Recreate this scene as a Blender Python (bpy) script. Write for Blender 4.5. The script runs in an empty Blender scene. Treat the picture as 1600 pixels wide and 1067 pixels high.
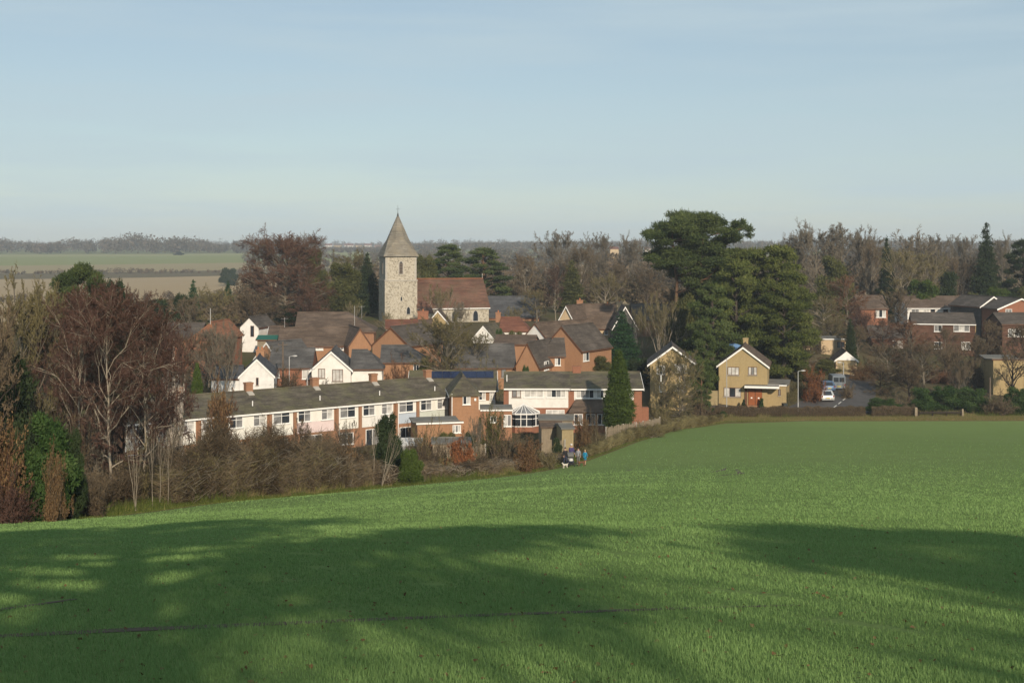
import bpy, math, random
import numpy as np
from mathutils import Vector, Matrix

# ------------------------------------------------------------------ camera, world, sun, exposure
S = bpy.context.scene
COL = S.collection
F, HZ = 2000.0, 385.0            # focal length and horizon row for a 1600 px wide frame
cam = bpy.data.cameras.new('camera')
cam.sensor_width = 36.0
cam.lens = F / 1600 * 36.0
cam.shift_y = -(533.5 - HZ) / 1600.0
cam.clip_start, cam.clip_end = 0.1, 20000
cam_o = bpy.data.objects.new('camera', cam)
COL.objects.link(cam_o)
cam_o.location = (0, 0, 0)
cam_o.rotation_euler = (math.radians(90), 0, 0)
S.camera = cam_o

SUN_EL, SUN_AZ = 23.0, 16.0      # degrees above the horizon; degrees right of straight behind the camera
w = bpy.data.worlds.new('World')
S.world = w
w.use_nodes = True
nt = w.node_tree
bg = nt.nodes['Background']
sky = nt.nodes.new('ShaderNodeTexSky')
sky.sky_type = 'NISHITA'
sky.sun_disc = False
sky.sun_elevation = math.radians(SUN_EL)
sky.sun_rotation = math.radians(180 - SUN_AZ)
sky.air_density, sky.dust_density, sky.ozone_density = 1.0, 0.35, 1.6
sky.altitude = 50
# thin high cirrus veil: streaky noise on the sky direction, mixed over the sky colour
tc = nt.nodes.new('ShaderNodeTexCoord')
mp = nt.nodes.new('ShaderNodeMapping')
mp.inputs['Scale'].default_value = (1.3, 1.3, 13.0)
mp.inputs['Rotation'].default_value = (0.0, math.radians(3.0), math.radians(20))
nz = nt.nodes.new('ShaderNodeTexNoise')
nz.inputs['Scale'].default_value = 2.6
nz.inputs['Detail'].default_value = 6
nz.inputs['Roughness'].default_value = 0.55
rp = nt.nodes.new('ShaderNodeValToRGB')
rp.color_ramp.elements[0].position = 0.42
rp.color_ramp.elements[0].color = (0, 0, 0, 1)
rp.color_ramp.elements[1].position = 0.68
rp.color_ramp.elements[1].color = (1, 1, 1, 1)
ma = nt.nodes.new('ShaderNodeMath'); ma.operation = 'MULTIPLY_ADD'
ma.inputs[1].default_value = 0.32
ma.inputs[2].default_value = 0.46
mx = nt.nodes.new('ShaderNodeMixRGB')
mx.inputs['Color2'].default_value = (5.8, 7.2, 7.9, 1)
nt.links.new(tc.outputs['Generated'], mp.inputs['Vector'])
nt.links.new(mp.outputs['Vector'], nz.inputs['Vector'])
nt.links.new(nz.outputs['Fac'], rp.inputs['Fac'])
nt.links.new(rp.outputs['Color'], ma.inputs[0])
sxz = nt.nodes.new('ShaderNodeSeparateXYZ')
mr = nt.nodes.new('ShaderNodeMapRange')          # more of the veil low down, where one looks through more air
mr.inputs['From Min'].default_value, mr.inputs['From Max'].default_value = 0.0, 0.22
mr.inputs['To Min'].default_value, mr.inputs['To Max'].default_value = 0.10, 0.0
ad = nt.nodes.new('ShaderNodeMath'); ad.operation = 'ADD'; ad.use_clamp = True
nt.links.new(tc.outputs['Generated'], sxz.inputs[0])
nt.links.new(sxz.outputs['Z'], mr.inputs['Value'])
nt.links.new(mr.outputs['Result'], ad.inputs[0])
nt.links.new(ma.outputs[0], ad.inputs[1])
nt.links.new(ad.outputs[0], mx.inputs['Fac'])
nt.links.new(sky.outputs['Color'], mx.inputs['Color1'])
nt.links.new(mx.outputs['Color'], bg.inputs['Color'])
bg.inputs['Strength'].default_value = 0.088

sl = bpy.data.lights.new('sun', 'SUN')
sl.energy = 5.0
sl.angle = math.radians(0.5)
sl.color = (1.0, 0.86, 0.68)
sun = bpy.data.objects.new('sun', sl)
COL.objects.link(sun)
_e, _a = math.radians(SUN_EL), math.radians(SUN_AZ)
TO_SUN = Vector((math.sin(_a) * math.cos(_e), -math.cos(_a) * math.cos(_e), math.sin(_e)))
sun.rotation_euler = TO_SUN.to_track_quat('Z', 'Y').to_euler()
sun.location = TO_SUN * 100

S.view_settings.view_transform = 'Standard'
S.view_settings.look = 'None'
S.view_settings.exposure = 0.0
S.view_settings.gamma = 1.0
S.view_settings.use_curve_mapping = False
S.cycles.use_denoising = True
S.cycles.max_bounces = 5
S.cycles.diffuse_bounces = 2
S.cycles.glossy_bounces = 2
S.cycles.transmission_bounces = 2
S.cycles.volume_bounces = 0
S.cycles.transparent_max_bounces = 6

# ------------------------------------------------------------------ helpers
def link(o, parent=None):
    COL.objects.link(o)
    if parent is not None:
        o.parent = parent
    return o

def tag(o, label=None, cat=None, group=None, kind=None):
    if label: o['label'] = label
    if cat: o['category'] = cat
    if group: o['group'] = group
    if kind: o['kind'] = kind
    return o

def empty(name, loc, rz=0.0):
    o = bpy.data.objects.new(name, None)
    o.empty_display_size = 0.3
    o.location = loc
    o.rotation_euler = (0, 0, rz)
    return link(o)

class MB:
    """collects faces, links them as one mesh object"""
    def __init__(s):
        s.v, s.f = [], []
    def add(s, v, f):
        n = len(s.v)
        s.v += [tuple(p) for p in v]
        s.f += [tuple(i + n for i in q) for q in f]
        return s
    def box(s, x0, y0, z0, x1, y1, z1):
        return s.add([(x0, y0, z0), (x1, y0, z0), (x1, y1, z0), (x0, y1, z0), (x0, y0, z1), (x1, y0, z1), (x1, y1, z1), (x0, y1, z1)],
                     [(0, 3, 2, 1), (4, 5, 6, 7), (0, 1, 5, 4), (1, 2, 6, 5), (2, 3, 7, 6), (3, 0, 4, 7)])
    def prism(s, poly, a, b):
        """poly: list of (x,z); extruded along y from a to b"""
        n = len(poly)
        v = [(x, a, z) for x, z in poly] + [(x, b, z) for x, z in poly]
        f = [tuple(range(n)), tuple(reversed(range(n, 2 * n)))]
        f += [(i, i + n, (i + 1) % n + n, (i + 1) % n) for i in range(n)]
        return s.add(v, f)
    def bar(s, p, q, r, r2=None, n=4, rot=0.0):
        p, q = Vector(p), Vector(q)
        r2 = r if r2 is None else r2
        d = (q - p).normalized()
        a = d.orthogonal().normalized()
        b = d.cross(a)
        v = []
        for c, rr in ((p, r), (q, r2)):
            for i in range(n):
                t = 2 * math.pi * i / n + rot
                v.append(c + (a * math.cos(t) + b * math.sin(t)) * rr)
        f = [tuple(reversed(range(n))), tuple(range(n, 2 * n))]
        f += [(i, (i + 1) % n, (i + 1) % n + n, i + n) for i in range(n)]
        return s.add(v, f)
    def loft(s, rings):
        n = len(rings[0])
        m = len(s.v)
        v = [p for r in rings for p in r]
        f = [tuple(reversed(range(n))), tuple(range((len(rings) - 1) * n, len(rings) * n))]
        for k in range(len(rings) - 1):
            for i in range(n):
                j = (i + 1) % n
                f.append((k * n + i, k * n + j, (k + 1) * n + j, (k + 1) * n + i))
        return s.add(v, f)
    def build(s, name, m, parent=None, loc=(0, 0, 0), rz=0.0, smooth=False):
        me = bpy.data.meshes.new(name)
        me.from_pydata(s.v, [], s.f)
        me.materials.append(m)
        if smooth:
            me.polygons.foreach_set('use_smooth', [True] * len(me.polygons))
        me.update()
        o = bpy.data.objects.new(name, me)
        o.location = loc
        o.rotation_euler = (0, 0, rz)
        return link(o, parent)

def np_mesh(name, chunks, m=None, tones=None, smooth=False):
    """chunks: list of (V[n,3], F[m,k]); tones: list of per-face float arrays -> mesh datablock"""
    Vs, starts, totals, idx, off, ls = [], [], [], [], 0, 0
    for V, Fc in chunks:
        Vs.append(V)
        k = Fc.shape[1]
        idx.append((Fc + off).ravel())
        starts.append(ls + np.arange(Fc.shape[0]) * k)
        totals.append(np.full(Fc.shape[0], k))
        ls += Fc.size
        off += len(V)
    V = np.concatenate(Vs).astype(np.float32)
    I = np.concatenate(idx).astype(np.int32)
    st = np.concatenate(starts).astype(np.int32)
    me = bpy.data.meshes.new(name)
    me.vertices.add(len(V))
    me.vertices.foreach_set('co', V.ravel())
    me.loops.add(len(I))
    me.loops.foreach_set('vertex_index', I)
    me.polygons.add(len(st))
    me.polygons.foreach_set('loop_start', st)
    try:
        me.polygons.foreach_set('loop_total', np.concatenate(totals).astype(np.int32))
    except Exception:
        pass
    if smooth:
        me.polygons.foreach_set('use_smooth', np.ones(len(st), dtype=bool))
    if tones is not None:
        at_ = me.attributes.new('tone', 'FLOAT', 'FACE')
        at_.data.foreach_set('value', np.concatenate(tones).astype(np.float32))
    me.update(calc_edges=True)
    if m is not None:
        me.materials.append(m)
    return me

def np_obj(name, chunks, m, parent=None, tones=None, smooth=False):
    return link(bpy.data.objects.new(name, np_mesh(name, chunks, m, tones, smooth)), parent)

# ------------------------------------------------------------------ ground height
_cp = [  # (column in the 1600 px frame, depth m, height m relative to the eye)
 (-600,5,-2.5),(800,5,-2.4),(2200,5,-2.4),(-1500,10,-3.6),(0,10,-3.45),(800,10,-3.2),(1600,10,-3.2),(3000,10,-3.2),
 (-900,25,-6.4),(0,25,-6.2),(800,25,-5.55),(1600,25,-5.5),(2600,25,-5.4),(-900,47,-10.8),(0,47,-10.4),(400,47,-9.9),(800,47,-9.26),(1300,47,-9.09),(1600,47,-9.17),(800,58,-11.05),(1300,58,-10.8),(1600,58,-10.9),(500,58,-11.75),(500,70,-13.85),(800,90,-16.3),(1300,90,-15.57),(1600,90,-15.6),
 (2600,47,-9.1),(0,58,-12.55),(-600,58,-13),(180,66,-13.9),(350,75,-15.0),(800,75,-13.8),(1300,75,-13.4),(1600,75,-13.43),(600,90,-17.0),(750,98,-17.8),
 (900,108,-18.65),(1300,110,-18.0),(1600,110,-17.9),(2400,110,-17.6),(930,114,-18.95),(1000,130,-19.8),(1060,145,-20.8),(1130,158,-21.85),
 (1260,162,-22.1),(1600,165,-22.5),(2400,170,-22.5),(-100,80,-16.5),(100,80,-16.6),(100,100,-19),(400,100,-19.0),(-400,100,-19),(100,130,-20.6),
 (400,130,-21.1),(700,135,-21.1),(900,145,-20.9),(1050,160,-21.6),(1160,174,-21.35),(1300,176,-21.3),(1500,178,-21.3),(2200,180,-21.5),(1330,196,-20.4),
 (1280,206,-17.2),(1320,194,-19.2),(500,160,-17.8),(380,150,-17.2),(100,165,-18.5),(-400,165,-18.5),(880,176,-18.2),(700,170,-18.2),(500,196,-15.6),(1060,190,-19),
 (930,215,-17.0),(1450,215,-17.6),(1600,215,-17.6),(700,235,-13.9),(1450,236,-15.2),(2000,236,-15),(400,270,-15),(700,270,-13.6),(1300,270,-14.5),
 (100,330,-21.5),(800,330,-16),(1500,330,-14),(-600,330,-21),(2300,330,-13),(200,500,-21),(-600,500,-20.5),(800,500,-17.5),(1500,500,-12),(2300,500,-11),(200,800,-20),
 (-600,800,-18),(800,800,-15),(1500,800,-8),(2300,800,-8),(100,1500,-9.0),(-600,1500,-8),(800,1500,-7),(1500,1500,-5),(2300,1500,-5),
 (-600,3000,-3),(800,3000,-3),(2300,3000,-3),(-600,4000,-3),(800,4000,-3),(2300,4000,-3)]
_c = np.array(_cp, float)
def _uv(x, y):
    yy = np.maximum(np.asarray(y, float), 4.0)
    return np.log(yy + 15.0) * 1.6, np.asarray(x, float) / (yy + 15.0)
_cu, _cv = _uv((_c[:, 0] - 800) / F * _c[:, 1], _c[:, 1])
def _phi(r2):
    return r2 * np.log(np.maximum(r2, 1e-12)) * 0.5
_n = len(_c)
_A = np.zeros((_n + 3, _n + 3))
_A[:_n, :_n] = _phi((_cu[:, None] - _cu) ** 2 + (_cv[:, None] - _cv) ** 2) + np.eye(_n) * 2e-4
_A[:_n, _n], _A[:_n, _n + 1], _A[:_n, _n + 2] = 1, _cu, _cv
_A[_n:, :_n] = _A[:_n, _n:].T
_W = np.linalg.solve(_A, np.concatenate([_c[:, 2], [0, 0, 0]]))
def G(x, y):
    x = np.atleast_1d(np.asarray(x, float)); y = np.atleast_1d(np.asarray(y, float))
    xc = np.clip(x, -1.05 * (np.maximum(y, 4) + 15), 1.05 * (np.maximum(y, 4) + 15))
    u, v = _uv(xc, y)
    z = _phi((u[:, None] - _cu) ** 2 + (v[:, None] - _cv) ** 2) @ _W[:_n] + _W[_n] + _W[_n + 1] * u + _W[_n + 2] * v
    z = np.where(y < 4, z + 0.13 * (4 - y), z)
    return z
def g(x, y):
    return float(G([x], [y])[0])
def at(px, d):
    """ground point seen in column px at depth d"""
    x = (px - 800) / F * d
    return Vector((x, d, g(x, d)))
def zat(py, d):
    return (HZ - py) / F * d

# ------------------------------------------------------------------ materials
MATS = {}
def nodes(name):
    m = bpy.data.materials.new(name)
    m.use_nodes = True
    t = m.node_tree
    b = t.nodes['Principled BSDF']
    return m, t, b
def ramp(t, fac, cols):
    r = t.nodes.new('ShaderNodeValToRGB')
    e = r.color_ramp.elements
    while len(e) < len(cols):
        e.new(0.5)
    for i, (p, c) in enumerate(cols):
        e[i].position = p
        e[i].color = (*c, 1)
    t.links.new(fac, r.inputs['Fac'])
    return r.outputs['Color']
def noise(t, vec, scale, detail=4, rough=0.6):
    n = t.nodes.new('ShaderNodeTexNoise')
    n.inputs['Scale'].default_value = scale
    n.inputs['Detail'].default_value = detail
    n.inputs['Roughness'].default_value = rough
    if vec is not None:
        t.links.new(vec, n.inputs['Vector'])
    return n.outputs['Fac']
def mixc(t, fac, a, b, mode='MIX'):
    n = t.nodes.new('ShaderNodeMixRGB')
    n.blend_type = mode
    for s, v in ((n.inputs[0], fac), (n.inputs[1], a), (n.inputs[2], b)):
        if isinstance(v, (int, float)): s.default_value = v
        elif isinstance(v, tuple): s.default_value = (*v, 1)
        else: t.links.new(v, s)
    return n.outputs[0]
def math_(t, op, a, b=None):
    n = t.nodes.new('ShaderNodeMath')
    n.operation = op
    for s, v in ((n.inputs[0], a), (n.inputs[1], b)):
        if v is None: continue
        if isinstance(v, (int, float)): s.default_value = v
        else: t.links.new(v, s)
    return n.outputs[0]
def coord(t, which='Object', scale=None):
    c = t.nodes.new('ShaderNodeTexCoord')
    o = c.outputs[which]
    if scale:
        m = t.nodes.new('ShaderNodeMapping')
        m.inputs['Scale'].default_value = scale
        t.links.new(o, m.inputs['Vector'])
        o = m.outputs['Vector']
    return o
def position(t):
    return t.nodes.new('ShaderNodeNewGeometry').outputs['Position']
def bump(t, b, h, dist=0.02, strength=0.6):
    n = t.nodes.new('ShaderNodeBump')
    n.inputs['Distance'].default_value = dist
    n.inputs['Strength'].default_value = strength
    t.links.new(h, n.inputs['Height'])
    t.links.new(n.outputs['Normal'], b.inputs['Normal'])

def m_plain(name, c, c2=None, scale=3.0, rough=0.8, metal=0.0, bmp=0.0):
    m, t, b = nodes(name)
    c2 = c2 or tuple(v * 0.8 for v in c)
    f = noise(t, coord(t), scale, 5, 0.65)
    t.links.new(ramp(t, f, [(0.3, c2), (0.7, c)]), b.inputs['Base Color'])
    b.inputs['Roughness'].default_value = rough
    b.inputs['Metallic'].default_value = metal
    b.inputs['Specular IOR Level'].default_value = 0.3
    if bmp: bump(t, b, f, bmp)
    MATS[name] = m
    return m
def m_brick(name, c1, c2, mortar):
    m, t, b = nodes(name)
    co = coord(t)
    f1 = noise(t, co, 0.5, 4, 0.7)
    f2 = noise(t, co, 5.0, 3, 0.7)
    col = ramp(t, f2, [(0.3, c1), (0.7, c2)])
    col = mixc(t, math_(t, 'MULTIPLY', f1, 0.45), col, tuple(v * 0.55 for v in c1))
    f3 = noise(t, coord(t, 'Object', (1.6, 1.6, 0.35)), 1.0, 5, 0.75)
    col = mixc(t, ramp(t, f3, [(0.45, (0, 0, 0)), (0.75, (0.5, 0.5, 0.5))]), col, tuple(v * 0.6 for v in c1))
    wv = t.nodes.new('ShaderNodeTexWave')
    wv.wave_type, wv.bands_direction = 'BANDS', 'Z'
    wv.inputs['Scale'].default_value = 1 / 0.075 * 0.5 / 1.0 * 0.32
    wv.inputs['Distortion'].default_value = 0.6
    t.links.new(co, wv.inputs['Vector'])
    col = mixc(t, math_(t, 'MULTIPLY', wv.outputs['Fac'], 0.16), col, mortar)
    t.links.new(col, b.inputs['Base Color'])
    b.inputs['Roughness'].default_value = 0.9
    b.inputs['Specular IOR Level'].default_value = 0.15
    bump(t, b, f2, 0.01)
    MATS[name] = m
    return m
def m_roof(name, c1, c2, moss=None, course=0.27, moss_amt=0.5):
    m, t, b = nodes(name)
    co = coord(t)
    f1 = noise(t, co, 0.45, 5, 0.7)
    f2 = noise(t, coord(t, 'Object', (3.0, 3.0, 9.0)), 1.6, 3, 0.7)
    col = ramp(t, f2, [(0.25, tuple(v * 0.75 for v in c1)), (0.5, c1), (0.75, tuple(v * 1.15 for v in c2))])
    pt = noise(t, coord(t, 'Object', (0.35, 0.35, 3.5)), 1.2, 6, 0.75)
    lg = noise(t, co, 0.32, 5, 0.7)
    col = mixc(t, ramp(t, lg, [(0.42, (0, 0, 0)), (0.62, (0.6, 0.6, 0.6))]), col, tuple(v * 1.35 + 0.01 for v in c2))
    col = mixc(t, ramp(t, pt, [(0.42, (0, 0, 0)), (0.62, (0.75, 0.75, 0.75))]), col, tuple(v * 0.40 + 0.004 for v in c1))
    if moss:
        mk = ramp(t, f1, [(0.42, (0, 0, 0)), (0.62, (1, 1, 1))])
        col = mixc(t, math_(t, 'MULTIPLY', mk, moss_amt), col, moss)
    else:
        col = mixc(t, math_(t, 'MULTIPLY', f1, 0.35), col, tuple(v * 0.6 for v in c1))
    wv = t.nodes.new('ShaderNodeTexWave')
    wv.wave_type, wv.bands_direction, wv.wave_profile = 'BANDS', 'Z', 'SAW'
    wv.inputs['Scale'].default_value = 0.314 / course / 0.45
    wv.inputs['Distortion'].default_value = 0.5
    wv.inputs['Detail'].default_value = 1
    t.links.new(co, wv.inputs['Vector'])
    col = mixc(t, math_(t, 'MULTIPLY', wv.outputs['Fac'], 0.40), col, tuple(v * 0.45 for v in c1))
    t.links.new(col, b.inputs['Base Color'])
    b.inputs['Roughness'].default_value = 0.85
    b.inputs['Specular IOR Level'].default_value = 0.2
    h = mixc(t, 0.5, wv.outputs['Color'], f2)
    bump(t, b, h, 0.03, 0.8)
    MATS[name] = m
    return m
def m_flint(name):
    m, t, b = nodes(name)
    co = coord(t)
    vo = t.nodes.new('ShaderNodeTexVoronoi')
    vo.inputs['Scale'].default_value = 5.0
    t.links.new(co, vo.inputs['Vector'])
    sv = t.nodes.new('ShaderNodeSeparateColor')
    t.links.new(vo.outputs['Color'], sv.inputs['Color'])
    col = ramp(t, sv.outputs[0], [(0.0, (0.19, 0.175, 0.145)), (0.2, (0.29, 0.26, 0.21)), (0.45, (0.41, 0.375, 0.305)), (0.9, (0.50, 0.465, 0.39))])
    e = t.nodes.new('ShaderNodeTexVoronoi')
    e.feature = 'DISTANCE_TO_EDGE'
    e.inputs['Scale'].default_value = 5.0
    t.links.new(co, e.inputs['Vector'])
    ed = ramp(t, e.outputs['Distance'], [(0.0, (1, 1, 1)), (0.12, (0, 0, 0))])
    col = mixc(t, math_(t, 'MULTIPLY', ed, 0.7), col, (0.45, 0.40, 0.31))
    st = noise(t, co, 0.35, 4, 0.7)
    col = mixc(t, math_(t, 'MULTIPLY', st, 0.35), col, (0.20, 0.17, 0.12))
    t.links.new(col, b.inputs['Base Color'])
    b.inputs['Roughness'].default_value = 0.95
    b.inputs['Specular IOR Level'].default_value = 0.1
    bump(t, b, e.outputs['Distance'], 0.06, 0.7)
    MATS[name] = m
    return m
def m_leaf(name, cols, trans=0.25, var=0.35):
    """cols: dark .. light; picked by the per-face tone, shifted a little per object"""
    m, t, b = nodes(name)
    a = t.nodes.new('ShaderNodeAttribute')
    a.attribute_name = 'tone'
    col = ramp(t, a.outputs['Fac'], [(i / (len(cols) - 1), c) for i, c in enumerate(cols)])
    oi = t.nodes.new('ShaderNodeObjectInfo')
    hs = t.nodes.new('ShaderNodeHueSaturation')
    v = math_(t, 'ADD', math_(t, 'MULTIPLY', oi.outputs['Random'], var), 1 - var / 2)
    t.links.new(v, hs.inputs['Value'])
    t.links.new(col, hs.inputs['Color'])
    d = t.nodes.new('ShaderNodeBsdfDiffuse')
    t.links.new(hs.outputs['Color'], d.inputs['Color'])
    out = t.nodes['Material Output']
    t.nodes.remove(b)
    if trans:
        tr = t.nodes.new('ShaderNodeBsdfTranslucent')
        t.links.new(hs.outputs['Color'], tr.inputs['Color'])
        mxs = t.nodes.new('ShaderNodeMixShader')
        mxs.inputs[0].default_value = trans
        t.links.new(d.outputs[0], mxs.inputs[1])
        t.links.new(tr.outputs[0], mxs.inputs[2])
        t.links.new(mxs.outputs[0], out.inputs['Surface'])
    else:
        t.links.new(d.outputs[0], out.inputs['Surface'])
    MATS[name] = m
    return m
def m_glass(name, c, rough=0.08):
    m, t, b = nodes(name)
    f = noise(t, coord(t), 1.3, 2)
    t.links.new(ramp(t, f, [(0.35, c), (0.7, tuple(min(1, v * 1.7) for v in c))]), b.inputs['Base Color'])
    b.inputs['Roughness'].default_value = rough
    b.inputs['Specular IOR Level'].default_value = 0.6
    MATS[name] = m
    return m

m_brick('brick_orange', (0.30, 0.152, 0.080), (0.38, 0.205, 0.112), (0.42, 0.33, 0.24))
m_brick('brick_red', (0.24, 0.095, 0.055), (0.31, 0.135, 0.08), (0.35, 0.27, 0.2))
m_brick('brick_brown', (0.27, 0.135, 0.075), (0.36, 0.185, 0.105), (0.38, 0.3, 0.22))
m_brick('brick_buff', (0.33, 0.245, 0.118), (0.42, 0.32, 0.165), (0.42, 0.36, 0.25))
m_brick('brick_cream', (0.48, 0.36, 0.22), (0.56, 0.43, 0.28), (0.5, 0.42, 0.3))
m_plain('white_render', (0.76, 0.74, 0.70), (0.62, 0.59, 0.54), 0.9)
m_plain('white_paint', (0.80, 0.79, 0.76), (0.70, 0.69, 0.66), 2.0, 0.5)
m_plain('white_clad', (0.72, 0.70, 0.66), (0.58, 0.56, 0.52), 1.1, 0.6)
m_plain('painted_brick', (0.72, 0.71, 0.68), (0.55, 0.54, 0.52), 1.5)
m_plain('brown_frame', (0.12, 0.055, 0.03), None, 2.0, 0.5)
m_plain('door_wood', (0.30, 0.10, 0.035), (0.22, 0.07, 0.025), 2.0, 0.45)
m_plain('panel_pink', (0.66, 0.55, 0.53), (0.58, 0.46, 0.45), 1.2)
m_plain('panel_blue', (0.42, 0.47, 0.53), (0.38, 0.43, 0.49), 1.2)
m_plain('panel_sage', (0.52, 0.55, 0.49), (0.46, 0.49, 0.43), 1.2)
m_plain('panel_white', (0.74, 0.72, 0.66), (0.62, 0.6, 0.54), 1.2)
m_plain('felt_grey', (0.16, 0.155, 0.14), (0.11, 0.105, 0.09), 1.2)
m_plain('lead_grey', (0.28, 0.28, 0.28), (0.2, 0.2, 0.2), 1.5, 0.6)
m_plain('concrete', (0.42, 0.39, 0.34), (0.32, 0.3, 0.26), 2.0)
m_plain('pot_clay', (0.42, 0.16, 0.07), None, 4.0)
m_plain('metal_pale', (0.48, 0.48, 0.47), (0.40, 0.40, 0.39), 2.0, 0.5, 0.3)
m_plain('metal_dark', (0.05, 0.05, 0.05), None, 2.0, 0.5)
m_plain('pole_wood', (0.15, 0.115, 0.085), (0.1, 0.075, 0.055), 4.0)
m_plain('fence_wood', (0.27, 0.22, 0.155), (0.18, 0.145, 0.10), 2.5)
m_plain('fence_new', (0.33, 0.265, 0.15), (0.24, 0.19, 0.10), 2.5)
m_plain('shed_green', (0.02, 0.11, 0.085), None, 2.0)
m_plain('asphalt', (0.085, 0.08, 0.078), (0.06, 0.056, 0.054), 0.8)
m_plain('road_paint', (0.6, 0.59, 0.55), (0.4, 0.39, 0.36), 3.0)
m_plain('soil', (0.10, 0.072, 0.044), (0.065, 0.046, 0.028), 1.5, 0.95, 0, 0.03)
m_plain('solar_glass', (0.010, 0.016, 0.045), (0.014, 0.022, 0.06), 1.0, 0.12)
m_plain('tarp_blue', (0.10, 0.22, 0.42), (0.08, 0.17, 0.34), 2.0, 0.5)
m_roof('tile_moss', (0.085, 0.072, 0.055), (0.165, 0.140, 0.105), (0.15, 0.145, 0.065), 0.30, 0.5)
m_roof('tile_brown', (0.115, 0.082, 0.060), (0.185, 0.136, 0.102), None, 0.27)
m_roof('tile_dark', (0.088, 0.073, 0.061), (0.15, 0.126, 0.107), None, 0.27)
m_roof('slate', (0.092, 0.087, 0.083), (0.155, 0.147, 0.14), None, 0.25)
m_roof('slate_blue', (0.072, 0.073, 0.078), (0.12, 0.12, 0.126), None, 0.25)
m_roof('tile_red', (0.18, 0.075, 0.048), (0.25, 0.11, 0.07), None, 0.25)
m_roof('tile_nave', (0.125, 0.062, 0.042), (0.175, 0.092, 0.064), (0.12, 0.085, 0.055), 0.25, 0.6)
m_roof('tile_orange', (0.26, 0.115, 0.06), (0.33, 0.15, 0.085), None, 0.25)
m_roof('shingle', (0.20, 0.182, 0.150), (0.29, 0.268, 0.225), (0.27, 0.225, 0.15), 0.30, 0.5)
m_roof('tile_hung', (0.12, 0.062, 0.042), (0.17, 0.092, 0.062), None, 0.25)
m_flint('flint')
m_glass('glass_dark', (0.02, 0.024, 0.03))
m_glass('glass_net', (0.36, 0.35, 0.33), 0.2)
m_glass('glass_mid', (0.14, 0.14, 0.14))
m_leaf('bark_grey', [(0.10, 0.085, 0.065), (0.20, 0.175, 0.135)], 0)
m_leaf('bark_pale', [(0.15, 0.125, 0.095), (0.36, 0.31, 0.24)], 0, 0.1)
m_leaf('bark_dark', [(0.045, 0.036, 0.03), (0.08, 0.066, 0.052)], 0)
m_leaf('bark_pine', [(0.09, 0.055, 0.035), (0.19, 0.115, 0.07)], 0)
m_leaf('twig_grey', [(0.068, 0.058, 0.043), (0.135, 0.116, 0.086), (0.21, 0.182, 0.138)], 0)
m_leaf('twig_olive', [(0.075, 0.062, 0.03), (0.14, 0.12, 0.058), (0.22, 0.19, 0.095)], 0)
m_leaf('twig_brown', [(0.058, 0.043, 0.028), (0.115, 0.087, 0.056), (0.20, 0.155, 0.10)], 0)
m_leaf('twig_birch', [(0.052, 0.030, 0.023), (0.095, 0.055, 0.043), (0.15, 0.09, 0.07)], 0)
m_leaf('twig_beech', [(0.068, 0.037, 0.025), (0.115, 0.064, 0.043), (0.175, 0.10, 0.07)], 0)
m_leaf('twig_russet', [(0.085, 0.044, 0.026), (0.145, 0.078, 0.047), (0.23, 0.13, 0.08)], 0)
m_leaf('leaf_russet', [(0.12, 0.045, 0.020), (0.22, 0.09, 0.04), (0.33, 0.15, 0.07)], 0.2)
m_leaf('leaf_pine', [(0.028, 0.044, 0.017), (0.062, 0.086, 0.029), (0.12, 0.145, 0.05)], 0.15, 0.2)
m_leaf('leaf_cedar', [(0.034, 0.048, 0.014), (0.080, 0.100, 0.028), (0.155, 0.168, 0.052)], 0.15, 0.2)
m_leaf('leaf_fir', [(0.016, 0.038, 0.017), (0.028, 0.066, 0.027), (0.046, 0.095, 0.04)], 0.1, 0.25)
m_leaf('leaf_cypress', [(0.035, 0.055, 0.014), (0.058, 0.088, 0.02), (0.09, 0.125, 0.032)], 0.15, 0.2)
m_leaf('leaf_laurel', [(0.018, 0.036, 0.012), (0.042, 0.078, 0.024), (0.085, 0.125, 0.042)], 0.2, 0.2)
m_leaf('leaf_yew', [(0.016, 0.026, 0.013), (0.03, 0.045, 0.02), (0.048, 0.065, 0.03)], 0.1, 0.3)
m_leaf('leaf_olive', [(0.05, 0.055, 0.02), (0.09, 0.095, 0.034), (0.14, 0.14, 0.055)], 0.2, 0.3)
m_leaf('leaf_brown', [(0.09, 0.055, 0.028), (0.16, 0.10, 0.05), (0.24, 0.16, 0.085)], 0.2, 0.2)
m_leaf('seed_pale', [(0.45, 0.40, 0.34), (0.6, 0.54, 0.47)], 0.2, 0.1)
m_leaf('wood_far', [(0.055, 0.05, 0.035), (0.10, 0.085, 0.06), (0.13, 0.10, 0.075)], 0, 0.1)
m_leaf('wood_mid', [(0.06, 0.052, 0.03), (0.115, 0.085, 0.055), (0.15, 0.115, 0.075)], 0, 0.1)
m_leaf('wheat_blade', [(0.104, 0.180, 0.057), (0.195, 0.304, 0.103), (0.265, 0.388, 0.142)], 0.3, 0.0)
m_leaf('verge_blade', [(0.10, 0.135, 0.03), (0.19, 0.20, 0.06), (0.34, 0.26, 0.13)], 0.3, 0.0)
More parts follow.
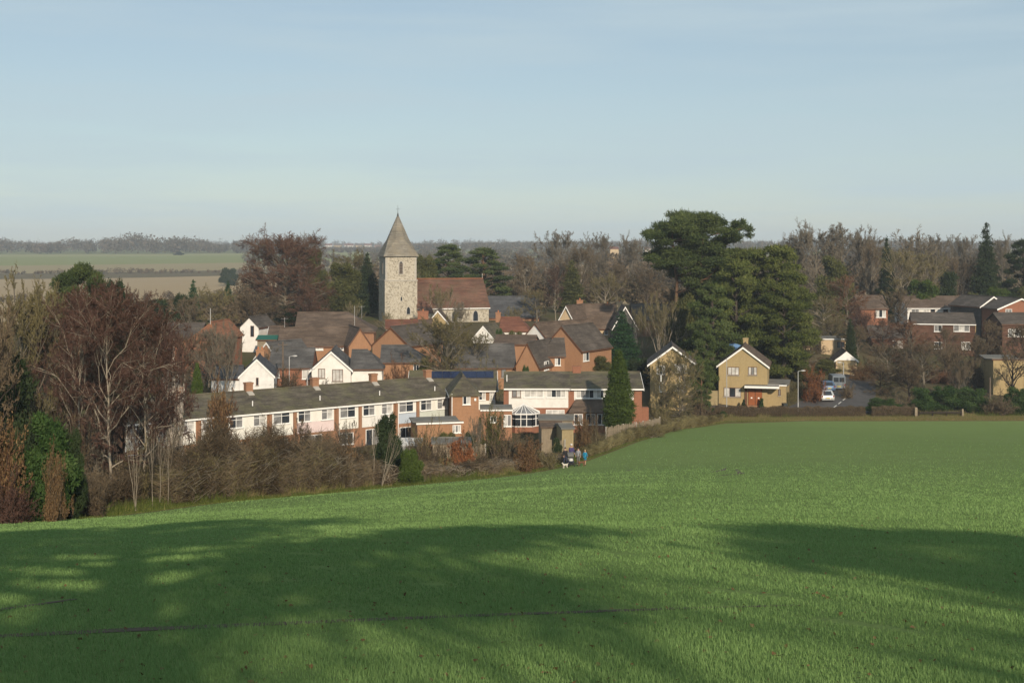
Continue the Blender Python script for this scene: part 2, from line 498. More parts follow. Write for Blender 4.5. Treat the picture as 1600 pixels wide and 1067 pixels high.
# ------------------------------------------------------------------ the setting: ground sheets that share their edges
_EX = [(-1.6, 24), (-.9, 36), (-.5, 46), (-.237, 58), (-.193, 66), (-.147, 75), (-.069, 90), (-.013, 98), (.044, 113), (.076, 130), (.10, 145), (.132, 158), (.184, 162), (.32, 165), (.6, 168), (1.6, 172)]
def edge_y(q):
    return np.interp(q, [e[0] for e in _EX], [e[1] for e in _EX])
QS = np.unique(np.concatenate([np.linspace(-0.9, -0.3, 25), np.linspace(-0.3, 0.4, 190), np.linspace(0.4, 0.9, 20)]))
def sheet(name, rows, m, kind='structure', dz=0.0):
    """rows: list of arrays y(q); x = q (y + 40)"""
    nq, nr = len(QS), len(rows)
    X = np.array([QS * (r + 40) for r in rows]); Y = np.array(rows)
    Z = G(X.ravel(), Y.ravel()) + dz
    V = np.stack([X.ravel(), Y.ravel(), Z], 1)
    i = np.arange(nr - 1)[:, None] * nq + np.arange(nq - 1)[None, :]
    Fc = np.stack([i, i + 1, i + 1 + nq, i + nq], -1).reshape(-1, 4)
    o = np_obj(name, [(V, Fc)], m, smooth=True)
    o['kind'] = kind
    return o
def m_field():
    m, t, b = nodes('wheat_field')
    p = position(t)
    f1 = noise(t, p, 0.03, 4, 0.6)
    f2 = noise(t, p, 0.5, 5, 0.7)
    mp = t.nodes.new('ShaderNodeMapping')
    mp.inputs['Scale'].default_value = (0.05, 1.0, 1.0)
    mp.inputs['Rotation'].default_value = (0, 0, math.radians(4))
    t.links.new(p, mp.inputs['Vector'])
    f3 = noise(t, mp.outputs['Vector'], 0.28, 4, 0.6)
    f4 = noise(t, p, 9.0, 3, 0.7)
    col = ramp(t, f1, [(0.3, (0.162, 0.238, 0.075)), (0.7, (0.188, 0.263, 0.086))])
    col = mixc(t, math_(t, 'MULTIPLY', f3, 0.45), col, (0.14, 0.165, 0.07))
    col = mixc(t, math_(t, 'MULTIPLY', f2, 0.35), col, (0.085, 0.115, 0.042))
    sp = ramp(t, f4, [(0.58, (0, 0, 0)), (0.75, (1, 1, 1))])
    col = mixc(t, math_(t, 'MULTIPLY', sp, 0.4), col, (0.12, 0.085, 0.05))
    t.links.new(col, b.inputs['Base Color'])
    b.inputs['Roughness'].default_value = 1.0
    b.inputs['Specular IOR Level'].default_value = 0.0
    b.inputs['Sheen Weight'].default_value = 0.0
    bump(t, b, f4, 0.05, 0.7)
    return m
def m_ground(name, cols, s1, s2):
    m, t, b = nodes(name)
    p = position(t)
    f1 = noise(t, p, s1, 5, 0.65)
    f2 = noise(t, p, s2, 4, 0.7)
    col = ramp(t, f1, [(0.32, cols[0]), (0.5, cols[1]), (0.68, cols[2])])
    col = mixc(t, math_(t, 'MULTIPLY', f2, 0.4), col, tuple(v * 0.6 for v in cols[1]))
    t.links.new(col, b.inputs['Base Color'])
    b.inputs['Roughness'].default_value = 1.0
    b.inputs['Specular IOR Level'].default_value = 0.0
    bump(t, b, f2, 0.08, 0.6)
    return m
def m_far():
    """far farmland: strips of pasture and stubble by depth"""
    m, t, b = nodes('far_fields')
    p = position(t)
    sx = t.nodes.new('ShaderNodeSeparateXYZ')
    t.links.new(p, sx.inputs[0])
    yy = math_(t, 'ADD', sx.outputs['Y'], math_(t, 'MULTIPLY', sx.outputs['X'], -0.25))
    yn = math_(t, 'MULTIPLY', yy, 1 / 2000.0)
    r = t.nodes.new('ShaderNodeValToRGB')
    r.color_ramp.interpolation = 'CONSTANT'
    e = r.color_ramp.elements
    for pos, c in ((0.0, (0.36, 0.27, 0.165)), (0.432, (0.11, 0.09, 0.055)), (0.48, (0.29, 0.24, 0.14)), (0.56, (0.21, 0.235, 0.10)), (0.72, (0.26, 0.265, 0.13)), (0.8, (0.15, 0.165, 0.08))):
        if pos == 0.0: el = e[0]
        elif pos == 0.432: el = e[1]
        else: el = e.new(pos)
        el.position = pos
        el.color = (*c, 1)
    e_last = r.color_ramp.elements
    t.links.new(yn, r.inputs['Fac'])
    f = noise(t, p, 0.012, 5, 0.65)
    col = mixc(t, math_(t, 'MULTIPLY', f, 0.3), r.outputs['Color'], (0.22, 0.19, 0.11))
    t.links.new(col, b.inputs['Base Color'])
    b.inputs['Roughness'].default_value = 1.0
    b.inputs['Specular IOR Level'].default_value = 0.0
    return m
E = edge_y(QS)
wheat_field = sheet('wheat_field', [-39 + (s ** 1.6) * (E + 39) for s in np.linspace(0.02, 1, 150)], m_field())
path_w = 1.1
sheet('field_path', [E, E + path_w * .5, E + path_w], m_ground('path_soil', [(0.13, 0.09, 0.05), (0.16, 0.125, 0.06), (0.12, 0.13, 0.045)], 0.5, 3))
sheet('grass_verge', [E + path_w, E + 2.2, E + 3.5, E + 5], m_ground('verge_grass', [(0.09, 0.14, 0.03), (0.13, 0.16, 0.045), (0.2, 0.165, 0.085)], 0.35, 2.5))
sheet('village_ground', [E + 5 + s * (330 - E - 5) for s in np.linspace(0, 1, 110)], m_ground('garden_ground', [(0.075, 0.085, 0.03), (0.10, 0.085, 0.05), (0.12, 0.095, 0.06)], 0.1, 1.2))
sheet('far_fields', [np.full_like(QS, 330 * (4000 / 330) ** s) for s in np.linspace(0, 1, 90)], m_far())

# the lane at the right
def strip(name, pts, wid, m, dz=0.02, n=3, kind='structure', sub=8):
    P = []
    for (a, b_) in zip(pts[:-1], pts[1:]):
        for k in range(sub):
            t_ = k / sub
            P.append((a[0] + (b_[0] - a[0]) * t_, a[1] + (b_[1] - a[1]) * t_))
    P.append(pts[-1])
    P = np.array(P)
    T = np.gradient(P, axis=0)
    T /= np.linalg.norm(T, axis=1)[:, None]
    N = np.stack([-T[:, 1], T[:, 0]], 1)
    ws = np.linspace(-.5, .5, n)
    W_ = np.broadcast_to(np.asarray(wid, float), (len(P),)) if np.ndim(wid) == 0 else np.interp(np.linspace(0, 1, len(P)), np.linspace(0, 1, len(wid)), wid)
    XY = P[:, None, :] + N[:, None, :] * ws[None, :, None] * W_[:, None, None]
    xy = XY.reshape(-1, 2)
    Z = G(xy[:, 0], xy[:, 1]) + dz
    i = np.arange(len(P) - 1)[:, None] * n + np.arange(n - 1)[None, :]
    Fc = np.stack([i, i + 1, i + 1 + n, i + n], -1).reshape(-1, 4)
    o = np_obj(name, [(np.concatenate([xy, Z[:, None]], 1), Fc)], m, smooth=True)
    if kind: o['kind'] = kind
    return o
def xyd(px, d):
    return ((px - 800) / F * d, d)
ROAD = [xyd(1215, 170.5), xyd(1300, 172.5), xyd(1325, 180), xyd(1335, 192), xyd(1337, 198)]
strip('road', ROAD, [7, 9, 7.5, 6, 5], MATS['asphalt'], 0.03, 5)
strip('road', [xyd(1110, 169.5), xyd(1215, 170.5), xyd(1420, 171.5), xyd(1700, 173)], 4.2, MATS['asphalt'], 0.022, 4)
for k in range(4):
    a, b_ = xyd(1303 + k * 7, 172.6 + 1.9 * k), xyd(1303 + k * 7 + 4.2, 172.6 + 1.9 * k + 1.15)
    strip('road_marking', [a, b_], 0.16, MATS['road_paint'], 0.04, 2, 'structure', 2)
# tyre tracks worn into the wheat
strip('tyre_track', [xyd(-150, 12.9), xyd(200, 13.0), xyd(520, 12.95), xyd(900, 13.0), xyd(1250, 13.2)], [0.22, .28, .24, .2, .1], MATS['soil'], 0.006, 3)
strip('tyre_track', [xyd(-150, 14.8), xyd(0, 15.3), xyd(120, 16.2)], [0.35, .25, .1], MATS['soil'], 0.006, 3)
strip('tyre_track', [xyd(1112, 84), xyd(1127, 88), xyd(1135, 95)], [.25, .5, .15], MATS['soil'], 0.006, 3)
strip('tyre_track', [xyd(1122, 76), xyd(1158, 79), xyd(1150, 90)], [.3, .45, .12], MATS['soil'], 0.006, 3)
strip('tyre_track', [xyd(978, 98), xyd(986, 101)], [.3, .15], MATS['soil'], 0.006, 3)

# ------------------------------------------------------------------ houses
class Face:
    """a vertical wall plane: origin (x,y), unit direction, and its place in the house's own axes"""
    def __init__(s, o, dr):
        s.o, s.dr = o, dr
    def uv(s, px, py):
        k = (px - 800) / F
        u = (k * s.o[1] - s.o[0]) / (s.dr[0] - k * s.dr[1])
        d = s.o[1] + u * s.dr[1]
        return u, (HZ - py) / F * d

def window(root, loc, rz, wd, ht, n=2, frame='white_paint', pane='glass_dark', rows=1, sill=True, transom=False):
    """loc: lower left corner on the wall plane; opening outward along -y of the rotated frame"""
    t, mw = 0.065, 0.05
    b = MB()
    b.box(0, -.06, 0, wd, .0, t).box(0, -.06, ht - t, wd, .0, ht)
    b.box(0, -.06, t, t, .0, ht - t).box(wd - t, -.06, t, wd, .0, ht - t)
    pw = (wd - 2 * t - mw * (n - 1)) / n
    for i in range(1, n):
        x = t + i * pw + (i - 1) * mw
        b.box(x, -.055, t, x + mw, .0, ht - t)
    if transom:
        b.box(t, -.05, ht * .68, wd - t, -.002, ht * .68 + .045)
    o = b.build('window', MATS[frame], root, loc, rz)
    for i in range(n):
        x = t + i * (pw + mw)
        pk = pane if isinstance(pane, str) else pane[i % len(pane)]
        MB().box(x, -.03, t, x + pw, -.004, ht - t).build('pane', MATS[pk], o)
    if sill:
        MB().box(-.06, -.13, -.07, wd + .06, 0, -.003).build('sill', MATS['concrete' if frame != 'white_paint' else 'white_paint'], o)
    return o

def roof_mesh(x0, x1, y0, y1, ze, zr, axis, hip, th=.13):
    """roof skin over the rectangle; axis is the direction of the ridge; hip = run of the hip at each ridge end"""
    if axis == 'x':
        ym = (y0 + y1) / 2
        R = [(x0 + hip[0], ym, zr), (x1 - hip[1], ym, zr)]
        Cn = [(x0, y0, ze), (x1, y0, ze), (x1, y1, ze), (x0, y1, ze)]
        fs = [(0, 1, 5, 4), (2, 3, 4, 5)]
        if hip[0]: fs.append((3, 0, 4))
        if hip[1]: fs.append((1, 2, 5))
        ring = [0, 1] + ([] if hip[1] else [5]) + [2, 3] + ([] if hip[0] else [4])
    else:
        xm = (x0 + x1) / 2
        R = [(xm, y0 + hip[0], zr), (xm, y1 - hip[1], zr)]
        Cn = [(x0, y0, ze), (x1, y0, ze), (x1, y1, ze), (x0, y1, ze)]
        fs = [(1, 2, 5, 4), (3, 0, 4, 5)]
        if hip[0]: fs.append((0, 1, 4))
        if hip[1]: fs.append((2, 3, 5))
        ring = [0] + ([] if hip[0] else [4]) + [1, 2] + ([] if hip[1] else [5]) + [3]
    V = Cn + R
    n = len(V)
    b = MB()
    v = V + [(x, y, z - th) for x, y, z in V]
    f = list(fs) + [tuple(reversed([i + n for i in q])) for q in fs]
    f += [(ring[i], ring[i] + n, ring[(i + 1) % len(ring)] + n, ring[(i + 1) % len(ring)]) for i in range(len(ring))]
    b.add(v, f)
    return b, R

def chimney(root, x, y, z0, z1, wx=.75, wy=.6, m='brick_orange', pots=2, flash=True):
    b = MB().box(-wx / 2, -wy / 2, z0, wx / 2, wy / 2, z1 - .18)
    b.box(-wx / 2 - .05, -wy / 2 - .05, z1 - .179, wx / 2 + .05, wy / 2 + .05, z1)
    c = b.build('chimney', MATS[m], root, (x, y, 0))
    for i in range(pots):
        px = (i - (pots - 1) / 2) * wx * .5
        MB().bar((px, 0, z1 + .001), (px, 0, z1 + .32), .12, .10, 8).build('pot', MATS['pot_clay'], c)
    return c

def aerial(root, p, h=1.3):
    x, y, z = p
    b = MB().bar((x, y, z - .3), (x, y, z + h), .025, None, 5)
    b.bar((x - .5, y, z + h * .9), (x + .5, y, z + h * .9), .015, None, 4)
    for k in range(5):
        b.bar((x - .45 + k * .22, y - .22, z + h * .9), (x - .45 + k * .22, y + .22, z + h * .9), .01, None, 4)
    return b.build('aerial', MATS['metal_pale'], root)

def house_m(name, label, pos, yaw, W, D, he, hr, axis='x', hip=(0, 0), wall='brick_orange', roof='tile_brown', over=.35, verge=.22,
            barge=None, fascia='brown_frame', chim=(), cat='house', group=None, vent=(), below=2.6, gut=True):
    """pos: centre of the front wall on the ground; +y of the house runs away from its front"""
    root = empty(name, pos, yaw)
    tag(root, label, cat, group)
    th = .13
    b = MB()
    x0, x1 = -W / 2, W / 2
    ze = he
    if axis == 'x':
        pitch = (hr - he) / (D / 2)
        zt = he + th * 0.0
        poly = [(0, -below), (D, -below), (D, he)] + ([(D / 2, hr)] if not (hip[0] or hip[1]) else []) + [(0, he)]
        v = [(x0, y, z) for y, z in poly] + [(x1, y, z) for y, z in poly]
        n = len(poly)
        f = [tuple(reversed(range(n))), tuple(range(n, 2 * n))] + [(i, (i + 1) % n, (i + 1) % n + n, i + n) for i in range(n)]
        b.add(v, f)
        # a gable at one end only
        if (hip[0] or hip[1]) and not (hip[0] and hip[1]):
            xa = x1 if hip[0] else x0
            s_ = -1 if hip[0] else 1
            b.add([(xa, 0, he), (xa, D, he), (xa, D / 2, hr), (xa + s_ * .2, 0, he), (xa + s_ * .2, D, he), (xa + s_ * .2, D / 2, hr)],
                  [(0, 1, 2), (5, 4, 3), (0, 3, 4, 1), (1, 4, 5, 2), (2, 5, 3, 0)])
        rx0, rx1 = (x0 - (verge if not hip[0] else over), x1 + (verge if not hip[1] else over))
        rb, R = roof_mesh(rx0, rx1, -over, D + over, he - pitch * over + th, hr + th, 'x', hip)
    else:
        pitch = (hr - he) / (W / 2)
        poly = [(x0, -below), (x1, -below), (x1, he)] + ([(0, hr)] if not hip[0] else []) + [(x0, he)]
        b.prism(poly, 0, D)
        rb, R = roof_mesh(x0 - over, x1 + over, -(verge if not hip[0] else over), D + (verge if not hip[1] else over), he - pitch * over + th, hr + th, 'y', hip)
    b.build('wall', MATS[wall], root)
    ro = rb.build('roof', MATS[roof], root)
    MB().bar((R[0][0], R[0][1], R[0][2] + .0), (R[1][0], R[1][1], R[1][2] + .0), .11, None, 6).build('ridge_tiles', MATS[roof], ro)
    zl = he - pitch * over
    if fascia and axis == 'x':
        MB().box(rx0 + .02, -over - .03, zl - .08, rx1 - .02, -over + .02, zl + .08).build('fascia', MATS[fascia], root)
    if fascia and axis == 'y':
        for s_ in (-1, 1):
            xx = s_ * (W / 2 + over)
            MB().box(xx - .03, -.1, zl - .1, xx + .03, D + .1, zl + .08).build('gutter', MATS[fascia], root)
    if barge:
        def bb(p, q, ax):
            p, q = Vector(p), Vector(q)
            o2 = Vector((0, -.05, 0)) if ax == 'y' else Vector((.05 * (1 if p.x > 0 else -1), 0, 0))
            dn = Vector((0, 0, -.26))
            MB().add([p, q, q + dn, p + dn, p + o2, q + o2, q + o2 + dn, p + o2 + dn],
                     [(0, 1, 2, 3), (7, 6, 5, 4), (0, 4, 5, 1), (1, 5, 6, 2), (2, 6, 7, 3), (3, 7, 4, 0)]).build('bargeboard', MATS[barge], root)
        if axis == 'y' and not hip[0]:
            for s_ in (-1, 1):
                bb((s_ * (W / 2 + over), -verge - .002, zl + .1), (0, -verge - .002, hr + .1), 'y')
        if axis == 'x':
            for s_, h_ in ((-1, hip[0]), (1, hip[1])):
                if not h_:
                    xx = s_ * (W / 2 + verge + .002)
                    bb((xx, -over, zl + .1), (xx, D / 2, hr + .1), 'x')
    for c in chim:
        chimney(root, *c)
    for (vx, vy, vz) in vent:
        MB().bar((vx, vy, vz - .2), (vx, vy, vz + .55), .055, None, 6).build('vent_pipe', MATS['white_paint'], root)
    return root

def house(name, label, pl, pr, d, eave, ridge, D, yaw=0, axis='x', base=None, wins=(), chim_px=(), doors=(), **k):
    """front wall spans columns pl..pr at depth d; eave and ridge rows give the heights"""
    ya = math.radians(yaw)
    dr = (math.cos(ya), math.sin(ya))
    pc = (pl + pr) / 2
    o = ((pc - 800) / F * d, d)
    fc = Face(o, dr)
    uL, uR = fc.uv(pl, 500)[0], fc.uv(pr, 500)[0]
    W_, um = uR - uL, (uL + uR) / 2
    pos = (o[0] + um * dr[0], o[1] + um * dr[1])
    gz = g(*pos) if base is None else zat(base, d)
    ze = zat(eave, pos[1]) - gz
    zr = zat(ridge, pos[1] + (D / 2 * math.cos(ya) if axis == 'x' else 0)) - gz
    root = house_m(name, label, (pos[0], pos[1], gz), ya, W_, D, ze, zr, axis, **k)
    nx = (-dr[1], dr[0])           # away from the front
    front = Face(pos, dr)
    right = Face((pos[0] + W_ / 2 * dr[0], pos[1] + W_ / 2 * dr[1]), nx)
    left = Face((pos[0] - W_ / 2 * dr[0], pos[1] - W_ / 2 * dr[1]), nx)
    root_info[root.name] = dict(front=front, right=right, left=left, gz=gz, W=W_, D=D, ya=ya, ze=ze, zr=zr)
    for wn in wins:
        sd, a, t_, b_, l_ = wn[:5]
        add_win(root, sd, a, t_, b_, l_, *wn[5:])
    for (cx, ct, cw, m, pots) in chim_px:
        # chimney column cx, top row ct, width px; on the ridge
        if axis == 'x':
            mid = (pos[0] + nx[0] * D / 2, pos[1] + nx[1] * D / 2)
            u, z = Face(mid, dr).uv(cx, ct)
            chimney(root, u, D / 2, zr - .7, z - gz - .3 * (pots > 0), cw * d / F, .6, m, pots)
        else:
            u, z = Face(pos, nx).uv(cx, ct)
            u = min(max(u, 1.0), D - .6)
            chimney(root, 0, u, zr - .7, zat(ct, pos[1] + u * nx[1]) - gz - .3 * (pots > 0), cw * d / F, .6, m, pots)
    return root
root_info = {}
def add_win(root, sd, x0, y0, x1, y1, n=2, frame='white_paint', pane='glass_dark', rows=1, sill=True, transom=False):
    I = root_info[root.name]
    fc = I['front' if sd == 'f' else 'right' if sd == 'r' else 'left']
    u0, zt = fc.uv(x0, y0)
    u1, _ = fc.uv(x1, y0)
    _, zb = fc.uv((x0 + x1) / 2, y1)
    wd, ht = abs(u1 - u0), zt - zb
    zb -= I['gz']
    if sd == 'f':
        return window(root, (min(u0, u1), -.003, zb), 0, wd, ht, n, frame, pane, rows, sill, transom)
    if sd == 'r':
        return window(root, (I['W'] / 2 + .003, min(u0, u1), zb), math.pi / 2, wd, ht, n, frame, pane, rows, sill, transom)
    return window(root, (-I['W'] / 2 - .003, max(u0, u1), zb), -math.pi / 2, wd, ht, n, frame, pane, rows, sill, transom)
def add_box(root, name, m, x0, y0, x1, y1, out=.05, back=0.0, sd='f'):
    """a panel or block on the front, given by its columns and rows"""
    I = root_info[root.name]
    u0, zt = I['front'].uv(x0, y0); u1, _ = I['front'].uv(x1, y0); _, zb = I['front'].uv((x0 + x1) / 2, y1)
    return MB().box(u0, -out, zb - I['gz'], u1, -back - .002, zt - I['gz']).build(name, MATS[m], root)

# --- the long terrace at the left: five houses that share party walls
A0, TD = Vector((-27.5, 125.0)), Vector((0.793, 0.609)).normalized()
TY = math.atan2(TD.y, TD.x)
Z_E, Z_R, Z_B = -16.45, -14.85, -21.3
units = [(-10.9, -3.4, 'panel_white', 'panel_white', 'terraced house at the left end of the long row, half hidden by birches', 'brick_brown'),
         (-3.4, 4.1, 'panel_white', 'panel_white', 'terraced house behind the russet tree, with weathered pale cladding', 'brick_orange'),
         (4.1, 11.7, 'panel_white', 'panel_pink', 'terraced house with a pale pink panel under its upstairs windows', 'brick_orange'),
         (11.7, 18.9, 'panel_white', 'white_clad', 'terraced house with plain white panels, between the pink and the blue panelled ones', 'brick_brown'),
         (18.9, 26.0, 'panel_blue', 'panel_sage', 'terraced house with one blue grey and one sage green panel', 'brick_brown')]
def terrace_unit(t0, t1, p1, p2, label, chm):
    mid = (t0 + t1) / 2
    P = A0 + TD * mid
    W_ = t1 - t0
    he, hr = Z_E - Z_B, Z_R - Z_B
    r = house_m('terraced_house', label, (P.x, P.y, Z_B), TY, W_ - .004, 8.0, he, hr, 'x', wall='brick_brown', roof='tile_moss', over=.3, verge=0.0,
                fascia='white_paint', chim=[(W_ / 2 - .25, 4.0, hr - .5, hr + 1.0, .75, .6, 'brick_brown', 0)], group='houses of the long terrace',
                vent=[(W_ / 2 - 1.2, 1.1, he + .5)])
    x0 = -W_ / 2
    bays = [(x0 + .35, x0 + 2.7, p1, 2), (x0 + 3.15, x0 + W_ - .2, p2, 4)]
    zb, zm, ztop = 2.35, 3.45, he - .12
    for (a, b_, pm, n) in bays:
        MB().box(a, -.05, zb, b_, -.002, zm).build('cladding_panel', MATS[pm], r)
        MB().box(a, -.045, zm + .004, b_, -.002, ztop).build('window_panel', MATS['panel_white'], r)
        if n == 2:
            wo = window(r, (a + .12, -.05, zm + .08), 0, b_ - a - .5, ztop - zm - .16, 2, 'white_paint', ('glass_mid', 'glass_dark'), transom=True)
        else:
            window(r, (a + .08, -.05, zm + .08), 0, 1.45, ztop - zm - .16, 2, 'white_paint', ('glass_dark', 'glass_mid'), transom=True)
            window(r, (b_ - 1.5, -.05, zm + .08), 0, 1.35, ztop - zm - .16, 2, 'white_paint', ('glass_mid', 'glass_net'), transom=True)
    # mortar flashing below the stack, running down the party line
    MB().add([(W_ / 2 - .62, 3.05, hr - .18), (W_ / 2 + .0, 3.05, hr - .18), (W_ / 2 + .0, 3.68, hr + .13), (W_ / 2 - .62, 3.68, hr + .13), (W_ / 2 - .62, 3.05, hr - .24), (W_ / 2 + .0, 3.05, hr - .24), (W_ / 2 + .0, 3.68, hr + .04), (W_ / 2 - .62, 3.68, hr + .04)],
             [(0, 1, 2, 3), (7, 6, 5, 4), (0, 4, 5, 1), (1, 5, 6, 2), (2, 6, 7, 3), (3, 7, 4, 0)]).build('flashing', MATS['concrete'], r)
    # ground floor
    window(r, (x0 + .6, 0, .75), 0, 1.5, 1.2, 2, 'white_paint', 'glass_dark')
    window(r, (x0 + 3.6, 0, .1), 0, 2.4, 2.0, 3, 'white_paint', ('glass_dark', 'glass_mid'))
    for xx in (x0 + .0, x0 + 2.75):
        MB().box(xx + .01, -.14, 0, xx + .32, -.002, he - .1).build('brick_pier', MATS['brick_brown'], r)
    MB().bar((x0 + .38, -.12, .2), (x0 + .38, -.12, he - .1), .045, None, 6).build('downpipe', MATS['white_paint'], r)
    return r
for u in units:
    terrace_unit(*u)

# brick wing with a hipped roof at the end of the row
h = house('house_wing', 'orange brick end house with hipped roof, right end of the long row', 705, 748, 137.5, 615, 592, 7.0, 6, 'y', base=673, hip=(3.0, 0),
          wall='brick_orange', roof='tile_moss', over=.25, fascia='white_paint', cat='house', wins=[('f', 723, 619, 735, 632, 2, 'white_paint', ('glass_dark', 'glass_net'))])
add_box(h, 'alarm_box', 'white_paint', 741, 622, 744, 626, .12)
MB().bar((-1.4, -.1, 0), (-1.4, -.1, root_info[h.name]['ze']), .05, None, 6).build('downpipe', MATS['white_paint'], h)
# flat roofed extensions in front of it
h = house('extension', 'flat roofed brick extension with white fascia and french windows, before the hipped end house', 652, 722, 130, 661, 660.6, 4.0, 14, 'x', base=684, wall='brick_orange', roof='felt_grey',
          over=.15, verge=.15, fascia='white_paint', cat='extension', wins=[('f', 707, 664, 720, 676, 3, 'white_paint', ('glass_net', 'glass_mid'))])
h = house('extension', 'small brick garden room with white patio doors, left of the conservatory', 752, 800, 138, 641, 640.6, 4.0, 2, 'x', base=668, wall='brick_brown', roof='felt_grey',
          over=.12, verge=.12, fascia='white_paint', cat='extension', wins=[('f', 787, 648, 799, 666, 2, 'white_paint', ('glass_net', 'glass_mid')), ('f', 766, 650, 776, 660, 2, 'white_paint', 'glass_dark')])
# house behind with the solar panels, gable to the right
h = house('terraced_house', 'terraced house with dark blue solar panels on a mossy roof and pale upstairs panels', 640, 775, 150, 609, 581, 8.0, 2, 'x', base=668, wall='brick_brown', roof='tile_moss', barge='white_paint', fascia='white_paint',
          group='houses of the long terrace', wins=[('f', 748, 612, 759, 625, 2, 'white_paint', ('glass_dark', 'glass_net')), ('f', 765, 612, 773, 625, 2, 'white_paint', 'glass_net')])
add_box(h, 'cladding_panel', 'panel_white', 747, 626, 774, 640, .02)
I = root_info[h.name]
for k in range(8):
    pz = (I['zr'] - I['ze']) / 4.0
    yy0, yy1 = 2.3, 3.75
    x0 = -3.3 + k * 1.02
    z_ = lambda y: I['ze'] + pz * y + .17
    MB().add([(x0, yy0, z_(yy0)), (x0 + .99, yy0, z_(yy0)), (x0 + .99, yy1, z_(yy1)), (x0, yy1, z_(yy1)), (x0, yy0, z_(yy0) + .05), (x0 + .99, yy0, z_(yy0) + .05), (x0 + .99, yy1, z_(yy1) + .05), (x0, yy1, z_(yy1) + .05)],
             [(3, 2, 1, 0), (4, 5, 6, 7), (0, 1, 5, 4), (1, 2, 6, 5), (2, 3, 7, 6), (3, 0, 4, 7)]).build('solar_panel', MATS['solar_glass'], h)

# --- the white fronted pair right of it
h = house('semi_detached_house', 'white clad house with a conservatory, left half of the pair with red brick ends', 787, 892, 145, 606, 583, 8.0, 0, 'x', base=672, wall='brick_red', roof='tile_moss',
          verge=.0, over=.35, fascia='white_paint', group='white fronted pair', barge=None, chim_px=[(901, 572, 13, 'brick_red', 0)], vent=[(-6.9 * .5, 1.0, 5.6)],
          wins=[('f', 800, 608, 814, 621, 2, 'brown_frame', ('glass_mid', 'glass_net')), ('f', 819, 608, 849, 621, 3, 'white_paint', 'glass_net'), ('f', 854, 608, 884, 621, 4, 'white_paint', ('glass_net', 'glass_dark', 'glass_mid', 'glass_net')),
                ('f', 853, 640, 882, 648, 3, 'white_paint', 'glass_net')])
add_box(h, 'cladding_panel', 'white_clad', 795, 607, 888, 637, .02, .0)
h2 = house('semi_detached_house', 'white clad house behind the tall cypress, with a brown tiled lean to', 892, 1003, 145, 606.5, 583, 8.0, 0, 'x', base=672, wall='brick_red', roof='tile_moss',
          verge=.18, over=.35, fascia='white_paint', group='white fronted pair', barge='white_paint', vent=[(6.3, 1.0, 5.6)],
          wins=[('f', 900, 609, 928, 622, 4, 'white_paint', ('glass_net', 'glass_mid', 'glass_mid', 'glass_dark')), ('f', 932, 609, 944, 622, 2, 'white_paint', ('glass_net', 'glass_dark'))])
add_box(h2, 'cladding_panel', 'white_clad', 897, 607, 990, 625, .02)
# lean-to
I = root_info[h2.name]
u0, z0 = I['front'].uv(887, 641); u1, z1 = I['front'].uv(946, 624)
z0 -= I['gz']; z1 -= I['gz']
le = MB()
le.add([(u0, -2.2, z0 + .05), (u1, -2.2, z0 + .05), (u1, -.004, z1), (u0 + .9, -.004, z1), (u0, -2.2, z0 - .06), (u1, -2.2, z0 - .06), (u1, -.004, z1 - .12), (u0 + .9, -.004, z1 - .12)],
       [(0, 1, 2, 3), (7, 6, 5, 4), (0, 4, 5, 1), (1, 5, 6, 2), (2, 6, 7, 3), (3, 7, 4, 0)])
le.build('lean_to_roof', MATS['tile_brown'], h2)
MB().box(u0 + .2, -2.0, 0, u1 - .1, -.01, z0 - .07).build('lean_to_wall', MATS['brick_red'], h2)
for a in (0.6, 2.0, 3.2):
    window(h2, (u0 + a, -2.003, .9), 0, 1.0, z0 - 1.05, 2, 'white_paint', ('glass_dark', 'glass_mid'))
MB().box(I['W'] / 2 + .002, 1.2, 0, I['W'] / 2 + .9, 2.3, 2.4).build('porch', MATS['brick_red'], h2)
